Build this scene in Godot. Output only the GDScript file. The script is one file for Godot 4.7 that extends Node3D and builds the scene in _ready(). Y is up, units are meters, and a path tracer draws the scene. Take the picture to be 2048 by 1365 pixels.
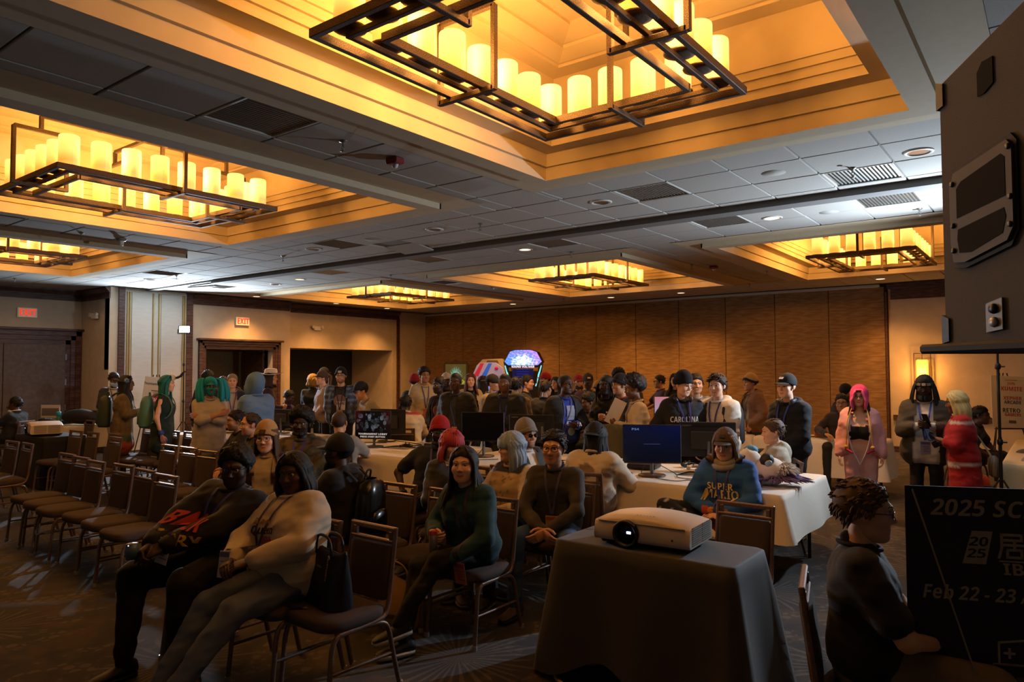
extends Node3D
const CEIL := 3.53
const LEFT := -16.05
const FAR := -16.9
var mats := {}
var used := {}
var rng := RandomNumberGenerator.new()
func _ready() -> void:
	rng.seed = 7
	setup_camera_and_light()
	build_room()
	build_ceiling()
	build_chandeliers()
	build_ceiling_fittings()
	build_furniture()
	build_people()
func setup_camera_and_light() -> void:
	var cam := Camera3D.new()
	cam.name = "camera"
	cam.fov = rad_to_deg(2.0 * atan(682.5 / 1442.0))
	cam.position = Vector3(0, 1.75, 0)
	cam.basis = Basis(Vector3.UP, deg_to_rad(37.2)) * Basis(Vector3.RIGHT, deg_to_rad(2.25)) * Basis(Vector3.BACK, deg_to_rad(-0.18))
	cam.near = 0.05
	cam.far = 80.0
	cam.current = true
	add_child(cam)
	var we := WorldEnvironment.new()
	we.name = "environment"
	var e := Environment.new()
	e.background_mode = Environment.BG_COLOR
	e.background_color = Color(0.0, 0.0, 0.0)
	e.tonemap_mode = Environment.TONE_MAPPER_LINEAR
	e.tonemap_exposure = 1.3
	e.sdfgi_enabled = true
	e.ssao_enabled = true
	e.ssil_enabled = true
	we.environment = e
	add_child(we)
	flood(Vector3(-15.45, 2.66, -8.33), Vector3(0.80, 0.30, 0.42), 30.0)
	flood(Vector3(-0.50, 2.40, -8.70), Vector3(-0.42, 0.40, 0.60), 11.0)
func flood(at: Vector3, towards: Vector3, energy: float) -> void:
	var s := SpotLight3D.new()
	s.name = "flood_beam"
	s.light_color = Color(0.86, 0.93, 1.0)
	s.light_energy = energy
	s.spot_range = 40.0
	s.spot_attenuation = 2.0
	s.spot_angle = 84.0
	s.spot_angle_attenuation = 0.6
	s.light_size = 0.05
	s.shadow_enabled = true
	add_child(s, true)
	s.look_at_from_position(at, at + towards.normalized(), Vector3.UP)
func col(h: String) -> Color:
	return Color.html(h)
func mat(h: String, rough := 0.8, metal := 0.0, extra := {}) -> StandardMaterial3D:
	var key := h + str(rough) + str(metal) + str(extra)
	if mats.has(key):
		return mats[key]
	var m := StandardMaterial3D.new()
	m.albedo_color = col(h)
	m.roughness = rough
	m.metallic = metal
	for k in extra:
		m.set(k, extra[k])
	mats[key] = m
	return m
func glow(h: String, energy: float) -> StandardMaterial3D:
	var key := "glow" + h + str(energy)
	if not mats.has(key):
		var m := StandardMaterial3D.new()
		m.albedo_color = col(h)
		m.emission_enabled = true
		m.emission = col(h)
		m.emission_energy_multiplier = energy
		mats[key] = m
	return mats[key]
func noise_tex(freq: float, c0: Color, c1: Color, size := 256, oct := 4, sd := 1) -> NoiseTexture2D:
	var n := FastNoiseLite.new()
	n.seed = sd
	n.frequency = freq
	n.fractal_octaves = oct
	var t := NoiseTexture2D.new()
	t.width = size
	t.height = size
	t.seamless = true
	t.noise = n
	var g := Gradient.new()
	g.set_color(0, c0)
	g.set_color(1, c1)
	t.color_ramp = g
	return t
func grain(h: String, spread: float, freq: float, scale: Vector3, rough := 0.8, extra := {}) -> StandardMaterial3D:
	var key := "grain" + h + str(spread) + str(freq) + str(scale) + str(rough) + str(extra)
	if mats.has(key):
		return mats[key]
	var m := StandardMaterial3D.new()
	m.albedo_texture = noise_tex(freq, col(h).darkened(spread), col(h).lightened(spread))
	m.uv1_triplanar = true
	m.uv1_world_triplanar = true
	m.uv1_scale = scale
	m.roughness = rough
	for k in extra:
		m.set(k, extra[k])
	mats[key] = m
	return m
func sbegin() -> SurfaceTool:
	var st := SurfaceTool.new()
	st.begin(Mesh.PRIMITIVE_TRIANGLES)
	return st
func numbered(s: String) -> String:
	var n: int = used.get(s, 0)
	used[s] = n + 1
	return s if n == 0 else "%s_%03d" % [s, n]
func tag(o: Node, label: String, category: String, group := "") -> Node:
	if label: o.set_meta("label", label)
	if category: o.set_meta("category", category)
	if group: o.set_meta("group", group)
	return o
func thing(called: String, label: String, category: String, at := Vector3.ZERO, turn := 0.0, group := "") -> Node3D:
	var o := Node3D.new()
	o.name = numbered(called)
	add_child(o)
	o.position = at
	o.rotation.y = turn
	tag(o, label, category, group)
	return o
func finish(st: SurfaceTool) -> ArrayMesh:
	st.generate_normals()
	return st.commit()
func obj(called: String, shape, m: Material, parent: Node = null) -> MeshInstance3D:
	var mi := MeshInstance3D.new()
	var me: Mesh = finish(shape) if shape is SurfaceTool else shape
	mi.mesh = me
	mi.material_override = m
	mi.cast_shadow = GeometryInstance3D.SHADOW_CASTING_SETTING_ON
	if parent == null:
		mi.name = numbered(called)
		add_child(mi)
	else:
		mi.name = called
		parent.add_child(mi, true)
	return mi
func struct(called: String, shape, m: Material) -> MeshInstance3D:
	var o := obj(called, shape, m)
	o.set_meta("kind", "structure")
	return o
func clone(src: Node3D, at: Vector3, turn: float, label: String) -> Node3D:
	var r: Node3D = src.duplicate()
	var b := String(src.name)
	var rx := RegEx.create_from_string("_[0-9]{3}$")
	r.name = numbered(rx.sub(b, ""))
	add_child(r)
	r.position = at
	r.rotation.y = turn
	if label: r.set_meta("label", label)
	return r
func quad(st: SurfaceTool, a: Vector3, b: Vector3, c: Vector3, d: Vector3, uv := false) -> void:
	var u := [Vector2(0, 1), Vector2(0, 0), Vector2(1, 0), Vector2(1, 1)]
	var p := [a, b, c, d]
	for i in [0, 1, 2, 0, 2, 3]:
		if uv: st.set_uv(u[i])
		st.add_vertex(p[i])
func bx(st: SurfaceTool, c: Vector3, s: Vector3, xf := Transform3D(), bev := 0.0) -> void:
	st.set_smooth_group(-1)
	var h := s * 0.5
	if bev <= 0.0:
		for ax in 3:
			for sg in [-1.0, 1.0]:
				var n := Vector3.ZERO; n[ax] = sg
				var u := Vector3.ZERO; u[(ax + 1) % 3] = 1.0
				var v := n.cross(u)
				var o := c + n * h
				var hu := u * h
				var hv := v * h
				quad(st, xf * (o - hu - hv), xf * (o - hu + hv), xf * (o + hu + hv), xf * (o + hu - hv))
		return
	var g := func(x: float, y: float, z: float, k: int) -> Vector3:
		var q := Vector3(x * h.x, y * h.y, z * h.z)
		for i in 3:
			if i != k: q[i] -= signf(q[i]) * bev
		return xf * (c + q)
	for ax in 3:
		var a1 := (ax + 1) % 3
		var a2 := (ax + 2) % 3
		for sg in [-1.0, 1.0]:
			var pts := []
			for q in [[-1, -1], [-1, 1], [1, 1], [1, -1]]:
				var e := [0.0, 0.0, 0.0]
				e[ax] = sg
				e[a1] = q[0] * 1.0
				e[a2] = q[1] * 1.0 * sg
				pts.append(g.call(e[0], e[1], e[2], ax))
			quad(st, pts[0], pts[1], pts[2], pts[3])
		for s1 in [-1.0, 1.0]:
			for s2 in [-1.0, 1.0]:
				var e1 := [0.0, 0.0, 0.0]
				e1[a1] = s1
				e1[a2] = s2
				e1[ax] = -1.0
				var p0: Vector3 = g.call(e1[0], e1[1], e1[2], a1)
				var p1: Vector3 = g.call(e1[0], e1[1], e1[2], a2)
				e1[ax] = 1.0
				var p2: Vector3 = g.call(e1[0], e1[1], e1[2], a2)
				var p3: Vector3 = g.call(e1[0], e1[1], e1[2], a1)
				if s1 * s2 > 0: quad(st, p0, p3, p2, p1)
				else: quad(st, p0, p1, p2, p3)
	for x in [-1.0, 1.0]:
		for y in [-1.0, 1.0]:
			for z in [-1.0, 1.0]:
				var t0: Vector3 = g.call(x, y, z, 0)
				var t1: Vector3 = g.call(x, y, z, 1)
				var t2: Vector3 = g.call(x, y, z, 2)
				if x * y * z > 0:
					for q in [t0, t2, t1]: st.add_vertex(q)
				else:
					for q in [t0, t1, t2]: st.add_vertex(q)
func box(c: Vector3, s: Vector3, bev := 0.0) -> SurfaceTool:
	var st := sbegin()
	bx(st, c, s, Transform3D(), bev)
	return st
func bar(st: SurfaceTool, a: Vector3, b: Vector3, w: float, h: float, bev := 0.0) -> void:
	var d := b - a
	var up := Vector3.UP if absf(d.normalized().y) < 0.95 else Vector3.RIGHT
	var bs := Basis.looking_at(d, up)
	bx(st, Vector3.ZERO, Vector3(w, h, d.length()), Transform3D(bs, (a + b) * 0.5), bev)
func frame_at(d: Vector3, hint := Vector3.UP) -> Basis:
	var z := d.normalized()
	var x := hint.cross(z)
	if x.length() < 0.05: x = Vector3.RIGHT.cross(z)
	if x.length() < 0.05: x = Vector3.FORWARD.cross(z)
	x = x.normalized()
	return Basis(x, z.cross(x), z)
func ring_skin(st: SurfaceTool, rings: Array, close_ends := true, loop := true) -> void:
	st.set_smooth_group(1)
	var n: int = rings[0].size()
	for i in rings.size() - 1:
		for k in (n if loop else n - 1):
			var k2 := (k + 1) % n
			quad(st, rings[i][k], rings[i + 1][k], rings[i + 1][k2], rings[i][k2])
	if close_ends:
		for e in [0, rings.size() - 1]:
			var c := Vector3.ZERO
			for p in rings[e]: c += p
			c /= n
			st.set_smooth_group(2 + e)
			for k in n:
				var k2 := (k + 1) % n
				if e == 0:
					st.add_vertex(c); st.add_vertex(rings[e][k]); st.add_vertex(rings[e][k2])
				else:
					st.add_vertex(c); st.add_vertex(rings[e][k2]); st.add_vertex(rings[e][k])
func tube(st: SurfaceTool, pts: Array, r, n := 8, flat := 1.0, hint := Vector3.UP) -> void:
	var rings := []
	for i in pts.size():
		var d: Vector3 = pts[mini(i + 1, pts.size() - 1)] - pts[maxi(i - 1, 0)]
		var b := frame_at(d, hint)
		var rad: float = r[i] if r is Array else r
		var ring := []
		for k in n:
			var a := TAU * k / n
			ring.append(pts[i] + b.x * cos(a) * rad + b.y * sin(a) * rad * flat)
		rings.append(ring)
	ring_skin(st, rings)
func lathe(st: SurfaceTool, prof: Array, n := 16, xf := Transform3D()) -> void:
	var rings := []
	for p in prof:
		var ring := []
		for k in n:
			var a := -TAU * k / n
			ring.append(xf * Vector3(cos(a) * maxf(p.x, 0.0004), p.y, sin(a) * maxf(p.x, 0.0004)))
		rings.append(ring)
	ring_skin(st, rings)
func smooth_path(pts: Array, n := 6) -> Array:
	var out := []
	for i in pts.size() - 1:
		var p0: Vector3 = pts[maxi(i - 1, 0)]
		var p3: Vector3 = pts[mini(i + 2, pts.size() - 1)]
		for k in n:
			out.append(pts[i].cubic_interpolate(pts[i + 1], p0, p3, float(k) / n))
	out.append(pts[-1])
	return out
func prism(st: SurfaceTool, outline: Array, d0: float, d1: float, xf := Transform3D()) -> void:
	var poly := PackedVector2Array(outline)
	if not Geometry2D.is_polygon_clockwise(poly): poly.reverse()
	var tri := Geometry2D.triangulate_polygon(poly)
	st.set_smooth_group(-1)
	for i in range(0, tri.size(), 3):
		var q := [poly[tri[i]], poly[tri[i + 1]], poly[tri[i + 2]]]
		if (q[1] - q[0]).cross(q[2] - q[0]) > 0: q.reverse()
		for p in q: st.add_vertex(xf * Vector3(p.x, p.y, maxf(d0, d1)))
		q.reverse()
		for p in q: st.add_vertex(xf * Vector3(p.x, p.y, minf(d0, d1)))
	var lo := minf(d0, d1)
	var hi := maxf(d0, d1)
	for i in poly.size():
		var a := poly[i]
		var b := poly[(i + 1) % poly.size()]
		quad(st, xf * Vector3(a.x, a.y, hi), xf * Vector3(a.x, a.y, lo), xf * Vector3(b.x, b.y, lo), xf * Vector3(b.x, b.y, hi))
func letters(s: String, size: float, depth := 0.004, serif := false, bold := true) -> ArrayMesh:
	var key := "txt" + s + str(size) + str(depth) + str(serif) + str(bold)
	if mats.has(key):
		return mats[key]
	var f := SystemFont.new()
	f.font_names = PackedStringArray(["Droid Serif" if serif else "Droid Sans"])
	f.font_weight = 700 if bold else 400
	var t := TextMesh.new()
	t.font = f
	t.text = s
	t.font_size = 48
	t.pixel_size = size / 34.5
	t.depth = depth
	t.curve_step = 2.0
	var am := ArrayMesh.new()
	am.add_surface_from_arrays(Mesh.PRIMITIVE_TRIANGLES, t.get_mesh_arrays())
	mats[key] = am
	return am
func write(called: String, s: String, size: float, m: Material, parent: Node, xf: Transform3D, depth := 0.003, stretch := 1.0, skew := 0.0) -> MeshInstance3D:
	var src := letters(s, size, depth)
	var arr := src.surface_get_arrays(0)
	var v: PackedVector3Array = arr[Mesh.ARRAY_VERTEX]
	for i in v.size():
		v[i] = xf * Vector3(v[i].x * stretch + v[i].y * skew, v[i].y, v[i].z)
	var st := sbegin()
	st.set_smooth_group(-1)
	var idx: PackedInt32Array = arr[Mesh.ARRAY_INDEX]
	for i in idx: st.add_vertex(v[i])
	return obj(called, st, m, parent)
func carpet() -> ImageTexture:
	var n := 1024
	var side := 4.0
	var nz := FastNoiseLite.new(); nz.seed = 3; nz.frequency = 0.9; nz.fractal_octaves = 3
	var st := FastNoiseLite.new(); st.seed = 9; st.frequency = 1.2; st.fractal_octaves = 4
	var c_dark := col("1d1917").srgb_to_linear()
	var c_mid := col("2e2823").srgb_to_linear()
	var c_gold := col("4a3a22").srgb_to_linear()
	var c_pale := col("5f574c").srgb_to_linear()
	var r := RandomNumberGenerator.new(); r.seed = 21
	var bursts := []
	for i in 3:
		for j in 3:
			bursts.append(Vector3((i + r.randf_range(0.2, 0.8)) * side / 3, (j + r.randf_range(0.2, 0.8)) * side / 3, r.randf_range(0.42, 0.62)))
	var data := PackedByteArray(); data.resize(n * n * 3)
	var at := 0
	for y in n:
		var py := y * side / n
		for x in n:
			var px := x * side / n
			var ang := TAU * x / n
			var a2 := TAU * y / n
			var q := Vector3(cos(ang) + 0.6 * cos(a2), sin(ang) + 0.6 * sin(a2), 1.3 * cos(a2) - sin(a2)) 
			var t := nz.get_noise_3dv(q * 1.4)
			var s := st.get_noise_3d(q.x * 3.0, q.y * 3.0, q.z * 0.8)
			var c := c_dark.lerp(c_mid, clampf(0.5 + s * 1.6, 0.0, 1.0))
			c = c.lerp(c_gold, clampf(t * 1.9 - 0.15, 0.0, 0.55))
			var hy := py / 0.075
			var row := floori(hy)
			var hx := px / 0.088 + (0.5 if row % 2 else 0.0)
			var fx := hx - floorf(hx) - 0.5
			var fy := hy - row - 0.5
			var hexd := maxf(absf(fx) * 1.05 + absf(fy) * 0.5, absf(fy))
			if s > 0.16 and hexd < 0.42:
				c = c.lerp(c_pale, clampf((s - 0.16) * 7.0, 0.0, 0.62))
			for b in bursts:
				var dx: float = fposmod(px - b.x + side * 0.5, side) - side * 0.5
				var dy: float = fposmod(py - b.y + side * 0.5, side) - side * 0.5
				var d2 := dx * dx + dy * dy
				if d2 < b.z * b.z:
					var d := sqrt(d2)
					var a := atan2(dy, dx)
					var ray := cos(a * 34.0 + 2.0 * sin(a * 5.0))
					if ray > 0.35 and d < b.z * (0.82 + 0.18 * sin(a * 17.0)):
						c = c.lerp(c_pale, 0.55)
					elif d < b.z * 0.9:
						c = c.lerp(c_dark, 0.6)
			c = c * (0.88 + 0.24 * r.randf())
			c = c.linear_to_srgb()
			data[at] = int(clampf(c.r, 0, 1) * 255)
			data[at + 1] = int(clampf(c.g, 0, 1) * 255)
			data[at + 2] = int(clampf(c.b, 0, 1) * 255)
			at += 3
	return ImageTexture.create_from_image(Image.create_from_data(n, n, false, Image.FORMAT_RGB8, data))
func build_room() -> void:
	var cm := StandardMaterial3D.new()
	cm.albedo_texture = carpet()
	cm.uv1_triplanar = true
	cm.uv1_world_triplanar = true
	cm.uv1_scale = Vector3.ONE / 4.0
	cm.roughness = 0.95
	cm.rim_enabled = true
	cm.rim = 0.2
	struct("floor", box(Vector3(-6, -0.1, -6), Vector3(24, 0.2, 24)), cm)
	var cream := grain("c3b29a", 0.05, 0.02, Vector3.ONE * 0.6, 0.85)
	var cloth := grain("8a6437", 0.16, 0.03, Vector3(0.35, 2.6, 0.35), 0.9)
	var wood := grain("3d1c14", 0.22, 0.02, Vector3(0.6, 4.0, 0.6), 0.45)
	var dark := grain("5a4f4d", 0.08, 0.03, Vector3.ONE, 0.7)
	var w := sbegin()
	bx(w, Vector3(-10, 1.77, FAR - 0.17), Vector3(15, 3.54, 0.2))
	struct("wall_far", w, mat("5d3f20", 0.9))
	var fw: Node3D = get_node("wall_far")
	var seams := [-16.6, -15.93, -14.74, -13.54, -12.33, -11.17, -9.97, -8.78, -7.58, -6.38, -5.21, -4.04, -2.92]
	for i in seams.size() - 1:
		var a: float = seams[i] + 0.006
		var b: float = seams[i + 1] - 0.006
		obj("panel", box(Vector3((a + b) / 2, 1.76, FAR - 0.035), Vector3(b - a, 3.44, 0.07), 0.006), cloth, fw)
	obj("track", box(Vector3(-9.8, 3.5, FAR + 0.02), Vector3(13.6, 0.06, 0.12), 0.01), mat("b9b0a2", 0.6), fw)
	var w2 := sbegin()
	bx(w2, Vector3(1.1, 1.77, FAR - 0.1), Vector3(7.9, 3.54, 0.2))
	struct("wall_back", w2, cream)
	struct("wall_right", box(Vector3(5.1, 1.77, -6), Vector3(0.2, 3.54, 24)), cream)
	struct("wall_front", box(Vector3(-6, 1.77, 5.9), Vector3(24, 3.54, 0.2)), cream)
	struct("wall_left", box(Vector3(-17.5, 1.77, -0.5), Vector3(0.2, 3.54, 13.0)), cream)
	struct("wall_return", box(Vector3(-16.75, 1.77, -7.09), Vector3(1.42, 3.54, 0.18)), cream)
	var wl := sbegin()
	bx(wl, Vector3(LEFT - 0.1, 1.77, -8.09), Vector3(0.2, 3.54, 2.18))
	bx(wl, Vector3(LEFT - 0.1, 1.77, -11.26), Vector3(0.2, 3.54, 0.52))
	bx(wl, Vector3(LEFT - 0.1, 2.9, -10.09), Vector3(0.2, 1.28, 1.82))
	struct("wall_door_bay", wl, cream)
	var wa := sbegin()
	bx(wa, Vector3(-16.45, 1.77, -11.56), Vector3(0.2, 3.54, 0.1))
	bx(wa, Vector3(-16.45, 1.77, -16.2), Vector3(0.2, 3.54, 1.5))
	bx(wa, Vector3(-16.45, 2.94, -13.53), Vector3(0.2, 1.2, 3.84))
	bx(wa, Vector3(-16.2, 1.77, -11.5), Vector3(0.3, 3.54, 0.05))
	struct("wall_alcove_bay", wa, cream)
	var al := sbegin()
	bx(al, Vector3(-17.4, 1.2, -11.53), Vector3(1.8, 2.4, 0.1))
	bx(al, Vector3(-17.4, 1.2, -15.52), Vector3(1.8, 2.4, 0.1))
	bx(al, Vector3(-17.4, 2.42, -13.5), Vector3(1.9, 0.12, 4.1))
	struct("wall_alcove_sides", al, cream)
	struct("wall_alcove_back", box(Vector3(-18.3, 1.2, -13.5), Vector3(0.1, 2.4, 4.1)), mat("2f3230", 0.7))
	var cor := sbegin()
	bx(cor, Vector3(-17.9, 1.77, -10.1), Vector3(0.1, 3.54, 3.4))
	bx(cor, Vector3(-17.0, 1.77, -11.45), Vector3(1.8, 3.54, 0.1))
	bx(cor, Vector3(-17.0, 1.77, -8.6), Vector3(1.8, 3.54, 0.1))
	bx(cor, Vector3(-17.0, 2.75, -10.0), Vector3(1.8, 0.1, 2.9))
	struct("wall_vestibule", cor, grain("8d7448", 0.06, 0.03, Vector3.ONE, 0.85))
	var crown := func(a: Vector3, b: Vector3, out: Vector3) -> SurfaceTool:
		var st := sbegin()
		var prof := [Vector2(0, 0.24), Vector2(0, 0.0), Vector2(0.02, 0.0), Vector2(0.03, 0.05), Vector2(0.025, 0.13), Vector2(0.06, 0.17), Vector2(0.1, 0.21), Vector2(0.1, 0.24)]
		var d := (b - a)
		var bs := Basis(out, Vector3.UP, out.cross(Vector3.UP))
		var s := 1.0 if bs.z.dot(d) > 0 else -1.0
		prism(st, prof, 0.0, d.length() * s, Transform3D(bs, Vector3(a.x, CEIL - 0.24, a.z)))
		return st
	struct("trim_1", crown.call(Vector3(-17.4, 0, 5.8), Vector3(-17.4, 0, -7.0), Vector3.RIGHT), wood)
	struct("trim_2", crown.call(Vector3(-17.4, 0, -7.0), Vector3(-16.0, 0, -7.0), Vector3.BACK), wood)
	struct("trim_3", crown.call(Vector3(LEFT, 0, -8.84), Vector3(LEFT, 0, -11.5), Vector3.RIGHT), wood)
	struct("trim_4", crown.call(Vector3(-16.35, 0, -11.5), Vector3(-16.35, 0, -15.72), Vector3.RIGHT), wood)
	var big := sbegin()
	bx(big, Vector3(-0.6, 3.36, FAR + 0.03), Vector3(4.4, 0.34, 0.06))
	bx(big, Vector3(-0.6, 3.47, FAR + 0.08), Vector3(4.5, 0.12, 0.1))
	struct("trim_5", big, wood)
	var up := sbegin()
	bx(up, Vector3(LEFT + 0.02, 1.77, -7.24), Vector3(0.06, 3.54, 0.13))
	bx(up, Vector3(LEFT + 0.02, 1.77, -8.76), Vector3(0.06, 3.54, 0.15))
	bx(up, Vector3(-16.33, 1.68, -15.67), Vector3(0.05, 3.3, 0.1))
	bx(up, Vector3(-2.89, 1.68, FAR + 0.01), Vector3(0.04, 3.36, 0.06))
	struct("trim_6", up, wood)
	var rail := sbegin()
	bx(rail, Vector3(-16.7, 0.84, -6.98), Vector3(1.3, 0.1, 0.04))
	bx(rail, Vector3(-17.38, 0.84, -6.7), Vector3(0.04, 0.1, 0.5))
	bx(rail, Vector3(0.6, 0.72, FAR + 0.02), Vector3(6.8, 0.11, 0.04))
	struct("trim_7", rail, wood)
	var base := sbegin()
	bx(base, Vector3(-16.7, 0.08, -6.98), Vector3(1.3, 0.16, 0.03))
	bx(base, Vector3(LEFT + 0.015, 0.08, -8.0), Vector3(0.03, 0.16, 1.9))
	bx(base, Vector3(-16.335, 0.08, -16.2), Vector3(0.03, 0.16, 1.4))
	struct("baseboard_left", base, wood)
	struct("baseboard_far", box(Vector3(-6.5, 0.06, FAR + 0.012), Vector3(19, 0.12, 0.02)), wood)
	var pale := grain("c9c6be", 0.04, 0.03, Vector3(0.4, 2.0, 0.4), 0.8)
	var brass := mat("a8905a", 0.5, 0.3)
	var pd := struct("door_3", box(Vector3(LEFT + 0.012, 1.75, -8.0), Vector3(0.02, 3.5, 1.4)), pale)
	obj("panel", box(Vector3(LEFT + 0.03, 1.74, -7.67), Vector3(0.03, 3.44, 0.44), 0.004), pale, pd)
	obj("panel", box(Vector3(LEFT + 0.03, 1.74, -8.32), Vector3(0.03, 3.44, 0.46), 0.004), pale, pd)
	for z in [-7.36, -7.41, -7.915, -8.045, -8.6, -8.645]:
		obj("edge_strip", box(Vector3(LEFT + 0.035, 1.74, z), Vector3(0.04, 3.44, 0.028), 0.004), brass, pd)
	casing("door_1", Vector3(-17.4, 0, -5.5), 2.35, 2.32, 0.3, wood, dark, true)
	casing("door_2", Vector3(LEFT, 0, -10.09), 1.82, 2.27, 0.19, wood, dark, false)
func casing(called: String, at: Vector3, width: float, tall: float, band: float, wood: Material, leafm: Material, shut: bool) -> void:
	var d := struct(called, sbegin_casing(at, width, tall, band), wood)
	if shut:
		for s in [-1.0, 1.0]:
			var lf := obj("door_leaf", box(at + Vector3(0.03, tall / 2, s * width / 4), Vector3(0.05, tall, width / 2 - 0.012), 0.004), leafm, d)
			var h := sbegin()
			tube(h, [at + Vector3(0.055, 1.0, s * 0.09), at + Vector3(0.1, 1.0, s * 0.09), at + Vector3(0.1, 1.0, s * 0.2)], 0.011, 8)
			obj("door_handle", h, mat("8a7a5a", 0.35, 0.9), lf)
		var hg := sbegin()
		for y in [0.4, 0.95, 1.5, 2.05]:
			bx(hg, at + Vector3(0.06, y, -width / 2), Vector3(0.02, 0.13, 0.03))
		obj("hinge", hg, mat("8d8d8d", 0.3, 0.9), d)
	else:
		var lf := obj("door_leaf", box(at + Vector3(-0.75, tall / 2, -width / 2 + 0.06), Vector3(0.9, tall, 0.05), 0.004), wood, d)
		obj("door_closer", box(at + Vector3(-0.35, tall - 0.12, -width / 2 + 0.12), Vector3(0.3, 0.07, 0.07), 0.01), mat("3a3633", 0.4, 0.5), lf)
		obj("door_handle", box(at + Vector3(-0.8, 1.0, -width / 2 + 0.1), Vector3(0.7, 0.05, 0.04), 0.01), mat("8d8d8d", 0.3, 0.9), lf)
func sbegin_casing(at: Vector3, width: float, tall: float, band: float) -> SurfaceTool:
	var st := sbegin()
	for k in 3:
		var o := 0.03 + 0.03 * k
		var b := band * (1.0 - k * 0.32)
		var off := band * k * 0.32
		for s in [-1.0, 1.0]:
			bx(st, at + Vector3(o / 2, (tall + band) / 2, s * (width / 2 + off + b / 2)), Vector3(o, tall + band, b), Transform3D(), 0.004)
		bx(st, at + Vector3(o / 2, tall + off + b / 2, 0), Vector3(o, b, width + 2 * band), Transform3D(), 0.004)
	bx(st, at + Vector3(0.08, tall + band + 0.02, 0), Vector3(0.16, 0.05, width + 2 * band + 0.1), Transform3D(), 0.008)
	return st
var coffers := [
	[-3.67, -0.75, -5.35, -0.9], [-9.0, -5.4, -5.45, -0.9], [-14.25, -10.75, -5.55, -0.9],
	[-14.6, -10.85, -14.35, -9.95], [-9.2, -5.45, -14.4, -9.9], [-3.83, -0.05, -14.5, -9.9]]
func tray(x0: float, x1: float, z0: float, z1: float, xa: float, xb: float, za: float, zb: float, y0: float, y1: float, st: SurfaceTool) -> void:
	var p := [Vector3(x0, y0, z0), Vector3(x1, y0, z0), Vector3(x1, y0, z1), Vector3(x0, y0, z1)]
	var q := [Vector3(xa, y1, za), Vector3(xb, y1, za), Vector3(xb, y1, zb), Vector3(xa, y1, zb)]
	st.set_smooth_group(-1)
	for i in 4:
		var j := (i + 1) % 4
		quad(st, p[i], q[i], q[j], p[j])
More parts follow.
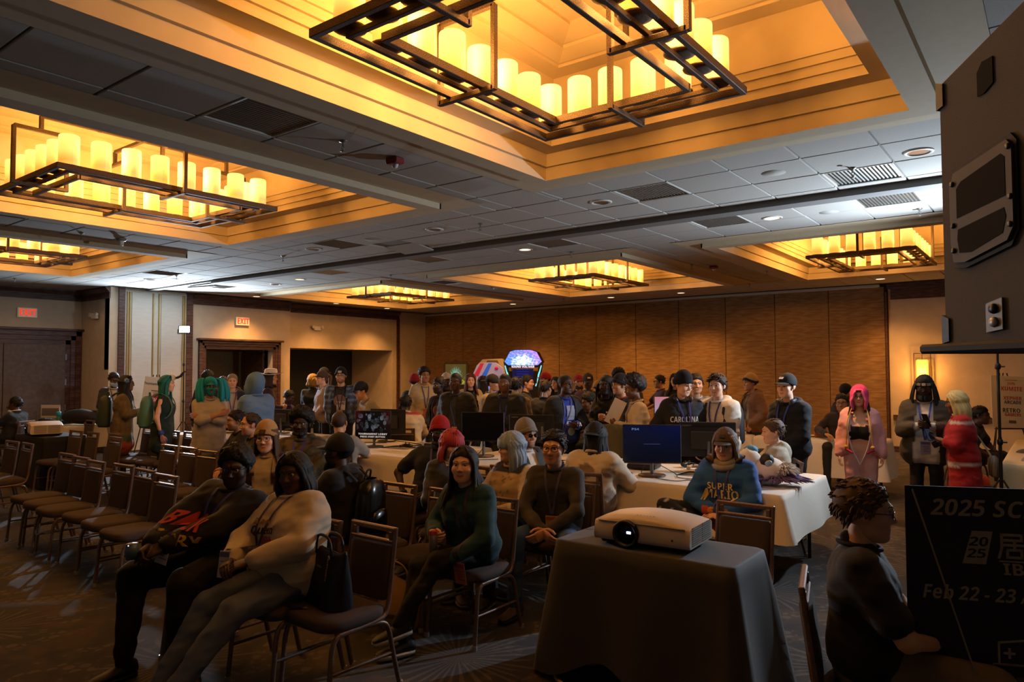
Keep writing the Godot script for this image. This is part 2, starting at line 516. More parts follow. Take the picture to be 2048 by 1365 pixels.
func build_ceiling() -> void:
	var tile_m := grain("a9a69f", 0.05, 0.09, Vector3.ONE * 2.2, 0.95)
	var plaster := grain("bfae90", 0.03, 0.03, Vector3.ONE, 0.9)
	var tan_m := grain("cdbb98", 0.03, 0.02, Vector3.ONE * 0.7, 0.9)
	var xs := [-18.5]
	var zs := [-18.0]
	for c in coffers:
		xs.append_array([c[0] - 0.2, c[1] + 0.2])
		zs.append_array([c[2] - 0.2, c[3] + 0.2])
	xs.append(6.0); zs.append(6.5)
	xs.sort(); zs.sort()
	var slab := sbegin()
	for i in xs.size() - 1:
		for j in zs.size() - 1:
			var cx: float = (xs[i] + xs[i + 1]) / 2
			var cz: float = (zs[j] + zs[j + 1]) / 2
			var inside := false
			for c in coffers:
				if cx > c[0] - 0.2 and cx < c[1] + 0.2 and cz > c[2] - 0.2 and cz < c[3] + 0.2: inside = true
			if not inside and xs[i + 1] - xs[i] > 0.001 and zs[j + 1] - zs[j] > 0.001:
				bx(slab, Vector3(cx, CEIL + 0.07, cz), Vector3(xs[i + 1] - xs[i], 0.1, zs[j + 1] - zs[j]))
	var ceil := struct("ceiling", slab, mat("77736c", 0.95))
	for c in coffers:
		var x0: float = c[0]; var x1: float = c[1]; var z0: float = c[2]; var z1: float = c[3]
		var f := sbegin()
		var y := 3.46
		tray(x0 - 0.18, x1 + 0.18, z0 - 0.18, z1 + 0.18, x0, x1, z0, z1, y, y, f)
		tray(x0 - 0.5, x1 + 0.5, z0 - 0.5, z1 + 0.5, x0 - 0.18, x1 + 0.18, z0 - 0.18, z1 + 0.18, 3.522, 3.522, f)
		for s in 4:
			var L := x1 - x0 + 0.36 if s % 2 == 0 else z1 - z0 + 0.36
			var cc := Vector3((x0 + x1) / 2, 3.495, z0 - 0.17) if s == 0 else Vector3(x1 + 0.17, 3.495, (z0 + z1) / 2) if s == 1 else Vector3((x0 + x1) / 2, 3.495, z1 + 0.17) if s == 2 else Vector3(x0 - 0.17, 3.495, (z0 + z1) / 2)
			bx(f, cc, Vector3(L, 0.069, 0.02) if s % 2 == 0 else Vector3(0.02, 0.069, L))
		obj("tray_frame", f, plaster, ceil)
		var g := sbegin()
		var prof := [[0.0, 3.46], [0.0, 3.575], [0.03, 3.575], [0.03, 3.69], [0.2, 3.69], [0.2, 3.755], [0.225, 3.755], [0.225, 3.82], [0.25, 3.82], [0.25, 3.88], [0.27, 3.88], [0.27, 4.24], [0.42, 4.25], [0.42, 4.275], [0.44, 4.275], [0.56, 4.33], [0.56, 4.355], [0.58, 4.355], [0.74, 4.4], [0.74, 4.425], [0.76, 4.425]]
		for i in prof.size() - 1:
			var a: float = prof[i][0]
			var b: float = prof[i + 1][0]
			tray(x0 + a, x1 - a, z0 + a, z1 - a, x0 + b, x1 - b, z0 + b, z1 - b, prof[i][1], prof[i + 1][1], g)
		var e := 0.76
		quad(g, Vector3(x0 + e, 4.425, z0 + e), Vector3(x0 + e, 4.425, z1 - e), Vector3(x1 - e, 4.425, z1 - e), Vector3(x1 - e, 4.425, z0 + e))
		obj("tray_recess", g, tan_m, ceil)
		var bk := sbegin()
		tray(x0 - 0.2, x1 + 0.2, z0 - 0.2, z1 + 0.2, x0 - 0.2, x1 + 0.2, z0 - 0.2, z1 + 0.2, 3.53, 4.6, bk)
		bx(bk, Vector3((x0 + x1) / 2, 4.62, (z0 + z1) / 2), Vector3(x1 - x0 + 0.5, 0.04, z1 - z0 + 0.5))
		obj("tray_backing", bk, mat("55504a", 0.95), ceil)
	var tr := sbegin()
	bx(tr, Vector3(-6.4, 3.50, -7.76), Vector3(13.8, 0.07, 0.12))
	bx(tr, Vector3(-5.4, 3.515, -7.93), Vector3(16.0, 0.05, 0.2))
	bx(tr, Vector3(-14.6, 3.52, -7.8), Vector3(2.8, 0.03, 0.14))
	obj("partition_track", tr, mat("6f6e6c", 0.7), ceil)
	obj("loose_strip", box(Vector3.ZERO, Vector3(1.0, 0.03, 0.07)), mat("8c8c8a", 0.7), ceil).transform = Transform3D(Basis(Vector3.UP, 0.02) * Basis(Vector3.BACK, -0.03), Vector3(-13.9, 3.46, -7.86))
	var cam := get_node("camera") as Camera3D
	var inv := cam.transform.affine_inverse()
	var near_tiles := []
	for i in range(-7, 25):
		for j in range(-19, 18):
			var r := [-2.93 - 0.61 * i - 0.61, -2.93 - 0.61 * i, -6.30 - 0.61 * j - 0.61, -6.30 - 0.61 * j]
			var hole := skip_tile(i, j)
			var cz: float = (r[2] + r[3]) / 2
			var cx: float = (r[0] + r[1]) / 2
			if hole or cx < -17.3 or cz < FAR or cx > 5.0 or (cx < -16.0 and cz < -7.0): continue
			var pieces := [r]
			for c in coffers:
				pieces = cut(pieces, [c[0] - 0.42, c[1] + 0.42, c[2] - 0.42, c[3] + 0.42])
			pieces = cut(pieces, [-19.0, 6.0, -8.03, -7.7])
			for p in pieces:
				if p[1] - p[0] < 0.06 or p[3] - p[2] < 0.06: continue
				var ctr := Vector3((p[0] + p[1]) / 2, CEIL, (p[2] + p[3]) / 2)
				var v := inv * ctr
				if v.z > -0.6: continue
				var px := 1024 + 1442 * v.x / -v.z
				var py := 682 - 1442 * v.y / -v.z
				if px < -160 or px > 2208 or py < -160: continue
				near_tiles.append([-v.z, p])
	near_tiles.sort_custom(func(a, b): return a[0] < b[0])
	var shared := {}
	var rest := sbegin()
	for k in near_tiles.size():
		var p: Array = near_tiles[k][1]
		var sx: float = p[1] - p[0] - 0.016
		var sz: float = p[3] - p[2] - 0.016
		var ctr := Vector3((p[0] + p[1]) / 2, CEIL + 0.012, (p[2] + p[3]) / 2)
		if k < 296:
			var key := "%.2f_%.2f" % [sx, sz]
			if not shared.has(key): shared[key] = finish(box(Vector3.ZERO, Vector3(sx, 0.024, sz), 0.005))
			var t := obj("ceiling_tile", shared[key], tile_m, ceil)
			t.position = ctr + Vector3(0, rng.randf_range(-0.0015, 0.0015), 0)
			t.rotation = Vector3(rng.randf_range(-0.003, 0.003), 0, rng.randf_range(-0.003, 0.003))
		else:
			bx(rest, ctr, Vector3(sx, 0.024, sz), Transform3D(), 0.005)
	obj("far_ceiling_tiles", rest, tile_m, ceil).set_meta("kind", "stuff")
	obj("ceiling_tile", box(Vector3.ZERO, Vector3(0.59, 0.02, 0.4), 0.004), tile_m, ceil).transform = Transform3D(Basis(Vector3.RIGHT, -0.16), Vector3(-7.5, 3.52, -7.42))
var vent_cells := [[0, 0], [8, 0], [4, 3], [8, 3], [12, 3], [0, 3], [-3, 3], [-3, 1], [2, -6], [10, -6], [18, 3], [11, 7], [16, 0]]
func skip_tile(i: int, j: int) -> bool:
	for v in vent_cells:
		if v[0] == i and v[1] == j: return true
	return i == 7 and j == 1
func cut(pieces: Array, c: Array) -> Array:
	var out := []
	for p in pieces:
		if p[1] <= c[0] or p[0] >= c[1] or p[3] <= c[2] or p[2] >= c[3]:
			out.append(p)
			continue
		if p[0] < c[0]: out.append([p[0], c[0], p[2], p[3]])
		if p[1] > c[1]: out.append([c[1], p[1], p[2], p[3]])
		var a := maxf(p[0], c[0])
		var b := minf(p[1], c[1])
		if p[2] < c[2]: out.append([a, b, p[2], c[2]])
		if p[3] > c[3]: out.append([a, b, c[3], p[3]])
	return out
func candle_mat() -> StandardMaterial3D:
	if mats.has("candle"): return mats["candle"]
	var m := StandardMaterial3D.new()
	m.albedo_color = col("e8d9b0")
	m.roughness = 0.5
	m.emission_enabled = true
	var g := Gradient.new()
	g.set_color(0, Color(1.0, 0.80, 0.42))
	g.set_color(1, Color(0.93, 0.58, 0.22))
	g.add_point(0.55, Color(1.0, 0.70, 0.32))
	g.add_point(0.85, Color(0.86, 0.50, 0.17))
	var t := GradientTexture2D.new()
	t.gradient = g
	t.width = 8; t.height = 128
	t.fill_from = Vector2(0, 0); t.fill_to = Vector2(0, 1)
	m.emission_texture = t
	m.emission_operator = BaseMaterial3D.EMISSION_OP_MULTIPLY
	m.emission = Color.WHITE
	m.emission_energy_multiplier = 1.35
	mats["candle"] = m
	return m
func candle_mesh() -> ArrayMesh:
	var st := sbegin()
	var prof := [Vector2(0.078, 0.0), Vector2(0.083, 0.012), Vector2(0.083, 0.25), Vector2(0.081, 0.264), Vector2(0.074, 0.27), Vector2(0.068, 0.266), Vector2(0.066, 0.255), Vector2(0.0, 0.25)]
	var n := 20
	st.set_smooth_group(1)
	for i in prof.size() - 1:
		for k in n:
			var ps := []
			for q in [[i, k], [i + 1, k], [i + 1, k + 1], [i, k + 1]]:
				var a: float = -TAU * q[1] / n
				ps.append([Vector3(cos(a) * prof[q[0]].x, prof[q[0]].y, sin(a) * prof[q[0]].x), Vector2(0.5, 1.0 - prof[q[0]].y / 0.27)])
			for q in [0, 1, 2, 0, 2, 3]:
				st.set_uv(ps[q][1])
				st.add_vertex(ps[q][0])
	return finish(st)
func build_chandeliers() -> void:
	var bronze := grain("4a3119", 0.35, 0.12, Vector3.ONE * 4.0, 0.62, {"metallic": 0.55})
	var cmesh := candle_mesh()
	var plate := sbegin()
	lathe(plate, [Vector2(0.0, 0.0), Vector2(0.055, 0.0), Vector2(0.09, 0.012), Vector2(0.094, 0.02), Vector2(0.0, 0.02)], 18)
	var plate_m := finish(plate)
	var w := 1.5
	var l := 2.12
	var b := 0.034
	var ins := 0.26
	var fr := sbegin()
	var mid := sbegin()
	for r in [[0.0, fr, 0.05, b], [ins, fr, 0.05, b], [ins / 2, mid, 0.03, 0.03]]:
		var hw: float = w / 2 - r[0]
		var hl: float = l / 2 - r[0]
		for s in [-1.0, 1.0]:
			bar(r[1], Vector3(-hw - b / 2, 0, s * hl), Vector3(hw + b / 2, 0, s * hl), r[3], r[2], 0.003)
			bar(r[1], Vector3(s * hw, 0, -hl), Vector3(s * hw, 0, hl), r[3], r[2], 0.003)
	var yoke := sbegin()
	var e := 0.09
	for s in [[Vector3(1, 0, 0), w / 2], [Vector3(-1, 0, 0), w / 2], [Vector3(0, 0, 1), l / 2], [Vector3(0, 0, -1), l / 2]]:
		var d: Vector3 = s[0]
		var o: Vector3 = d * (s[1] + e)
		var i: Vector3 = d * (s[1] - ins - e)
		bar(yoke, i - Vector3(0, 0.035, 0), o - Vector3(0, 0.035, 0), b, b, 0.003)
		bar(yoke, i + Vector3(0, -0.05, 0), i + Vector3(0, 0.48, 0), b, b, 0.003)
		bar(yoke, o + Vector3(0, -0.05, 0), o + Vector3(0, 0.48, 0), b, b, 0.003)
		bar(yoke, i + Vector3(0, 0.48, 0), o + Vector3(0, 0.48, 0), b, b, 0.003)
		var c: Vector3 = (i + o) / 2
		bar(yoke, c + Vector3(0, 0.48, 0), c + Vector3(0, 0.62, 0), b, b, 0.003)
		bar(yoke, c + Vector3(0, 0.62, 0), Vector3(0, 0.62, 0), b, b, 0.003)
	var post := sbegin()
	for s in [-1.0, 1.0]:
		bar(post, Vector3(0, 0.6, s * 0.42), Vector3(0, 0.93, s * 0.42), b, b, 0.003)
	bx(post, Vector3(0, 0.93, 0), Vector3(0.2, 0.03, 1.1), Transform3D(), 0.006)
	var proto: Node3D = null
	var spots := [
		[-2.28, -3.36, "bronze candle chandelier in the big ceiling tray at the top of the frame"],
		[-7.45, -3.55, "bronze candle chandelier in the tray left of the dark perforated ceiling vent"],
		[-12.6, -3.75, "partly seen bronze candle chandelier in the tray at the left edge of the frame"],
		[-12.8, -12.4, "low-looking bronze candle chandelier in the far tray over the alcove with dark back wall"],
		[-7.5, -12.5, "bronze candle chandelier in the far tray above the arcade machines"],
		[-2.36, -12.8, "bronze candle chandelier in the far tray beside the hanging black loudspeaker"]]
	for s in spots:
		var at := Vector3(s[0], 3.49, s[1])
		if proto == null:
			proto = thing("chandelier", s[2], "chandelier", at, 0.0, "candle chandeliers in the ceiling trays")
			obj("frame", fr, bronze, proto)
			obj("plate_rail", mid, bronze, proto)
			obj("hanger", yoke, bronze, proto)
			obj("canopy", post, bronze, proto)
			var hw := w / 2 - ins / 2
			var hl := l / 2 - ins / 2
			var pts := []
			for k in 6:
				for sg in [-1.0, 1.0]: pts.append(Vector3(lerpf(-hw, hw, k / 5.0), 0.02, sg * hl))
			for k in range(1, 7):
				for sg in [-1.0, 1.0]: pts.append(Vector3(sg * hw, 0.02, lerpf(-hl, hl, k / 7.0)))
			for p in pts:
				obj("drip_plate", plate_m, bronze, proto).position = p
				obj("candle", cmesh, candle_mat(), proto).position = p + Vector3(0, 0.02, 0)
		else:
			clone(proto, at, 0.0, s[2])
		for k in 8:
			var q := Vector3((-1.0 if k % 2 else 1.0) * (w / 2 - ins / 2), 0.19, lerpf(-1.0, 1.0, [1, 3, 4, 6][k / 2] / 7.0) * (l / 2 - ins / 2))
			var o := OmniLight3D.new()
			o.name = "candle_lamp"
			o.position = at + q
			o.light_color = Color(1.0, 0.70, 0.36)
			o.light_energy = 0.42
			o.omni_range = 12.0
			o.omni_attenuation = 2.0
			o.light_size = 0.06
			o.shadow_enabled = true
			add_child(o, true)
func cell(i: float, j: float) -> Vector3:
	return Vector3(-2.93 - 0.61 * i - 0.305, CEIL, -6.30 - 0.61 * j - 0.305)
func build_ceiling_fittings() -> void:
	var white := mat("b9b7b0", 0.6)
	var steel := mat("8d8d88", 0.35, 0.8)
	var fr := sbegin()
	for s in [-1.0, 1.0]:
		bx(fr, Vector3(s * 0.288, 0, 0), Vector3(0.022, 0.03, 0.598), Transform3D(), 0.004)
		bx(fr, Vector3(0, 0, s * 0.288), Vector3(0.598, 0.03, 0.022), Transform3D(), 0.004)
	var frame := finish(fr)
	var gr := sbegin()
	for k in 17:
		var o := -0.264 + 0.033 * k
		bx(gr, Vector3(o, 0.002, 0), Vector3(0.012, 0.012, 0.56), Transform3D(Basis(Vector3.BACK, 0.5), Vector3(o, 0.002, 0)) * Transform3D(Basis(), Vector3(-o, -0.002, 0)))
		bx(gr, Vector3(0, 0.006, o), Vector3(0.56, 0.008, 0.009))
	var grille := finish(gr)
	var back := finish(box(Vector3(0, 0.03, 0), Vector3(0.6, 0.02, 0.6)))
	var vl := ["perforated ceiling vent under the front edge of the big tray", "perforated ceiling vent on the near side of the track, left of the open tile", "perforated vent just beyond the track, left of the far middle tray", "perforated vent just beyond the track, behind the open ceiling tile", "leftmost perforated vent just beyond the track", "perforated vent beyond the track beside a lit downlight", "perforated vent half hidden by the black loudspeaker", "linear vent panel cut off by the ceiling track", "large dark perforated vent left of the big ceiling tray", "dark perforated vent between the two left-hand trays", "small glaring perforated vent near the white flood lamp", "perforated vent between the far left tray and the far middle tray", "perforated vent at the far left before the pocket doors"]
	for k in vent_cells.size():
		var c := cell(vent_cells[k][0], vent_cells[k][1])
		var t := thing("ceiling_vent", vl[k], "vent", c + Vector3(0, 0.012, 0), 0.0, "perforated ceiling vents")
		obj("frame", frame, white, t)
		obj("grille", grille, steel, t)
		obj("backing", back, mat("15130f", 0.9), t)
	var rg := sbegin()
	lathe(rg, [Vector2(0.085, 0.012), Vector2(0.085, -0.004), Vector2(0.105, -0.006), Vector2(0.118, 0.0), Vector2(0.118, 0.006)], 24)
	var ring := finish(rg)
	var cn := sbegin()
	lathe(cn, [Vector2(0.0, 0.011), Vector2(0.086, 0.001)], 24)
	var cone := finish(cn)
	var dim := mat("7d7160", 0.3, 0.6)
	var hot := glow("ffd2a0", 2.6)
	var lit := [[-6.28, -8.6, "nearest lit downlight just beyond the ceiling track at the middle"], [-2.66, -8.6, "lit downlight beside the perforated vent left of the loudspeaker"], [-11.83, -8.7, "lit downlight left of the far left tray's corner"], [-15.38, -10.08, "lit downlight above the second exit sign"], [-15.36, -12.48, "lit downlight above the emergency light unit"], [-15.48, -14.41, "lit downlight above the right end of the alcove"], [-11.8, -15.6, "lit downlight above the arcade machines"], [-8.83, -15.7, "lit downlight under the far middle tray's corner"], [-7.02, -15.8, "lit downlight left of the white printed backdrop"], [-2.8, -15.83, "lit downlight above the left end of the wooden cornice"]]
	for s in lit:
		var t := thing("downlight", s[2], "ceiling light", Vector3(s[0], CEIL - 0.005, s[1]), 0.0, "lit round downlights")
		obj("trim_ring", ring, white, t)
		obj("lamp", cone, hot, t)
		var sp := SpotLight3D.new()
		sp.name = "downlight_lamp"
		sp.position = Vector3(s[0], CEIL - 0.03, s[1])
		sp.rotation = Vector3(-PI / 2, 0, 0)
		sp.light_color = Color(1.0, 0.70, 0.38)
		sp.light_energy = 6.5
		sp.spot_range = 12.0
		sp.spot_attenuation = 2.0
		sp.spot_angle = 58.0
		sp.spot_angle_attenuation = 0.9
		sp.light_size = 0.08
		sp.shadow_enabled = true
		add_child(sp, true)
	var off := [[-0.24, -4.82, "unlit round downlight with bright rim at the top right"], [-0.88, -6.7, "unlit round fitting half behind the loudspeaker's top"], [-3.85, -6.65, "unlit downlight nearest the corner of the big tray"], [-6.28, -6.65, "unlit downlight between the big tray and the ceiling track"], [-8.72, -6.65, "unlit downlight near the open tile by the track"], [-14.1, -6.9, "unlit downlight near the glaring vent"], [-12.9, -8.9, "small unlit downlight beyond the track at the left"]]
	for s in off:
		var t := thing("downlight", s[2], "ceiling light", Vector3(s[0], CEIL - 0.005, s[1]), 0.0, "unlit round downlights")
		obj("trim_ring", ring, mat("d0cec8", 0.4), t)
		obj("reflector", cone, dim, t)
	var sg := sbegin()
	lathe(sg, [Vector2(0.0, -0.012), Vector2(0.105, -0.006), Vector2(0.11, 0.0), Vector2(0.13, 0.0), Vector2(0.132, 0.008)], 24)
	var spk := finish(sg)
	for s in [[-2.03, -6.62, "round flush ceiling speaker right of the bright perforated vent"], [-2.05, -8.68, "round flush ceiling speaker above the far right tray"], [-7.45, -6.65, "round flush ceiling speaker beside the open tile"], [-13.7, -7.2, "small round ceiling speaker near the white flood lamp"]]:
		tag(obj("ceiling_speaker", spk, mat("a3a29c", 0.8)), s[2], "speaker", "round ceiling speakers").position = Vector3(s[0], CEIL + 0.004, s[1])
	var sk := sbegin()
	lathe(sk, [Vector2(0.0, -0.02), Vector2(0.028, -0.012), Vector2(0.034, 0.0)], 12)
	tube(sk, [Vector3(0, -0.01, 0), Vector3(0, -0.045, 0)], 0.008, 6)
	for s in [-1.0, 1.0]: tube(sk, [Vector3(s * 0.008, -0.04, 0), Vector3(s * 0.014, -0.06, 0), Vector3(0, -0.082, 0)], 0.0035, 5)
	lathe(sk, [Vector2(0.0, -0.088), Vector2(0.022, -0.086), Vector2(0.022, -0.083), Vector2(0.0, -0.082)], 10)
	var sprink := finish(sk)
	for s in [[-4.39, -3.62, "sprinkler head left of the red fire alarm strobe"], [-1.42, -6.88, "sprinkler head above the linear vent by the loudspeaker"], [-5.58, -6.72, "sprinkler head with a long shadow before the track, mid ceiling"], [-1.2, -9.1, "sprinkler head above the right chandelier, by the loudspeaker"], [-5.85, -9.2, "sprinkler head in front of the far middle tray"], [-4.95, -11.6, "sprinkler head beside the far red strobe"], [-4.2, -13.2, "sprinkler head near the far wall left of the right tray"], [-9.6, -6.75, "sprinkler head right of the loose track strip"], [-9.95, -9.35, "sprinkler head above the far left tray"], [-12.8, -9.9, "sprinkler head at the near corner of the far left tray"], [-10.0, -4.0, "sprinkler head between the two left trays"], [-13.1, -6.9, "sprinkler head near the glaring vent"], [-15.9, -5.2, "sprinkler head above the first exit door"], [-5.1, -14.9, "sprinkler head over the white printed backdrop"], [-9.9, -15.2, "sprinkler head between the two far trays"]]:
		tag(obj("sprinkler", sprink, steel), s[2], "sprinkler", "ceiling sprinklers").position = Vector3(s[0], CEIL, s[1])
	for s in [[-4.4, -4.18, "red ceiling fire alarm strobe beside the big tray"], [-4.72, -12.0, "small red strobe on the far ceiling between two trays"], [-9.5, -11.9, "small red strobe on the far ceiling right of the left tray"]]:
		var t := thing("fire_alarm", s[2], "fire alarm", Vector3(s[0], CEIL, s[1]))
		obj("housing", box(Vector3(0, -0.028, 0), Vector3(0.13, 0.055, 0.11), 0.012), mat("7d1f22", 0.4), t)
		var ln := sbegin()
		lathe(ln, [Vector2(0.0, -0.092), Vector2(0.022, -0.085), Vector2(0.03, -0.058)], 10)
		obj("lens", ln, mat("cfd2d4", 0.15), t)
	var dt := thing("smoke_detector", "white smoke detector with glass bulb between the two left trays", "smoke detector", Vector3(-10.05, CEIL, -4.52))
	var ds := sbegin()
	lathe(ds, [Vector2(0.0, -0.035), Vector2(0.055, -0.03), Vector2(0.07, 0.0)], 16)
	obj("base", ds, mat("8f8a80", 0.5), dt)
	var dl := sbegin()
	lathe(dl, [Vector2(0.0, -0.1), Vector2(0.03, -0.09), Vector2(0.034, -0.03)], 12)
	obj("lens", dl, mat("e6e6e2", 0.15), dt)
	for s in [[Vector3(-17.38, 2.98, -5.92), "red exit sign on the dark wall above the closed double doors"], [Vector3(-16.03, 2.95, -10.11), "red exit sign beside the white flood lamp, above the open doorway"]]:
		var t := thing("exit_sign", s[1], "exit sign", s[0])
		obj("housing", box(Vector3(0.02, 0, 0), Vector3(0.05, 0.2, 0.36), 0.006), mat("d8d2c0", 0.6, 0.0, {"emission_enabled": true, "emission": Color(0.5, 0.46, 0.36), "emission_energy_multiplier": 0.25}), t)
		write("lettering", "EXIT", 0.135, glow("ff3524", 0.75), t, Transform3D(Basis(Vector3.UP, PI / 2), Vector3(0.047, 0, 0)), 0.004, 0.8)
	for s in [[Vector3(-16.33, 2.9, -12.58), PI / 2, "white twin-head emergency light on the wall above the alcove"], [Vector3(-16.6, 2.93, -6.97), 0.0, "twin-head emergency light on the dark return wall at the left"]]:
		var t := thing("emergency_light", s[2], "emergency light", s[0], s[1])
		obj("housing", box(Vector3(0, 0, 0.03), Vector3(0.22, 0.12, 0.07), 0.01), mat("d9d4c8", 0.5), t)
		for k in [-1.0, 1.0]:
			var h := sbegin()
			lathe(h, [Vector2(0.03, 0.0), Vector2(0.05, 0.05), Vector2(0.045, 0.055), Vector2(0.0, 0.05)], 12, Transform3D(Basis(Vector3.RIGHT, PI / 2 - 0.2), Vector3(k * 0.15, 0.02, 0.03)))
			obj("lamp_head", h, mat("c9c5ba", 0.4), t)
	for z in [-12.33, -13.19, -14.06]:
		var t := thing("alcove_spot", "small lit spot set in the alcove's lintel", "ceiling light", Vector3(-16.45, 2.345, z), 0.0, "small spots in the alcove lintel")
		var a := sbegin()
		lathe(a, [Vector2(0.0, -0.006), Vector2(0.03, -0.004), Vector2(0.04, 0.0)], 12)
		obj("lamp", a, glow("fff0d8", 3.0), t)
		var ar := sbegin()
		lathe(ar, [Vector2(0.04, -0.002), Vector2(0.055, -0.004), Vector2(0.06, 0.004)], 12)
		obj("trim_ring", ar, white, t)
		var sp := SpotLight3D.new()
		sp.name = "alcove_lamp"
		sp.position = Vector3(-16.45, 2.33, z)
		sp.rotation = Vector3(-PI / 2, 0, 0)
		sp.light_color = Color(1.0, 0.8, 0.55)
		sp.light_energy = 1.2
		sp.spot_range = 5.0
		sp.spot_angle = 50.0
		sp.shadow_enabled = true
		add_child(sp, true)
	var sc := thing("wall_sconce", "glowing amber wall sconce in a thin bronze frame on the cream wall", "wall lamp", Vector3(-2.24, 1.36, FAR))
	obj("shade", box(Vector3(0, 0.28, 0.07), Vector3(0.22, 0.56, 0.09), 0.02), glow("ffb84a", 1.1), sc)
	var sf := sbegin()
	for s in [-1.0, 1.0]:
		bar(sf, Vector3(s * 0.15, -0.05, 0.07), Vector3(s * 0.15, 0.69, 0.07), 0.012, 0.012)
	for y in [-0.05, 0.69]:
		bar(sf, Vector3(-0.15, y, 0.07), Vector3(0.15, y, 0.07), 0.012, 0.012)
	bar(sf, Vector3(0, 0.56, 0.07), Vector3(0, 0.69, 0.07), 0.01, 0.01)
	bx(sf, Vector3(0, 0.3, 0.012), Vector3(0.12, 0.4, 0.02))
	obj("frame", sf, mat("5a4223", 0.5, 0.6), sc)
	var so := OmniLight3D.new()
	so.name = "sconce_lamp"
	so.position = Vector3(-2.24, 1.66, FAR + 0.2)
	so.light_color = Color(1.0, 0.66, 0.3)
	so.light_energy = 0.5
	so.omni_range = 6.0
	so.light_size = 0.05
	so.shadow_enabled = true
	add_child(so, true)
var chair_proto: Node3D = null
func make_chair(at: Vector3, turn: float, label: String, group := "brown banquet chairs set out in rows") -> Node3D:
	if chair_proto != null:
		var c := clone(chair_proto, at, turn, label)
		c.set_meta("group", group)
		return c
	var t := thing("banquet_chair", label, "chair", at, turn, group)
	var metal := grain("6b5042", 0.18, 0.06, Vector3(3, 9, 3), 0.38, {"metallic": 0.35})
	var fab := grain("33241f", 0.2, 0.2, Vector3.ONE * 7.0, 0.9)
	var seat := sbegin()
	var rings := []
	for q in [[0.40, 0.9], [0.405, 0.985], [0.43, 1.0], [0.452, 0.985], [0.464, 0.93], [0.47, 0.8], [0.473, 0.45], [0.474, 0.02]]:
		var ring := []
		for k in 28:
			var a := TAU * k / 28.0
			var cx := signf(cos(a)) * pow(absf(cos(a)), 0.42)
			var sz := signf(sin(a)) * pow(absf(sin(a)), 0.5)
			ring.append(Vector3(cx * 0.215 * q[1], q[0], -sz * 0.215 * q[1] + 0.015))
		rings.append(ring)
	ring_skin(seat, rings)
	obj("seat", seat, fab, t)
	var lean := func(y: float) -> float: return -0.195 - (y - 0.42) * 0.13
	var pan := sbegin()
	rings = []
	for q in [[0.475, 0.155], [0.49, 0.168], [0.62, 0.172], [0.755, 0.172], [0.768, 0.16]]:
		var ring := []
		var zc: float = lean.call(q[0])
		for k in 24:
			var a := TAU * k / 24.0
			ring.append(Vector3(signf(cos(a)) * pow(absf(cos(a)), 0.3) * q[1], q[0], zc - signf(sin(a)) * pow(absf(sin(a)), 0.6) * 0.026))
		rings.append(ring)
	ring_skin(pan, rings)
	obj("back_panel", pan, fab, t)
	var bf := sbegin()
	for s in [-1.0, 1.0]:
		var pts := []
		for k in 7: pts.append(Vector3(s * 0.183, lerpf(0.865, 0.50, k / 6.0), lean.call(lerpf(0.865, 0.50, k / 6.0))))
		pts.append_array([Vector3(s * 0.188, 0.45, -0.19), Vector3(s * 0.195, 0.415, -0.165), Vector3(s * 0.2, 0.40, -0.12), Vector3(s * 0.2, 0.392, 0.0), Vector3(s * 0.2, 0.388, 0.15)])
		tube(bf, smooth_path(pts, 2), 0.0135, 8, 1.0, Vector3.RIGHT)
	var zt: float = lean.call(0.85)
	bx(bf, Vector3(0, 0.852, zt), Vector3(0.39, 0.03, 0.026), Transform3D(), 0.006)
	bx(bf, Vector3(0, 0.785, lean.call(0.785)), Vector3(0.36, 0.022, 0.03), Transform3D(), 0.005)
	for s in [-1.0, 1.0]: bx(bf, Vector3(s * 0.155, 0.818, lean.call(0.818)), Vector3(0.03, 0.05, 0.024), Transform3D(), 0.004)
	obj("back_frame", bf, metal, t)
	for s in [-1.0, 1.0]:
		var fl := sbegin()
		tube(fl, smooth_path([Vector3(s * 0.205, 0.0, 0.225), Vector3(s * 0.203, 0.2, 0.205), Vector3(s * 0.2, 0.33, 0.19), Vector3(s * 0.2, 0.385, 0.15), Vector3(s * 0.2, 0.392, 0.03)], 4), 0.0135, 8, 1.0, Vector3.RIGHT)
		obj("leg", fl, metal, t)
		var rl := sbegin()
		tube(rl, smooth_path([Vector3(s * 0.205, 0.0, -0.265), Vector3(s * 0.203, 0.2, -0.215), Vector3(s * 0.2, 0.33, -0.185), Vector3(s * 0.2, 0.378, -0.14), Vector3(s * 0.2, 0.392, -0.03)], 4), 0.0135, 8, 1.0, Vector3.RIGHT)
		obj("leg", rl, metal, t)
		var str := sbegin()
		tube(str, [Vector3(s * 0.203, 0.2, 0.2), Vector3(s * 0.203, 0.2, -0.21)], 0.009, 6)
		obj("stretcher", str, metal, t)
		for z in [0.226, -0.266]:
			var ft := sbegin()
			lathe(ft, [Vector2(0.017, 0.0), Vector2(0.019, 0.01), Vector2(0.017, 0.03)], 10, Transform3D(Basis(), Vector3(s * 0.205, 0, z)))
			obj("foot_cap", ft, mat("9b968c", 0.4, 0.3), t)
	chair_proto = t
	return t
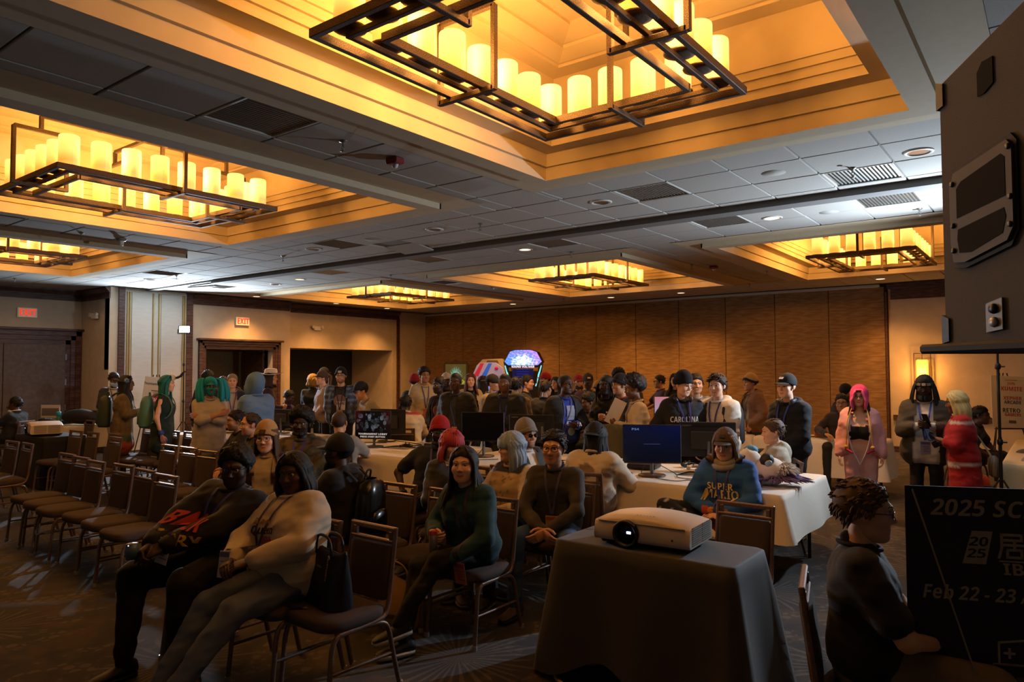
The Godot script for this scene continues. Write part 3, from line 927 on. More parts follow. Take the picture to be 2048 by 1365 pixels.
func drape(x0: float, x1: float, z0: float, z1: float, y: float, drop: float, flare: float, amp: float, folds: float, sd: float, hem = null) -> SurfaceTool:
	var st := sbegin()
	var per := []
	var r := 0.05
	var seg := [[Vector3(x0 + r, 0, z1), Vector3(x1 - r, 0, z1)], [Vector3(x1, 0, z1 - r), Vector3(x1, 0, z0 + r)], [Vector3(x1 - r, 0, z0), Vector3(x0 + r, 0, z0)], [Vector3(x0, 0, z0 + r), Vector3(x0, 0, z1 - r)]]
	var nrm := [Vector3.BACK, Vector3.RIGHT, Vector3.FORWARD, Vector3.LEFT]
	for s in 4:
		var a: Vector3 = seg[s][0]
		var b: Vector3 = seg[s][1]
		var n := maxi(2, int((b - a).length() / 0.045))
		for k in n + 1: per.append([a.lerp(b, float(k) / n), nrm[s], 0.0])
		var c: Vector3 = b - nrm[s] * r
		for k in range(1, 5):
			var d: Vector3 = nrm[s].slerp(nrm[(s + 1) % 4], k / 5.0)
			per.append([c + d * r, d, sin(PI * k / 5.0)])
	var rings := []
	var m := per.size()
	var top := []
	var ctr := Vector3((x0 + x1) / 2, y, (z0 + z1) / 2)
	for i in m: top.append(per[i][0] + Vector3(0, y, 0))
	for inset in [0.75, 0.4, 0.1, 0.02]:
		var ring := []
		for p in top: ring.append(ctr + (p - ctr) * Vector3(1.0 - inset, 1, 1.0 - inset) + Vector3(0, 0.004, 0))
		rings.append(ring)
	var steps := 9
	for j in steps + 1:
		var v := float(j) / steps
		var ring := []
		for i in m:
			var p: Vector3 = per[i][0]
			var w := sin(i * folds + sd) * 0.6 + sin(i * folds * 0.47 + sd * 2.3) * 0.4
			var dl := drop
			if hem != null: dl = hem.call(p, per[i][1], drop)
			var out: float = 0.006 + flare * v + amp * pow(v, 0.8) * (0.5 + 0.5 * w) + per[i][2] * flare * 0.9 * v
			ring.append(p + per[i][1] * out + Vector3(0, y - dl * v - (0.0 if j else 0.002), 0))
		rings.append(ring)
	for r2 in rings: r2.reverse()
	rings.reverse()
	ring_skin(st, rings, false)
	return st
func table(at: Vector3, w: float, d: float, h: float, label: String) -> Node3D:
	var t := thing("folding_table", label, "table", at)
	obj("tabletop", box(Vector3(0, h - 0.02, 0), Vector3(w, 0.035, d), 0.008), mat("8d8377", 0.6), t)
	for sx in [-1.0, 1.0]:
		for sz in [-1.0, 1.0]:
			var l := sbegin()
			tube(l, [Vector3(sx * (w / 2 - 0.12), 0, sz * (d / 2 - 0.07)), Vector3(sx * (w / 2 - 0.12), h - 0.04, sz * (d / 2 - 0.07))], 0.016, 8)
			obj("leg", l, mat("1b1a1a", 0.5, 0.5), t)
	return t
func monitor(at: Vector3, turn: float, w: float, h: float, lift: float, label: String, screen: Material, deco = null) -> Node3D:
	var t := thing("monitor", label, "monitor", at, turn)
	var black := mat("161617", 0.45)
	var c := Vector3(0, lift + h / 2, 0)
	obj("casing", box(c + Vector3(0, 0, -0.012), Vector3(w, h, 0.024), 0.006), black, t)
	var bk := sbegin()
	bx(bk, c + Vector3(0, -0.01, -0.036), Vector3(w * 0.62, h * 0.55, 0.03), Transform3D(), 0.012)
	obj("back_hump", bk, mat("232324", 0.6), t)
	var vent := sbegin()
	for k in 3: bx(vent, c + Vector3(0, h * 0.4 - k * 0.008, -0.0255), Vector3(w * 0.7, 0.003, 0.004))
	obj("vent_slot", vent, mat("060606", 0.8), t)
	var sc := sbegin()
	quad(sc, c + Vector3(-w / 2 + 0.008, -h / 2 + 0.016, 0.0012), c + Vector3(-w / 2 + 0.008, h / 2 - 0.008, 0.0012), c + Vector3(w / 2 - 0.008, h / 2 - 0.008, 0.0012), c + Vector3(w / 2 - 0.008, -h / 2 + 0.016, 0.0012), true)
	var so := obj("screen", sc, screen, t)
	var ne := sbegin()
	tube(ne, [Vector3(0, 0.015, -0.045), Vector3(0, lift + h * 0.45, -0.045)], 0.017, 10)
	obj("stand_neck", ne, mat("77777a", 0.35, 0.8), t)
	var ba := sbegin()
	lathe(ba, [Vector2(0.0, 0.0), Vector2(0.125, 0.0), Vector2(0.128, 0.006), Vector2(0.12, 0.012), Vector2(0.0, 0.016)], 28, Transform3D(Basis(), Vector3(0, 0, -0.03)))
	obj("stand_base", ba, mat("4a3a33", 0.4, 0.4), t)
	if deco != null: deco.call(t, so, c)
	return t
func picture(n: int, m: int, f: Callable) -> ImageTexture:
	var im := Image.create(n, m, false, Image.FORMAT_RGB8)
	for y in m:
		for x in n:
			im.set_pixel(x, y, f.call((x + 0.5) / n, (y + 0.5) / m))
	return ImageTexture.create_from_image(im)
func lit_tex(t: Texture2D, e: float) -> StandardMaterial3D:
	var m := StandardMaterial3D.new()
	m.albedo_color = Color(0.02, 0.02, 0.02)
	m.roughness = 0.25
	m.emission_enabled = true
	m.emission = Color.WHITE
	m.emission_texture = t
	m.emission_operator = BaseMaterial3D.EMISSION_OP_MULTIPLY
	m.emission_energy_multiplier = e
	return m
func cable(label: String, pts: Array, r: float, m: Material, called := "cable") -> void:
	var st := sbegin()
	tube(st, smooth_path(pts, 5), r, 6)
	tag(obj(called, st, m), label, "cable")
func build_furniture() -> void:
	projector_table()
	chairs()
	table_rows()
	monitors()
	arcade()
	prints()
	loudspeaker_and_stands()
	left_corner()
	right_corner()
func projector_body(t: Node3D, w: float, d: float, h: float) -> void:
	var shell := mat("c9bfb2", 0.42)
	var st := sbegin()
	var rings := []
	for i in 13:
		var u := -1.0 + i / 6.0
		var top := h * (1.0 - 0.2 * u * u)
		var x := u * w / 2
		var hd := d / 2 - (0.006 if i in [0, 12] else 0.0)
		rings.append([Vector3(x, 0.03, hd), Vector3(x, 0.04 + 0.01, hd + 0.012), Vector3(x, top - 0.012, hd), Vector3(x, top, hd - 0.014), Vector3(x, top + 0.004, 0), Vector3(x, top, -hd + 0.014), Vector3(x, top - 0.012, -hd), Vector3(x, 0.03, -hd)])
	for r in rings: r.reverse()
	ring_skin(st, rings)
	obj("body", st, shell, t)
	obj("seam", box(Vector3(0, h * 0.8, d / 2 + 0.001), Vector3(w * 0.9, 0.003, 0.012)), mat("5a544c", 0.6), t)
	obj("underside", box(Vector3(0, 0.022, -0.01), Vector3(w * 0.92, 0.03, d * 0.9), 0.01), mat("191817", 0.6), t)
	for s in [[-1, 1], [1, 1], [0, -1]]:
		var f := sbegin()
		lathe(f, [Vector2(0.016, 0.0), Vector2(0.018, 0.012), Vector2(0.012, 0.015)], 10, Transform3D(Basis(), Vector3(s[0] * w * 0.38, 0, s[1] * d * 0.36)))
		obj("foot", f, mat("191817", 0.6), t)
	var gr := sbegin()
	for k in 9:
		for j in 2: bx(gr, Vector3(w / 2 + 0.001, 0.045 + k * (h * 0.62 / 9.0), (j - 0.5) * d * 0.42), Vector3(0.006, 0.005, d * 0.38))
	obj("side_grille", gr, mat("6d665e", 0.7), t)
	var ring := sbegin()
	var xf := Transform3D(Basis(Vector3.RIGHT, PI / 2), Vector3(-w * 0.14, h * 0.46, d / 2))
	lathe(ring, [Vector2(0.052, -0.01), Vector2(0.074, 0.0), Vector2(0.076, 0.03), Vector2(0.07, 0.036), Vector2(0.06, 0.034), Vector2(0.052, 0.012)], 28, xf)
	var lr := obj("lens_ring", ring, mat("121318", 0.35), t)
	var gl := sbegin()
	lathe(gl, [Vector2(0.054, 0.01), Vector2(0.045, 0.022), Vector2(0.025, 0.03), Vector2(0.0, 0.033)], 24, xf)
	obj("lens", gl, mat("0a0e1e", 0.06, 0.3), lr)
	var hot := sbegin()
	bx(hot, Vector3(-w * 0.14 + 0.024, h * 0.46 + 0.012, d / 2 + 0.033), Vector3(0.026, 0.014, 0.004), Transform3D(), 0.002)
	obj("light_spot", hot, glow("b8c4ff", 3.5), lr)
	for k in 6: obj("button", box(Vector3(-w * 0.09 + k * 0.019, h * 0.995, d * 0.27), Vector3(0.012, 0.006, 0.008), 0.002), mat("6d665e", 0.5), t)
	obj("infrared_window", box(Vector3(w * 0.33, h * 0.42, d / 2 + 0.008), Vector3(0.014, 0.014, 0.006), 0.003), mat("40140f", 0.3), t)
func projector_table() -> void:
	var x0 := -2.37; var x1 := -1.31; var z0 := -4.02; var z1 := -3.52
	var t := table(Vector3((x0 + x1) / 2, 0, (z0 + z1) / 2), x1 - x0 - 0.02, z1 - z0 - 0.02, 0.752, "folding table hidden under the long black cloth, carrying the big projector")
	t.set_meta("category", "table")
	var hem := func(p: Vector3, n: Vector3, d: float) -> float:
		if n.z > 0.5: return d - 0.13 * exp(-pow((p.x + 2.02) / 0.2, 2.0))
		return d
	var cl := obj("tablecloth", drape(x0, x1, z0, z1, 0.76, 0.735, 0.07, 0.06, 0.55, 1.3, hem), grain("101010", 0.25, 0.2, Vector3.ONE * 5.0, 0.75, {"rim_enabled": true, "rim": 0.3}))
	tag(cl, "floor-length black tablecloth under the white projector in the foreground", "tablecloth")
	var p := thing("projector", "large white projector with glowing lens on the black-draped table", "projector", Vector3(-1.86, 0.766, -3.77), 0.06)
	projector_body(p, 0.56, 0.36, 0.165)
	var yl := mat("a8872a", 0.5)
	cable("yellow cable bundle on the carpet under the black tablecloth's front hem", [Vector3(-2.22, 0.012, -3.75), Vector3(-2.36, 0.012, -3.6), Vector3(-2.3, 0.014, -3.43), Vector3(-2.1, 0.014, -3.36), Vector3(-1.85, 0.014, -3.34), Vector3(-1.6, 0.014, -3.3)], 0.011, yl)
	for x in [-1.98, -1.9]:
		var tie := sbegin()
		tube(tie, [Vector3(x, 0.03, -3.36), Vector3(x + 0.02, 0.02, -3.32), Vector3(x + 0.05, 0.006, -3.25)], 0.003, 5)
		tag(obj("cable_tie", tie, yl), "thin strap %s around the yellow cable bundle" % ("at the left" if x < -1.95 else "at the right"), "cable tie")
	cable("thin black cable leaving the projector towards the back of its table", [Vector3(-2.1, 0.80, -3.95), Vector3(-2.2, 0.79, -3.98), Vector3(-2.36, 0.78, -3.99), Vector3(-2.43, 0.4, -4.05)], 0.005, mat("2a2a2c", 0.5))
func chairs() -> void:
	var e := [
		[-10.55, -3.44, "empty brown chair cut by the left edge, nearest row"], [-10.1, -3.45, "empty brown chair second from the left edge, nearest row"],
		[-8.47, -3.265, "empty brown chair left of a trio in front of the small black table"], [-8.01, -3.22, "empty brown chair in the middle of the trio before the small black table"], [-7.555, -3.17, "empty brown chair right of the trio before the small black table"],
		[-7.04, -3.2, "empty brown chair, left of the three nearest the seated man in black"], [-6.56, -3.16, "empty brown chair, middle of the three nearest the seated man in black"], [-6.06, -3.1, "empty brown chair with bluish gleaming top bar, beside the seated man in black"],
		[-11.6, -4.6, "empty brown chair right of the small projector table, seat showing"], [-11.1, -4.62, "empty brown chair one place right of the small projector table"],
		[-13.87, -5.72, "lone brown chair in front of the left wall's corner"], [-10.04, -4.46, "brown chair in front of the girl in the fringed skirt"], [-10.57, -4.68, "brown chair half behind another by the fringed skirt"],
		[-8.45, -4.36, "empty brown chair, left of three in the second row"], [-8.0, -4.36, "empty brown chair, middle of three in the second row"], [-7.5, -4.31, "empty brown chair, right of three in the second row"],
		[-11.33, -5.53, "brown chair beside the teal wig's long tail, left one"], [-10.81, -5.4, "brown chair under the blue wristband hand"], [-10.39, -5.42, "brown chair below the teal hair's lower end"], [-9.95, -5.46, "brown chair just left of the camouflage trousers"],
		[-7.0, -4.3, "brown chair whose back carries an orange paper"], [-6.55, -4.2, "brown chair behind the seated man in black's head"],
		[-4.13, -3.95, "empty brown chair behind the chair with the black handbag"], [-3.63, -3.96, "empty brown chair left of the woman holding a can"],
		[-3.17, -2.82, "brown chair carrying the black chain handbag, foreground"], [-1.68, -4.7, "brown chair back right of the big projector"],
		[-4.65, -4.9, "empty brown chair beside the backpack wearer"]]
	for s in e: make_chair(Vector3(s[0], 0, s[1] + 0.22), rng.randf_range(-0.05, 0.05), s[2])
	for s in [[-9.4, -8.2, 0.2, "brown chair back at the second table row left of the game screen"], [-9.0, -7.9, -0.1, "brown chair between the seated men and the game screen"], [-7.45, -8.05, 0.0, "brown chair left of the man in the black bomber jacket"], [-4.3, -5.35, 3.1, "brown chair under the plain dark monitor"], [-4.05, -5.0, 0.0, "brown chair behind the woman in the red wig"]]:
		make_chair(Vector3(s[0], 0, s[1]), s[2], s[3], "brown banquet chairs at the tables")
	make_chair(Vector3(-3.86, 0, -0.75), 0.25, "dark chair cut off at the bottom left corner")
func table_rows() -> void:
	var white := grain("d2cabb", 0.03, 0.08, Vector3.ONE * 1.5, 0.8)
	var rows := [[-3.55, -1.75, "right-hand end, carrying the furry mask"], [-5.45, -3.57, "middle, carrying the dark blue screen"], [-7.62, -5.72, "left of the middle, carrying the game screen"], [-9.5, -7.64, "left part, behind the man in the camouflage jacket"], [-11.2, -9.52, "far left end"]]
	for i in rows.size():
		var r: Array = rows[i]
		table(Vector3((r[0] + r[1]) / 2, 0, -6.44), r[1] - r[0] - 0.03, 1.3, 0.752, "folding table of the long white row: " + r[2])
		var c := obj("tablecloth", drape(r[0], r[1], -7.12, -5.76, 0.76, 0.36 if i != 1 else 0.55, 0.05, 0.05, 0.35, i * 1.7), white)
		tag(c, "white tablecloth of the long row: " + r[2], "tablecloth", "white tablecloths")
	var back := [[-3.6, -1.9, "behind the girl in pink"], [-5.5, -3.65, "behind the white hooded man"], [-7.4, -5.55, "behind the man in the graphic blue shirt"], [-9.3, -7.45, "behind the man holding a paper slip"], [-11.2, -9.35, "behind the youth in the cream hoodie"], [-13.6, -11.3, "in front of the alcove"]]
	for i in back.size():
		var r: Array = back[i]
		table(Vector3((r[0] + r[1]) / 2, 0, -10.95), r[1] - r[0] - 0.03, 0.72, 0.752, "folding table of the second row, " + r[2])
		var c := obj("tablecloth", drape(r[0], r[1], -11.33, -10.57, 0.76, 0.5, 0.05, 0.05, 0.4, i * 2.1 + 0.4), white)
		tag(c, "cream tablecloth of the second row, " + r[2], "tablecloth", "second row tablecloths")
func monitors() -> void:
	var off := mat("0b0b0c", 0.2)
	monitor(Vector3(-9.7, 0.768, -6.85), PI + 0.1, 0.36, 0.25, 0.12, "small black monitor seen from behind, at the left end of the table row", off)
	var r := RandomNumberGenerator.new(); r.seed = 5
	var blobs := []
	for i in 60: blobs.append([r.randf(), r.randf_range(0.05, 0.72), r.randf_range(0.02, 0.09), r.randf_range(0.1, 0.9)])
	var game := picture(160, 100, func(u: float, v: float) -> Color:
		var c := Color(0.03, 0.03, 0.04).lerp(Color(0.35, 0.02, 0.03), clampf(absf(u - 0.5) * 2.2 - 0.35, 0, 1) * (1.0 - v))
		for b in blobs:
			var d := Vector2((u - b[0]) * 1.6, (v - b[1]) * 1.0).length()
			if d < b[2]: c = c.lerp(Color(b[3] * 0.75, b[3] * 0.8, b[3] * 0.85), 0.5)
		if v > 0.78: c = Color(0.02, 0.02, 0.03)
		return c)
	monitor(Vector3(-6.98, 0.768, -6.26), 0.42, 0.49, 0.36, 0.10, "monitor showing a red and grey game screen, on the long white table", lit_tex(game, 0.5), func(t: Node3D, so: Node3D, c: Vector3) -> void:
		write("screen_text", "TOURNAMENT LOBBY", 0.022, glow("c8c8c8", 0.5), so, Transform3D(Basis(), c + Vector3(0, -0.115, 0.003)), 0.001, 1.25)
		write("screen_text", "PRESS START BUTTON", 0.02, glow("c8c8c8", 0.5), so, Transform3D(Basis(), c + Vector3(0, -0.15, 0.003)), 0.001, 1.2))
	monitor(Vector3(-7.4, 0.768, -6.92), PI + 0.25, 0.56, 0.34, 0.10, "large black monitor seen from behind, right of the game screen", off)
	monitor(Vector3(-5.2, 0.768, -6.3), 0.50, 0.49, 0.33, 0.17, "monitor with a dark blank screen, above the red wig", off)
	var leg := func(t: Node3D, _so: Node3D, c: Vector3) -> void:
		write("maker_mark", "LEGION", 0.025, mat("9a9a9a", 0.4), t, Transform3D(Basis(Vector3.UP, PI) * Basis(Vector3.BACK, PI / 2), c + Vector3(-0.14, -0.03, -0.053)), 0.002)
		write("maker_mark", "Lenovo", 0.018, mat("77777a", 0.4), t, Transform3D(Basis(Vector3.UP, PI), c + Vector3(0.2, 0.135, -0.026)), 0.002)
	monitor(Vector3(-4.95, 0.768, -6.9), PI + 0.35, 0.54, 0.33, 0.12, "black monitor seen from behind, above the grey knitted cap", off, leg)
	var blue := picture(96, 60, func(u: float, v: float) -> Color:
		var g := clampf(1.0 - v * 0.9, 0, 1)
		return Color(0.01, 0.035, 0.16).lerp(Color(0.012, 0.02, 0.07), v) * (0.75 + 0.5 * u * g))
	monitor(Vector3(-3.0, 0.768, -6.07), 0.52, 0.53, 0.355, 0.115, "monitor with a glowing dark blue screen, right of the cat-print sweater", lit_tex(blue, 1.0), func(t: Node3D, so: Node3D, c: Vector3) -> void:
		write("screen_text", "PS4", 0.02, glow("5a76b0", 0.5), so, Transform3D(Basis(), c + Vector3(-0.15, 0.135, 0.003)), 0.001, 1.5)
		obj("screen_line", box(c + Vector3(0, 0.0, 0.002), Vector3(0.15, 0.003, 0.002)), glow("4a60a0", 0.35), so))
	monitor(Vector3(-2.74, 0.768, -6.75), PI + 0.50, 0.53, 0.335, 0.13, "black monitor seen from behind in front of the white hooded man", off, leg)
	var pink := picture(96, 64, func(u: float, v: float) -> Color:
		var c := Color(0.75, 0.45, 0.5).lerp(Color(0.5, 0.62, 0.78), v)
		if absf(u - 0.5) < 0.06 + 0.05 * v: c = Color(0.4, 0.3, 0.25)
		if v > 0.72: c = Color(0.55, 0.45, 0.3) * (0.7 + 0.6 * fposmod(u * 7.0, 1.0))
		return c)
	monitor(Vector3(-5.0, 0.768, -10.8), 0.55, 0.52, 0.44, 0.1, "bright pink and blue game screen behind the black beanie man", lit_tex(pink, 0.8))
	var bk := mat("141416", 0.45)
	for s in [[Vector3(-3.22, 0.772, -5.93), 0.3, "151b33", "dark blue game controller at the foot of the cat-print sweater"], [Vector3(-3.0, 0.772, -6.85), 1.2, "17171a", "black game controller stacked with cables behind the blue screen"], [Vector3(-2.85, 0.772, -6.72), 0.4, "c4b8a6", "cream game controller beside the cable heap"], [Vector3(-6.6, 0.772, -6.5), 0.2, "17171a", "black game controller right of the game screen"], [Vector3(-8.1, 0.772, -6.6), 0.9, "17171a", "black game controller at the left part of the table row"]]:
		controller(s[0], s[1], mat(s[2], 0.4), s[3])
	cable("black lead looping from the blue-screen monitor across the white cloth", [Vector3(-3.1, 0.85, -6.12), Vector3(-3.12, 0.78, -6.1), Vector3(-2.95, 0.772, -5.98), Vector3(-2.7, 0.772, -5.9), Vector3(-2.62, 0.772, -6.02), Vector3(-2.45, 0.772, -5.98), Vector3(-2.35, 0.772, -6.2)], 0.004, bk)
	cable("black lead curling right of the blue-screen monitor's foot", [Vector3(-2.95, 0.86, -6.15), Vector3(-2.85, 0.78, -6.25), Vector3(-2.75, 0.772, -6.1), Vector3(-2.55, 0.772, -6.15), Vector3(-2.5, 0.79, -6.4), Vector3(-2.6, 0.78, -6.7)], 0.004, bk)
	cable("black leads trailing from the game-screen monitor", [Vector3(-6.95, 0.9, -6.3), Vector3(-7.1, 0.775, -6.35), Vector3(-7.3, 0.772, -6.2), Vector3(-7.45, 0.772, -6.5), Vector3(-7.2, 0.772, -6.7)], 0.005, bk)
	cable("black leads tangled between the game screen and the large black monitor", [Vector3(-6.8, 0.772, -6.4), Vector3(-6.6, 0.775, -6.7), Vector3(-6.75, 0.772, -6.85), Vector3(-7.2, 0.79, -6.85)], 0.006, bk)
	cable("black lead under the dark blank monitor", [Vector3(-5.2, 0.9, -6.33), Vector3(-5.3, 0.775, -6.3), Vector3(-5.45, 0.772, -6.1), Vector3(-5.1, 0.772, -6.0), Vector3(-4.9, 0.772, -6.2)], 0.004, bk)
	cable("tangle of black leads at the left end of the long table", [Vector3(-9.6, 0.8, -6.8), Vector3(-9.4, 0.775, -6.6), Vector3(-9.1, 0.775, -6.75), Vector3(-8.9, 0.775, -6.5), Vector3(-8.6, 0.772, -6.6), Vector3(-8.3, 0.772, -6.4)], 0.006, bk)
	for s in [[Vector3(-6.3, 0.766, -6.75), "flat black game console right of the game screen"], [Vector3(-3.3, 0.766, -6.5), "flat black game console behind the cat-print sweater"]]:
		var t := thing("game_console", s[1], "game console", s[0], 0.2)
		obj("body", box(Vector3(0, 0.03, 0), Vector3(0.28, 0.05, 0.25), 0.008), bk, t)
		obj("seam", box(Vector3(0, 0.034, 0), Vector3(0.283, 0.004, 0.253)), mat("3a3a3c", 0.4), t)
	var pap := thing("leaflet", "printed leaflet lying at the right end of the long white table", "paper", Vector3(-1.92, 0.766, -6.62), 0.4)
	obj("sheet", box(Vector3(0, 0.001, 0), Vector3(0.22, 0.002, 0.16)), mat("5e4a48", 0.6), pap)
	obj("print", box(Vector3(0.02, 0.0025, 0.01), Vector3(0.14, 0.001, 0.1)), mat("8f6f62", 0.6), pap)
	fur_mask()
func controller(at: Vector3, turn: float, m: Material, label: String) -> void:
	var t := thing("game_controller", label, "game controller", at, turn)
	var st := sbegin()
	tube(st, smooth_path([Vector3(-0.075, 0.012, 0.05), Vector3(-0.062, 0.02, 0.0), Vector3(-0.03, 0.024, -0.02), Vector3(0.03, 0.024, -0.02), Vector3(0.062, 0.02, 0.0), Vector3(0.075, 0.012, 0.05)], 3), 0.021, 8, 0.8)
	obj("body", st, m, t)
	for s in [-1.0, 1.0]:
		var k := sbegin()
		lathe(k, [Vector2(0.006, 0.0), Vector2(0.006, 0.012), Vector2(0.01, 0.014), Vector2(0.008, 0.019), Vector2(0.0, 0.018)], 10, Transform3D(Basis(), Vector3(s * 0.026, 0.036, 0.0)))
		obj("thumbstick", k, mat("2a2a2c", 0.5), t)
func fur_mask() -> void:
	var t := thing("fursuit_head", "white, blue and purple furry animal mask lying on the long table's right end", "mask", Vector3(-2.02, 0.768, -6.2), 0.5)
	var r := RandomNumberGenerator.new(); r.seed = 4
	var blob := func(c: Vector3, s: Vector3, sd: int) -> SurfaceTool:
		var st := sbegin()
		var nz := FastNoiseLite.new(); nz.seed = sd; nz.frequency = 9.0
		var rings := []
		for i in 15:
			var a := PI * i / 14.0
			var ring := []
			for k in 20:
				var b := -TAU * k / 20.0
				var d := Vector3(sin(a) * cos(b), -cos(a), sin(a) * sin(b))
				ring.append(c + d * s * (1.0 + 0.12 * nz.get_noise_3dv(d)))
			rings.append(ring)
		ring_skin(st, rings, false)
		return st
	var white := mat("d8d2c6", 0.95)
	var muz := blob.call(Vector3(-0.12, 0.16, -0.02), Vector3(0.11, 0.14, 0.1), 1)
	obj("muzzle", muz, white, t)
	obj("nose_pad", blob.call(Vector3(-0.1, 0.285, -0.05), Vector3(0.06, 0.04, 0.06), 2), mat("3f86b0", 0.7), t)
	obj("cheek", blob.call(Vector3(0.03, 0.11, 0.0), Vector3(0.16, 0.12, 0.13), 3), white, t)
	obj("eye_patch", blob.call(Vector3(0.01, 0.2, 0.06), Vector3(0.06, 0.07, 0.05), 4), mat("16161c", 0.6), t)
	obj("eye", blob.call(Vector3(0.015, 0.19, 0.105), Vector3(0.03, 0.03, 0.014), 5), mat("9fb8c4", 0.3), t)
	for part in [["neck_fur", "6d5d86", Vector3(0.08, 0.05, 0.03), Vector3(0.24, 0.05, 0.15)], ["collar_fur", "c9c4bc", Vector3(0.14, 0.11, 0.0), Vector3(0.12, 0.09, 0.13)]]:
		var st := sbegin()
		for k in 320:
			var d := Vector3(r.randfn(), absf(r.randfn()) * 0.7, r.randfn()).normalized()
			var p: Vector3 = part[2] + d * part[3] * 0.75
			var q: Vector3 = part[2] + d * part[3] * r.randf_range(1.05, 1.35) + Vector3(0, -0.02, 0)
			q.y = maxf(q.y, 0.004)
			p.y = maxf(p.y, 0.004)
			tube(st, [p, (p + q) / 2 + Vector3(0, 0.008, 0), q], [0.012, 0.008, 0.001], 4)
		obj(part[0], st, mat(part[1], 0.95), t)
func lines_panel(st: SurfaceTool, c: Vector3, w: float, h: float, n: int) -> void:
	for k in n: bx(st, c + Vector3(0, h * (0.5 - (k + 0.5) / n), 0), Vector3(w * (0.55 + 0.4 * fposmod(k * 0.618, 1.0)), h / n * 0.45, 0.001))
func arcade() -> void:
	var r := RandomNumberGenerator.new(); r.seed = 31
	var nz := FastNoiseLite.new(); nz.seed = 12; nz.frequency = 3.0; nz.fractal_octaves = 4
	var marq := picture(128, 80, func(u: float, v: float) -> Color:
		var n := nz.get_noise_2d(u * 3.0, v * 2.0)
		var c := Color(0.25, 0.45, 0.75).lerp(Color(0.75, 0.45, 0.75), clampf(0.5 + n + (u - 0.5) * 0.6 - v * 0.3, 0, 1))
		return c.lerp(Color(0.95, 0.97, 1.0), clampf(1.1 - Vector2((u - 0.5) * 1.3, v - 0.75).length() * 2.2 + n * 0.7, 0, 1)))
	var t := thing("arcade_cabinet", "tall arcade cabinet with a lit hexagonal blue and pink marquee and green side lights", "arcade machine", Vector3(-11.5, 0, -15.7), 0.5)
	var black := mat("0e0e12", 0.5)
	var body := sbegin()
	bx(body, Vector3(0, 0.85, -0.05), Vector3(0.78, 1.7, 0.7), Transform3D(), 0.02)
	obj("body", body, black, t)
	var mq := sbegin()
	prism(mq, [Vector2(-0.52, 1.95), Vector2(-0.36, 2.24), Vector2(-0.2, 2.28), Vector2(0.2, 2.28), Vector2(0.38, 2.22), Vector2(0.52, 1.95), Vector2(0.4, 1.8), Vector2(-0.4, 1.8)], -0.25, 0.28)
	obj("marquee_box", mq, black, t)
	var mf := sbegin()
	var outl := [Vector2(-0.5, 1.95), Vector2(-0.35, 2.22), Vector2(-0.2, 2.265), Vector2(0.2, 2.265), Vector2(0.37, 2.205), Vector2(0.5, 1.95), Vector2(0.4, 1.86), Vector2(-0.4, 1.86)]
	mf.set_smooth_group(-1)
	for i in range(1, outl.size() - 1):
		for q in [outl[0], outl[i], outl[i + 1]]:
			mf.set_uv(Vector2(q.x + 0.5, (2.28 - q.y) / 0.42))
			mf.add_vertex(Vector3(q.x, q.y, 0.284))
	obj("marquee", mf, lit_tex(marq, 1.5), t)
	var cap := mat("c5d2e6", 0.4)
	write("title_lettering", "SOUND VOLTAGE", 0.055, glow("dfe8ff", 1.0), t, Transform3D(Basis(), Vector3(0, 1.82, 0.3)), 0.004, 1.0).name = "title_band"
	for s in [-1.0, 1.0]:
		for k in 4:
			var p := sbegin()
			bar(p, Vector3(s * (0.5 - k * 0.03), 1.9 - k * 0.07, 0.25 - k * 0.01), Vector3(s * (0.34 - k * 0.02), 1.3 - k * 0.03, 0.3 - k * 0.01), 0.012, 0.03)
			obj("side_light", p, glow("48d8a0" if k % 2 else "7fd0e0", 0.9), t)
		var fin := sbegin()
		prism(fin, [Vector2(s * 0.4, 1.8), Vector2(s * 0.53, 1.95), Vector2(s * 0.4, 1.2), Vector2(s * 0.34, 1.2)], 0.1, 0.26)
		obj("side_wing", fin, mat("0f3a34", 0.4), t)
	var scr := picture(64, 64, func(u: float, v: float) -> Color:
		return Color(0.02, 0.03, 0.12) + Color(0.05, 0.1, 0.4) * (1.0 if fposmod(v * 9.0, 1.0) < 0.3 and absf(u - 0.5) < 0.3 else 0.25))
	var sq := sbegin()
	quad(sq, Vector3(-0.28, 1.2, 0.31), Vector3(-0.28, 1.76, 0.305), Vector3(0.28, 1.76, 0.305), Vector3(0.28, 1.2, 0.31), true)
	obj("screen", sq, lit_tex(scr, 0.9), t)
	obj("control_panel", box(Vector3(0, 0.98, 0.42), Vector3(0.8, 0.08, 0.3), 0.02), mat("2a2a33", 0.4), t)
	var t2 := thing("arcade_cabinet", "white arcade cabinet with slanted red and blue bands and blue lit screen", "arcade machine", Vector3(-12.75, 0, -15.7), 0.62)
	obj("body", box(Vector3(0, 0.8, 0), Vector3(0.72, 1.6, 0.6), 0.03), mat("c8ccd8", 0.5), t2)
	var hd := sbegin()
	prism(hd, [Vector2(-0.44, 1.55), Vector2(-0.3, 1.86), Vector2(-0.2, 1.94), Vector2(0.2, 1.94), Vector2(0.4, 1.8), Vector2(0.46, 1.55)], -0.2, 0.3)
	obj("header", hd, mat("b9c0d4", 0.4, 0.0, {"emission_enabled": true, "emission": Color(0.25, 0.32, 0.6), "emission_energy_multiplier": 0.35}), t2)
	for s in [[-0.24, "a8283a"], [-0.02, "2a5cc0"]]:
		var b := sbegin()
		prism(b, [Vector2(s[0] - 0.16, 1.56), Vector2(s[0] + 0.04, 1.92), Vector2(s[0] + 0.14, 1.92), Vector2(s[0] - 0.02, 1.56)], 0.3, 0.306)
		obj("colour_band", b, glow(s[1], 0.45), t2)
	var rd := sbegin()
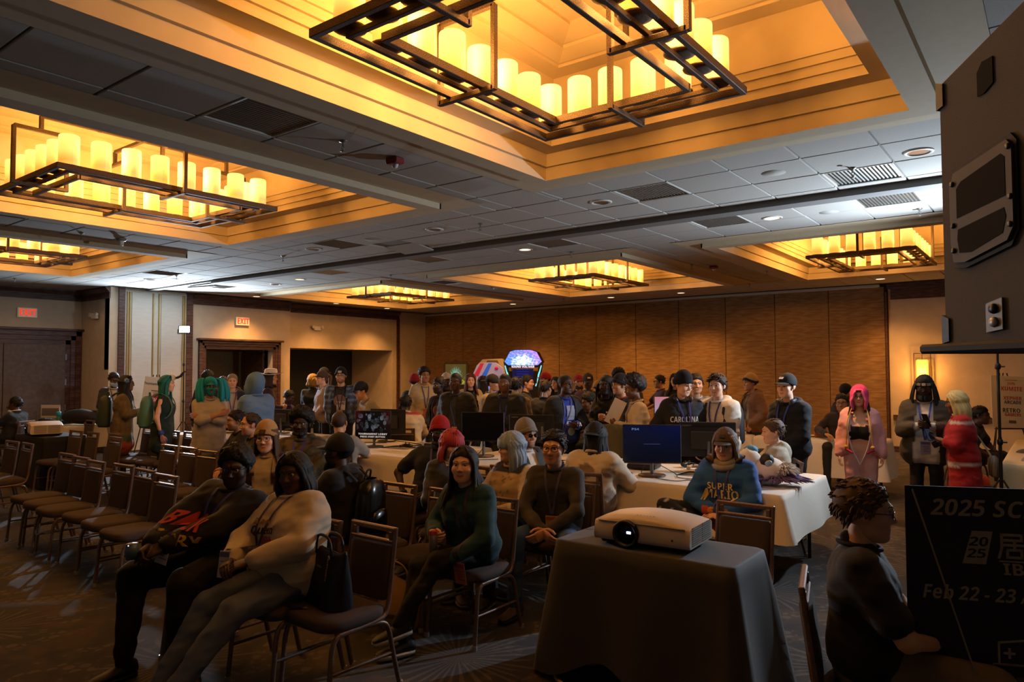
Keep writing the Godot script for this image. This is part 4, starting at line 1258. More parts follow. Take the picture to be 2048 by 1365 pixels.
	lathe(rd, [Vector2(0.0, 0.0), Vector2(0.05, 0.0), Vector2(0.05, 0.006), Vector2(0.0, 0.006)], 16, Transform3D(Basis(Vector3.RIGHT, PI / 2), Vector3(0.24, 1.78, 0.302)))
	obj("red_disc", rd, glow("b0223a", 0.4), t2)
	var bs := sbegin()
	quad(bs, Vector3(-0.26, 1.1, 0.312), Vector3(-0.26, 1.55, 0.312), Vector3(0.26, 1.55, 0.312), Vector3(0.26, 1.1, 0.312))
	obj("screen", bs, glow("3a78e0", 1.2), t2)
	for s in [-1.0, 1.0]:
		obj("speaker_tower", box(Vector3(s * 0.4, 1.32, 0.28), Vector3(0.13, 0.5, 0.14), 0.02), mat("c8ccd8", 0.4, 0.0, {"emission_enabled": true, "emission": Color(0.3, 0.5, 0.9), "emission_energy_multiplier": 0.4}), t2)
		var dk := sbegin()
		lathe(dk, [Vector2(0.0, 0.0), Vector2(0.045, 0.0), Vector2(0.04, 0.01), Vector2(0.0, 0.01)], 14, Transform3D(Basis(Vector3.RIGHT, PI / 2), Vector3(s * 0.4, 1.46, 0.352)))
		obj("speaker_cone", dk, mat("20242e", 0.5), t2)
	var t3 := thing("arcade_cabinet", "cream arcade cabinet with rounded header behind the white and red one", "arcade machine", Vector3(-13.1, 0, -16.35), 0.5)
	obj("body", box(Vector3(0, 0.8, 0), Vector3(0.8, 1.6, 0.5), 0.03), mat("b5ab94", 0.6), t3)
	var hd3 := sbegin()
	prism(hd3, [Vector2(-0.52, 1.5), Vector2(-0.46, 1.85), Vector2(-0.28, 2.04), Vector2(0.28, 2.06), Vector2(0.48, 1.86), Vector2(0.54, 1.5)], -0.15, 0.18)
	obj("header", hd3, mat("c4b894", 0.6), t3)
	var em := sbegin()
	prism(em, [Vector2(-0.18, 1.93), Vector2(-0.14, 2.01), Vector2(0.16, 2.01), Vector2(0.2, 1.93)], 0.18, 0.188)
	obj("emblem", em, mat("6d6a4a", 0.6), t3)
	var gl := sbegin()
	prism(gl, [Vector2(-0.42, 1.7), Vector2(-0.4, 1.84), Vector2(-0.3, 1.9), Vector2(-0.26, 1.76)], 0.18, 0.19)
	obj("green_leaf", gl, mat("2f6a48", 0.6), t3)
	var jung := picture(80, 80, func(u: float, v: float) -> Color:
		var n := nz.get_noise_2d(u * 4.0 + 9.0, v * 4.0)
		var c := Color(0.3, 0.24, 0.1).lerp(Color(0.45, 0.75, 0.72), clampf(1.3 - Vector2((u - 0.5) * 1.5, v - 0.6).length() * 2.6 + n * 0.6, 0, 1))
		return c.lerp(Color(0.75, 0.8, 0.2), clampf((v - 0.7) * 2.0 + n, 0, 0.7)))
	var t4 := thing("arcade_cabinet", "arcade cabinet with carved brown crest around a glowing jungle picture", "arcade machine", Vector3(-14.0, 0, -15.8), 0.55)
	obj("body", box(Vector3(0, 0.75, 0), Vector3(0.66, 1.5, 0.5), 0.03), mat("2c2216", 0.6), t4)
	var cr := sbegin()
	prism(cr, [Vector2(-0.36, 1.3), Vector2(-0.36, 1.9), Vector2(-0.3, 1.99), Vector2(-0.16, 1.96), Vector2(0.0, 2.02), Vector2(0.16, 1.96), Vector2(0.3, 1.99), Vector2(0.36, 1.88), Vector2(0.36, 1.3)], 0.1, 0.26)
	obj("crest", cr, mat("4a3820", 0.7), t4)
	var jq := sbegin()
	quad(jq, Vector3(-0.3, 1.32, 0.265), Vector3(-0.3, 1.9, 0.265), Vector3(0.3, 1.9, 0.265), Vector3(0.3, 1.32, 0.265), true)
	obj("picture", jq, lit_tex(jung, 0.9), t4)
func logo(parent: Node, at: Vector3, w: float, dark := false) -> void:
	var b := Basis()
	var g := sbegin()
	prism(g, [Vector2(-0.5 * w, -0.09 * w), Vector2(-0.5 * w, 0.08 * w), Vector2(0.5 * w, 0.1 * w), Vector2(0.5 * w, -0.07 * w)], 0.0, 0.002, Transform3D(b, at))
	obj("logo_plate", g, mat("2b3138" if not dark else "1c1628", 0.7), parent)
	write("logo_top", "RALEIGH", 0.045 * w / 0.6, mat("b8323a", 0.7), parent, Transform3D(b, at + Vector3(0.02 * w, 0.13 * w, 0.003)), 0.001, 0.9)
	write("logo_word", "RETRO", 0.115 * w / 0.6, mat("55655f" if dark else "6f8078", 0.6), parent, Transform3D(b * Basis(Vector3.BACK, 0.02), at + Vector3(0, 0.0, 0.004)), 0.001, 1.15)
	write("logo_tail", "GAMERS", 0.085 * w / 0.6, mat("c23a35", 0.7), parent, Transform3D(b * Basis(Vector3.BACK, 0.06), at + Vector3(0.04 * w, -0.15 * w, 0.003)), 0.001, 1.0, 0.25)
func prints() -> void:
	var t := thing("backdrop", "white printed backdrop with repeated RETRO GAMERS logos on a black pole frame", "backdrop", Vector3(-5.3, 0, -15.5), 0.03)
	var cl := sbegin()
	var nz := FastNoiseLite.new(); nz.seed = 2; nz.frequency = 1.6
	cl.set_smooth_group(1)
	var P := func(i: int, j: int) -> Vector3:
		var x := lerpf(-1.2, 1.17, i / 16.0)
		var y := lerpf(0.1, 2.4, j / 16.0)
		return Vector3(x, y, 0.02 * nz.get_noise_2d(x * 1.2 + y * 0.6, y * 0.5))
	for i in 16:
		for j in 16:
			quad(cl, P.call(i, j), P.call(i, j + 1), P.call(i + 1, j + 1), P.call(i + 1, j))
	obj("fabric", cl, mat("cfc0a2", 0.85), t)
	var fr := sbegin()
	for x in [-1.24, 1.32]: tube(fr, [Vector3(x, 0, -0.03), Vector3(x, 2.46, -0.03)], 0.02, 8)
	tube(fr, [Vector3(-1.24, 2.41, -0.03), Vector3(1.32, 2.41, -0.03)], 0.014, 8)
	for x in [-1.24, 1.32]: bx(fr, Vector3(x, 0.01, -0.03), Vector3(0.4, 0.02, 0.4), Transform3D(), 0.004)
	obj("pole_frame", fr, mat("15120f", 0.5), t)
	for row in 6:
		var n := 4 if row % 2 == 0 else 3
		for k in n:
			logo(t, Vector3((k - (n - 1) / 2.0) * 0.6, 2.16 - row * 0.345, 0.02), 0.46)
	var u := thing("rollup_banner", "dark purple roll-up banner with a red diamond and photo strip, right of the backdrop", "banner", Vector3(-3.25, 0, -13.9), 0.42)
	obj("sheet", box(Vector3(0, 0.98, 0), Vector3(0.62, 1.9, 0.006)), mat("231a38", 0.7), u)
	obj("top_bar", box(Vector3(0, 1.94, 0), Vector3(0.64, 0.03, 0.02), 0.005), mat("a9a49c", 0.4, 0.6), u)
	obj("base", box(Vector3(0, 0.03, 0), Vector3(0.66, 0.06, 0.2), 0.02), mat("6a6762", 0.4, 0.6), u)
	logo(u, Vector3(0, 1.7, 0.004), 0.5, true)
	var dm := sbegin()
	prism(dm, [Vector2(0, 1.5), Vector2(0.2, 1.24), Vector2(0, 0.98), Vector2(-0.2, 1.24)], 0.003, 0.006)
	obj("diamond", dm, mat("c4503c", 0.7), u)
	dm = sbegin()
	prism(dm, [Vector2(0, 1.46), Vector2(0.17, 1.24), Vector2(0, 1.02), Vector2(-0.17, 1.24)], 0.006, 0.008)
	obj("diamond_field", dm, mat("d9b79a", 0.7), u)
	var r := RandomNumberGenerator.new(); r.seed = 77
	for k in 6:
		var c := [Color("3d4a58"), Color("6b5a3a"), Color("4d5c4a"), Color("7a6040"), Color("52483f"), Color("806a4c")][k] as Color
		var x := (k % 3 - 1) * 0.205
		var y := 0.86 - (k / 3) * 0.3
		var tx := picture(40, 48, func(a: float, b: float) -> Color:
			var h := fposmod(sin(floorf(a * 9.0) * 12.9 + floorf(b * 11.0) * 78.2 + k * 3.1) * 43758.5, 1.0)
			return c * (0.45 + 1.0 * h))
		var m := StandardMaterial3D.new()
		m.albedo_texture = tx
		m.roughness = 0.7
		var q := sbegin()
		quad(q, Vector3(x - 0.1, y - 0.14, 0.0045), Vector3(x - 0.1, y + 0.14, 0.0045), Vector3(x + 0.1, y + 0.14, 0.0045), Vector3(x + 0.1, y - 0.14, 0.0045), true)
		obj("photo", q, m, u)
	var e := thing("table_banner", "maroon table banner lettered XPOS in front of the roll-up banner", "banner", Vector3(-2.98, 0, -11.6), 0.3)
	obj("sheet", box(Vector3(0, 0.82, 0), Vector3(0.8, 0.36, 0.006)), mat("4d1534", 0.7), e)
	write("lettering", "EXPOS", 0.11, mat("d6c6b6", 0.6), e, Transform3D(Basis(), Vector3(-0.02, 0.9, 0.005)), 0.001)
	write("lettering", "POP-UP", 0.1, mat("75588a", 0.6), e, Transform3D(Basis(), Vector3(-0.02, 0.73, 0.005)), 0.001)
	obj("stand", box(Vector3(0, 0.32, -0.02), Vector3(0.06, 0.64, 0.04), 0.006), mat("6a6762", 0.4, 0.5), e)
	var l := thing("table_banner", "dark banner with red lettering and orange shapes behind the man in the vest", "banner", Vector3(-1.62, 0, -11.2), 0.5)
	obj("sheet", box(Vector3(0, 0.55, 0), Vector3(0.9, 1.0, 0.006)), mat("1d1724", 0.7), l)
	write("lettering", "RALEIGH", 0.12, mat("8d2028", 0.6), l, Transform3D(Basis(), Vector3(0, 0.88, 0.005)), 0.001, 0.95, 0.1)
	write("lettering", "RETRO", 0.17, mat("3d4146", 0.6), l, Transform3D(Basis(), Vector3(0, 0.68, 0.005)), 0.001)
	var sh := sbegin()
	prism(sh, [Vector2(-0.4, 0.3), Vector2(-0.36, 0.5), Vector2(-0.2, 0.56), Vector2(0.1, 0.5), Vector2(0.3, 0.54), Vector2(0.36, 0.3), Vector2(0.2, 0.36), Vector2(0.05, 0.3), Vector2(-0.1, 0.38), Vector2(-0.25, 0.28)], 0.004, 0.007)
	obj("orange_shape", sh, mat("b0341f", 0.6), l)
	obj("top_edge", box(Vector3(0, 1.06, 0), Vector3(0.92, 0.05, 0.02), 0.008), mat("8f2a22", 0.5), l)
	var x := thing("rollup_banner", "white roll-up banner lettered XEPHER ARCADE beside the tall arcade cabinet", "banner", Vector3(-10.4, 0, -15.7), 0.45)
	obj("sheet", box(Vector3(0, 0.98, 0), Vector3(0.98, 1.9, 0.006)), mat("cdbfae", 0.8), x)
	obj("top_bar", box(Vector3(0, 1.94, 0), Vector3(1.0, 0.03, 0.02), 0.005), mat("d5cdb8", 0.4), x)
	obj("base", box(Vector3(0, 0.03, 0), Vector3(1.0, 0.06, 0.2), 0.02), mat("6a6762", 0.4, 0.5), x)
	write("lettering", "XEPHER", 0.17, mat("c8352c", 0.6), x, Transform3D(Basis(Vector3.BACK, 0.03), Vector3(-0.02, 1.7, 0.006)), 0.002, 1.0, 0.2)
	write("lettering", "ARCADE", 0.15, mat("2c3550", 0.6), x, Transform3D(Basis(Vector3.BACK, 0.03), Vector3(0.04, 1.5, 0.006)), 0.002, 1.0, 0.2)
	var dots := sbegin()
	for k in 40: bx(dots, Vector3(-0.45 + 0.9 * fposmod(k * 0.618, 1.0), 0.2 + 1.68 * fposmod(k * 0.381, 1.0), 0.004), Vector3(0.02, 0.012, 0.001))
	obj("speckle", dots, mat("a8a0a0", 0.8), x)
func poster_easel(at: Vector3, turn: float, label: String, fill: Array, tilt: float) -> void:
	var t := thing("easel", label + " on a folding easel", "easel", at, turn)
	for s in [-1.0, 1.0]:
		var l := sbegin()
		tube(l, [Vector3(s * 0.34, 0, 0.12), Vector3(s * 0.06, 1.66, -0.1)], 0.011, 6)
		obj("leg", l, mat("191614", 0.5), t)
	var rl := sbegin()
	tube(rl, [Vector3(0, 0, -0.5), Vector3(0, 1.66, -0.1)], 0.011, 6)
	obj("leg", rl, mat("191614", 0.5), t)
	obj("ledge", box(Vector3(0, 0.72, 0.05), Vector3(0.5, 0.02, 0.07), 0.004), mat("191614", 0.5), t)
	var xf := Transform3D(Basis(Vector3.BACK, tilt) * Basis(Vector3.RIGHT, -0.11), Vector3(0, 0.735, 0.045))
	var p := thing("poster", label, "poster", at, turn)
	var b := sbegin()
	bx(b, Vector3(0, 0.44, 0), Vector3(0.58, 0.88, 0.008), xf, 0.002)
	obj("board", b, mat("d3cdc2", 0.8), p)
	for f in fill:
		if f[0] == "line":
			var q := sbegin()
			bx(q, Vector3(f[1], f[2], 0.005), Vector3(f[3], f[4], 0.002), xf)
			obj("printed_line", q, mat(f[5], 0.7), p)
		elif f[0] == "star":
			var q := sbegin()
			var o := []
			for k in 12: o.append(Vector2(f[1] + cos(TAU * k / 12.0) * f[3] * (1.0 if k % 2 else 0.72), f[2] + sin(TAU * k / 12.0) * f[4] * (1.0 if k % 2 else 0.72)))
			prism(q, o, 0.004, 0.006, xf)
			obj("printed_star", q, mat(f[5], 0.7), p)
		else:
			write("printed_lettering", f[0], f[3], mat(f[5], 0.7), p, xf * Transform3D(Basis(), Vector3(f[1], f[2], 0.007)), 0.001, f[4])
func loudspeaker_and_stands() -> void:
	var t := thing("loudspeaker", "big black loudspeaker with recessed side handle hanging into the top right", "speaker", Vector3(-0.02, 1.79, -2.10), 0.0)
	var carpet_black := grain("39342f", 0.45, 0.35, Vector3.ONE * 9.0, 0.85)
	var blk := mat("0d0c0c", 0.7)
	t.rotation.y = 0.75
	var foot := [Vector2(-0.18, 0.165), Vector2(0.2, 0.165), Vector2(0.2, -0.2), Vector2(-0.03, -0.2), Vector2(-0.18, -0.10)]
	var st := sbegin()
	var hgt := func(x: float, z: float) -> float: return 0.74 - 0.10 * clampf((-z + 0.165) / 0.33, 0, 1)
	st.set_smooth_group(-1)
	for i in foot.size():
		var a: Vector2 = foot[i]
		var b: Vector2 = foot[(i + 1) % foot.size()]
		quad(st, Vector3(a.x, 0.02, a.y), Vector3(a.x, hgt.call(a.x, a.y), a.y), Vector3(b.x, hgt.call(b.x, b.y), b.y), Vector3(b.x, 0.02, b.y))
	for i in range(1, foot.size() - 1):
		for q in [foot[0], foot[i + 1], foot[i]]: st.add_vertex(Vector3(q.x, hgt.call(q.x, q.y), q.y))
		for q in [foot[0], foot[i], foot[i + 1]]: st.add_vertex(Vector3(q.x, 0.02, q.y))
	obj("cabinet", st, carpet_black, t)
	obj("base_plate", box(Vector3(0.01, 0.008, -0.01), Vector3(0.4, 0.024, 0.36), 0.006), blk, t)
	var a: Vector2 = foot[4]
	var b2: Vector2 = foot[0]
	var e := Vector3(b2.x - a.x, 0, b2.y - a.y)
	var L := e.length()
	e = e.normalized()
	var n := e.cross(Vector3.UP).normalized()
	if n.x > 0: n = -n
	var xf := Transform3D(Basis(e, Vector3.UP, e.cross(Vector3.UP)), Vector3(a.x, 0, a.y))
	if (xf.basis.z).dot(n) < 0: xf.basis.z = -xf.basis.z
	set_meta("spk", 1)
	loud_side(t, xf, L, n, e, Vector3(a.x, 0, a.y))
	obj("front_grille", box(Vector3(0.01, 0.38, 0.172), Vector3(0.37, 0.69, 0.016), 0.006), mat("050505", 0.9), t)
	var sp := thing("speaker_stand", "black pole stand carrying the big loudspeaker, outside the right edge", "stand", Vector3(0.06, 0, -2.15))
	var pl := sbegin()
	tube(pl, [Vector3(0, 0.25, 0), Vector3(0, 1.79, 0)], 0.018, 10)
	obj("pole", pl, blk, sp)
	for k in 3:
		var lg := sbegin()
		var d := Vector3(cos(TAU * k / 3.0 + 0.4), 0, sin(TAU * k / 3.0 + 0.4))
		tube(lg, [Vector3(0, 0.7, 0) + d * 0.03, d * 0.5 + Vector3(0, 0.012, 0)], 0.011, 8)
		obj("leg", lg, blk, sp)
	flood_stand(Vector3(-15.45, 0, -8.33), 2.66, Vector3(0.80, 0.0, 0.42), "slim black light stand with a glaring white flood lamp by the pocket doors", true)
	flood_stand(Vector3(-0.50, 0, -8.80), 2.50, Vector3(-0.42, 0.0, 0.55), "slim black light stand rising behind the schedule banner at the right", false)
	schedule_banner()
func loud_side(t: Node3D, _xf: Transform3D, L: float, n: Vector3, e: Vector3, o: Vector3) -> void:
	var P := func(u: float, y: float, k: float) -> Vector3: return o + e * (u * L) + Vector3(0, y, 0) + n * k
	var plate := func(pts: Array, k0: float, k1: float) -> SurfaceTool:
		var st := sbegin()
		var b := Basis(e, Vector3.UP, n)
		if b.determinant() < 0: b = Basis(-e, Vector3.UP, n)
		var sg := 1.0 if b.x.dot(e) > 0 else -1.0
		var ol := []
		for q in pts: ol.append(Vector2(q.x * L * sg, q.y))
		prism(st, ol, k0, k1, Transform3D(b, o))
		return st
	var rim := mat("4b463f", 0.6)
	var hole := mat("040404", 0.95)
	obj("handle_frame", plate.call([Vector2(0.16, 0.20), Vector2(0.12, 0.26), Vector2(0.12, 0.40), Vector2(0.18, 0.435), Vector2(0.84, 0.47), Vector2(0.9, 0.45), Vector2(0.9, 0.26), Vector2(0.82, 0.225), Vector2(0.3, 0.195)], 0.0, 0.006), mat("1b1917", 0.7), t)
	obj("handle_rim", plate.call([Vector2(0.18, 0.212), Vector2(0.15, 0.262), Vector2(0.15, 0.395), Vector2(0.2, 0.425), Vector2(0.82, 0.457), Vector2(0.87, 0.44), Vector2(0.87, 0.265), Vector2(0.8, 0.237), Vector2(0.32, 0.208)], 0.006, 0.012), rim, t)
	obj("handle_opening", plate.call([Vector2(0.24, 0.315), Vector2(0.24, 0.385), Vector2(0.3, 0.4), Vector2(0.76, 0.43), Vector2(0.8, 0.42), Vector2(0.8, 0.335)], 0.0121, 0.0128), hole, t)
	obj("handle_opening", plate.call([Vector2(0.26, 0.232), Vector2(0.24, 0.265), Vector2(0.25, 0.288), Vector2(0.78, 0.31), Vector2(0.8, 0.29), Vector2(0.76, 0.255), Vector2(0.4, 0.228)], 0.0121, 0.0128), hole, t)
	for q in [[0.19, 0.24], [0.19, 0.40], [0.84, 0.27], [0.84, 0.44], [0.19, 0.3], [0.85, 0.33]]:
		var s := sbegin()
		lathe(s, [Vector2(0.0, 0.0), Vector2(0.007, 0.0), Vector2(0.006, 0.004), Vector2(0.0, 0.004)], 8, Transform3D(Basis(e, n, e.cross(n)), P.call(q[0], q[1], 0.012)))
		obj("screw", s, mat("151413", 0.4), t)
	obj("rigging_socket", plate.call([Vector2(0.48, 0.585), Vector2(0.48, 0.64), Vector2(0.54, 0.66), Vector2(0.66, 0.66), Vector2(0.66, 0.6), Vector2(0.55, 0.585)], 0.0, 0.003), hole, t)
	obj("connector_plate", plate.call([Vector2(0.52, 0.04), Vector2(0.52, 0.105), Vector2(0.7, 0.115), Vector2(0.7, 0.045)], 0.0, 0.006), mat("6a6660", 0.4, 0.5), t)
	for y in [0.062, 0.092]:
		var s := sbegin()
		lathe(s, [Vector2(0.0, 0.0), Vector2(0.012, 0.0), Vector2(0.01, 0.006), Vector2(0.0, 0.006)], 12, Transform3D(Basis(e, n, e.cross(n)), P.call(0.61, y, 0.006)))
		obj("socket", s, mat("1a1a1a" if y > 0.08 else "a9a9a9", 0.4, 0.3), t)
	for y in [0.04, 0.62]: obj("corner_cap", plate.call([Vector2(-0.03, y - 0.02), Vector2(-0.03, y + 0.05), Vector2(0.06, y + 0.04), Vector2(0.06, y - 0.015)], -0.01, 0.005), mat("131212", 0.5), t)
func flood_stand(at: Vector3, h: float, d: Vector3, label: String, hot: bool) -> void:
	var t := thing("light_stand", label, "light stand", at)
	var blk := mat("121214", 0.5)
	var p := sbegin()
	tube(p, [Vector3(0, 0.1, 0), Vector3(0, h * 0.42, 0)], 0.017, 8)
	tube(p, [Vector3(0, h * 0.4, 0), Vector3(0, h * 0.72, 0)], 0.014, 8)
	tube(p, [Vector3(0, h * 0.7, 0), Vector3(0, h - 0.02, 0)], 0.011, 8)
	obj("pole", p, blk, t)
	for y in [0.4, 0.705]:
		var c := sbegin()
		lathe(c, [Vector2(0.018, -0.03), Vector2(0.026, -0.02), Vector2(0.026, 0.02), Vector2(0.018, 0.03)], 10, Transform3D(Basis(), Vector3(0, h * y, 0)))
		tube(c, [Vector3(0.02, h * y, 0), Vector3(0.06, h * y, 0.01)], 0.009, 6)
		obj("clamp_knob", c, blk, t)
	for k in 3:
		var a := TAU * k / 3.0 + 0.5
		var lg := sbegin()
		var v := Vector3(cos(a), 0, sin(a))
		tube(lg, [Vector3(0, 0.62, 0) + v * 0.02, v * 0.42 + Vector3(0, 0.012, 0)], 0.009, 6)
		obj("leg", lg, blk, t)
		var br := sbegin()
		tube(br, [Vector3(0, 0.2, 0), v * 0.26 + Vector3(0, 0.24, 0)], 0.006, 5)
		obj("brace", br, blk, t)
	var fl := thing("flood_lamp", ("glaring white flood lamp head on the stand by the pocket doors" if hot else "flood lamp head hidden behind the loudspeaker"), "flood lamp", at + Vector3(0, h, 0), atan2(d.x, d.z))
	obj("housing", box(Vector3(0, 0, -0.045), Vector3(0.24, 0.17, 0.07), 0.012), blk, fl)
	var g := sbegin()
	bx(g, Vector3(0, 0, -0.006), Vector3(0.2, 0.13, 0.008), Transform3D(), 0.002)
	obj("lamp_face", g, glow("f2f7ff", 60.0 if hot else 20.0), fl)
	var br2 := sbegin()
	for s in [-1.0, 1.0]: bar(br2, Vector3(s * 0.13, 0, -0.05), Vector3(s * 0.13, -0.1, -0.03), 0.012, 0.02)
	bar(br2, Vector3(-0.13, -0.1, -0.03), Vector3(0.13, -0.1, -0.03), 0.02, 0.012)
	obj("bracket", br2, blk, fl)
func strokes(parent: Node, called: String, segs: Array, w: float, m: Material, xf: Transform3D) -> void:
	var st := sbegin()
	for s in segs:
		var a := Vector3(s[0], s[1], 0.004)
		var b := Vector3(s[2], s[3], 0.004)
		var d := (b - a).normalized()
		var bs := Basis(d, Vector3.BACK.cross(d), Vector3.BACK)
		bx(st, Vector3.ZERO, Vector3((b - a).length() + w, w, 0.002), xf * Transform3D(bs, (a + b) / 2))
	obj(called, st, m, parent)
func schedule_banner() -> void:
	var t := thing("schedule_banner", "dark navy banner lettered 2025 SCHEDULE in the lower right corner", "banner", Vector3(-0.13, 0, -3.36), 0.40)
	obj("sheet", box(Vector3(0, 0.68, 0), Vector3(0.8, 1.22, 0.004)), mat("0d0b1c", 0.75), t)
	var ink := mat("8a7f72", 0.7)
	var sk := 0.18
	write("lettering", "2025 SCHEDULE", 0.062, ink, t, Transform3D(Basis(), Vector3(0.01, 1.21, 0.004)), 0.001, 1.0, sk)
	write("lettering", "IBASHOCON", 0.043, ink, t, Transform3D(Basis(), Vector3(0.14, 0.985, 0.004)), 0.001, 1.2, -0.1)
	write("lettering", "Feb 22 - 23 / Raleigh, NC", 0.052, ink, t, Transform3D(Basis(), Vector3(0.02, 0.885, 0.004)), 0.001, 0.88, sk)
	write("lettering", "June 20 - 22 / Atlanta, GA", 0.052, ink, t, Transform3D(Basis(), Vector3(0.02, 0.30, 0.004)), 0.001, 0.88, sk)
	var pl := sbegin()
	prism(pl, [Vector2(-0.205, 1.0), Vector2(-0.17, 1.125), Vector2(-0.1, 1.125), Vector2(-0.125, 1.0)], 0.002, 0.004)
	obj("year_plate", pl, ink, t)
	write("lettering", "20", 0.034, mat("0d0b1c", 0.75), t, Transform3D(Basis(), Vector3(-0.148, 1.085, 0.005)), 0.001, 1.3, sk)
	write("lettering", "25", 0.034, mat("0d0b1c", 0.75), t, Transform3D(Basis(), Vector3(-0.156, 1.04, 0.005)), 0.001, 1.3, sk)
	obj("rule", box(Vector3(0.15, 1.015, 0.003), Vector3(0.46, 0.005, 0.002)), ink, t)
	var kj := [
		[[0.15, 0.9, 0.85, 0.9], [0.85, 0.9, 0.85, 0.7], [0.15, 0.7, 0.85, 0.7], [0.15, 0.9, 0.15, 0.4], [0.15, 0.4, 0.05, 0.05], [0.25, 0.52, 0.95, 0.52], [0.6, 0.66, 0.6, 0.34], [0.35, 0.34, 0.85, 0.34], [0.35, 0.34, 0.35, 0.06], [0.85, 0.34, 0.85, 0.06], [0.35, 0.06, 0.85, 0.06]],
		[[0.02, 0.65, 0.32, 0.65], [0.17, 0.92, 0.17, 0.2], [0.0, 0.14, 0.34, 0.26], [0.45, 0.92, 0.9, 0.92], [0.45, 0.92, 0.45, 0.6], [0.9, 0.92, 0.9, 0.6], [0.45, 0.76, 0.9, 0.76], [0.45, 0.6, 0.9, 0.6], [0.38, 0.48, 0.98, 0.48], [0.55, 0.48, 0.38, 0.2], [0.5, 0.34, 0.92, 0.34], [0.92, 0.34, 0.85, 0.04], [0.7, 0.34, 0.5, 0.04]],
		[[0.05, 0.9, 0.48, 0.9], [0.1, 0.72, 0.1, 0.3], [0.1, 0.72, 0.45, 0.72], [0.45, 0.72, 0.45, 0.45], [0.1, 0.45, 0.45, 0.45], [0.1, 0.3, 0.02, 0.05], [0.9, 0.94, 0.6, 0.82], [0.6, 0.82, 0.6, 0.4], [0.6, 0.4, 0.5, 0.05], [0.6, 0.58, 0.98, 0.58], [0.82, 0.58, 0.82, 0.04]],
		[[0.12, 0.82, 0.88, 0.82], [0.88, 0.82, 0.88, 0.15], [0.1, 0.15, 0.88, 0.15]],
		[[0.1, 0.85, 0.35, 0.68], [0.1, 0.1, 0.5, 0.2], [0.5, 0.2, 0.92, 0.7]]]
	for k in kj.size():
		var s := 0.1
		strokes(t, "japanese_character", kj[k], 0.1, ink, Transform3D(Basis.from_scale(Vector3(s * 0.95, s, 1.0)), Vector3(-0.085 + k * 0.103, 1.025, 0)))
	var line := func(pts: Array, w: float) -> void:
		var seg := []
		for i in pts.size(): seg.append([pts[i].x, pts[i].y, pts[(i + 1) % pts.size()].x, pts[(i + 1) % pts.size()].y])
		strokes(t, "emblem_outline", seg, w, ink, Transform3D())
	line.call([Vector2(-0.09, 0.63), Vector2(-0.09, 0.71), Vector2(0.07, 0.735), Vector2(0.08, 0.63)], 0.008)
	line.call([Vector2(-0.1, 0.42), Vector2(-0.11, 0.63), Vector2(0.22, 0.63), Vector2(0.2, 0.42)], 0.006)
	line.call([Vector2(0.1, 0.66), Vector2(0.105, 0.71), Vector2(0.14, 0.71), Vector2(0.155, 0.67), Vector2(0.12, 0.64)], 0.006)
	var mee := sbegin()
	prism(mee, [Vector2(0.17, 0.65), Vector2(0.19, 0.70), Vector2(0.165, 0.715), Vector2(0.19, 0.74), Vector2(0.195, 0.765), Vector2(0.22, 0.765), Vector2(0.225, 0.74), Vector2(0.25, 0.715), Vector2(0.225, 0.70), Vector2(0.24, 0.65)], 0.002, 0.005)
	obj("emblem_figure", mee, mat("1d1a2c", 0.7), t)
	line.call([Vector2(0.17, 0.65), Vector2(0.19, 0.70), Vector2(0.165, 0.715), Vector2(0.19, 0.74), Vector2(0.195, 0.765), Vector2(0.22, 0.765), Vector2(0.225, 0.74), Vector2(0.25, 0.715), Vector2(0.225, 0.70), Vector2(0.24, 0.65)], 0.005)
	strokes(t, "emblem_cross", [[-0.07, 0.672, -0.04, 0.672], [-0.055, 0.657, -0.055, 0.687]], 0.009, ink, Transform3D())
	for x in [0.025, 0.05]: obj("emblem_button", box(Vector3(x, 0.68, 0.004), Vector3(0.012, 0.012, 0.002)), ink, t)
	write("lettering", "SFGE", 0.095, mat("4a4450", 0.7), t, Transform3D(Basis(), Vector3(0.055, 0.535, 0.005)), 0.001, 1.25, 0.1)
	obj("emblem_band", box(Vector3(0.05, 0.462, 0.004), Vector3(0.3, 0.018, 0.002)), mat("4a4450", 0.7), t)
	for s in [-1.0, 1.0]:
		var f := sbegin()
		prism(f, [Vector2(0.05 + s * 0.17, 0.425), Vector2(0.05 + s * 0.175, 0.395), Vector2(0.05 + s * 0.05, 0.37), Vector2(0.05 + s * 0.05, 0.39)], 0.002, 0.005)
		obj("emblem_flipper", f, mat("4a4450", 0.7), t)
	for s in [[Vector3(-0.38, 1.28, 0.03), Vector3(-0.04, 0.02, 0.16)], [Vector3(0.38, 1.28, 0.03), Vector3(0.02, 0.02, 0.16)]]:
		var rd := sbegin()
		tube(rd, [s[0], s[1]], 0.0035, 6)
		obj("tension_rod", rd, mat("77706a", 0.4, 0.4), t)
	var ft := sbegin()
	for s in [-1.0, 1.0]: tube(ft, [Vector3(0, 0.03, 0.0), Vector3(s * 0.34, 0.012, -0.3)], 0.01, 6)
	tube(ft, [Vector3(0, 0.03, 0.0), Vector3(0, 0.012, 0.2)], 0.01, 6)
	obj("foot_frame", ft, mat("151414", 0.5), t)
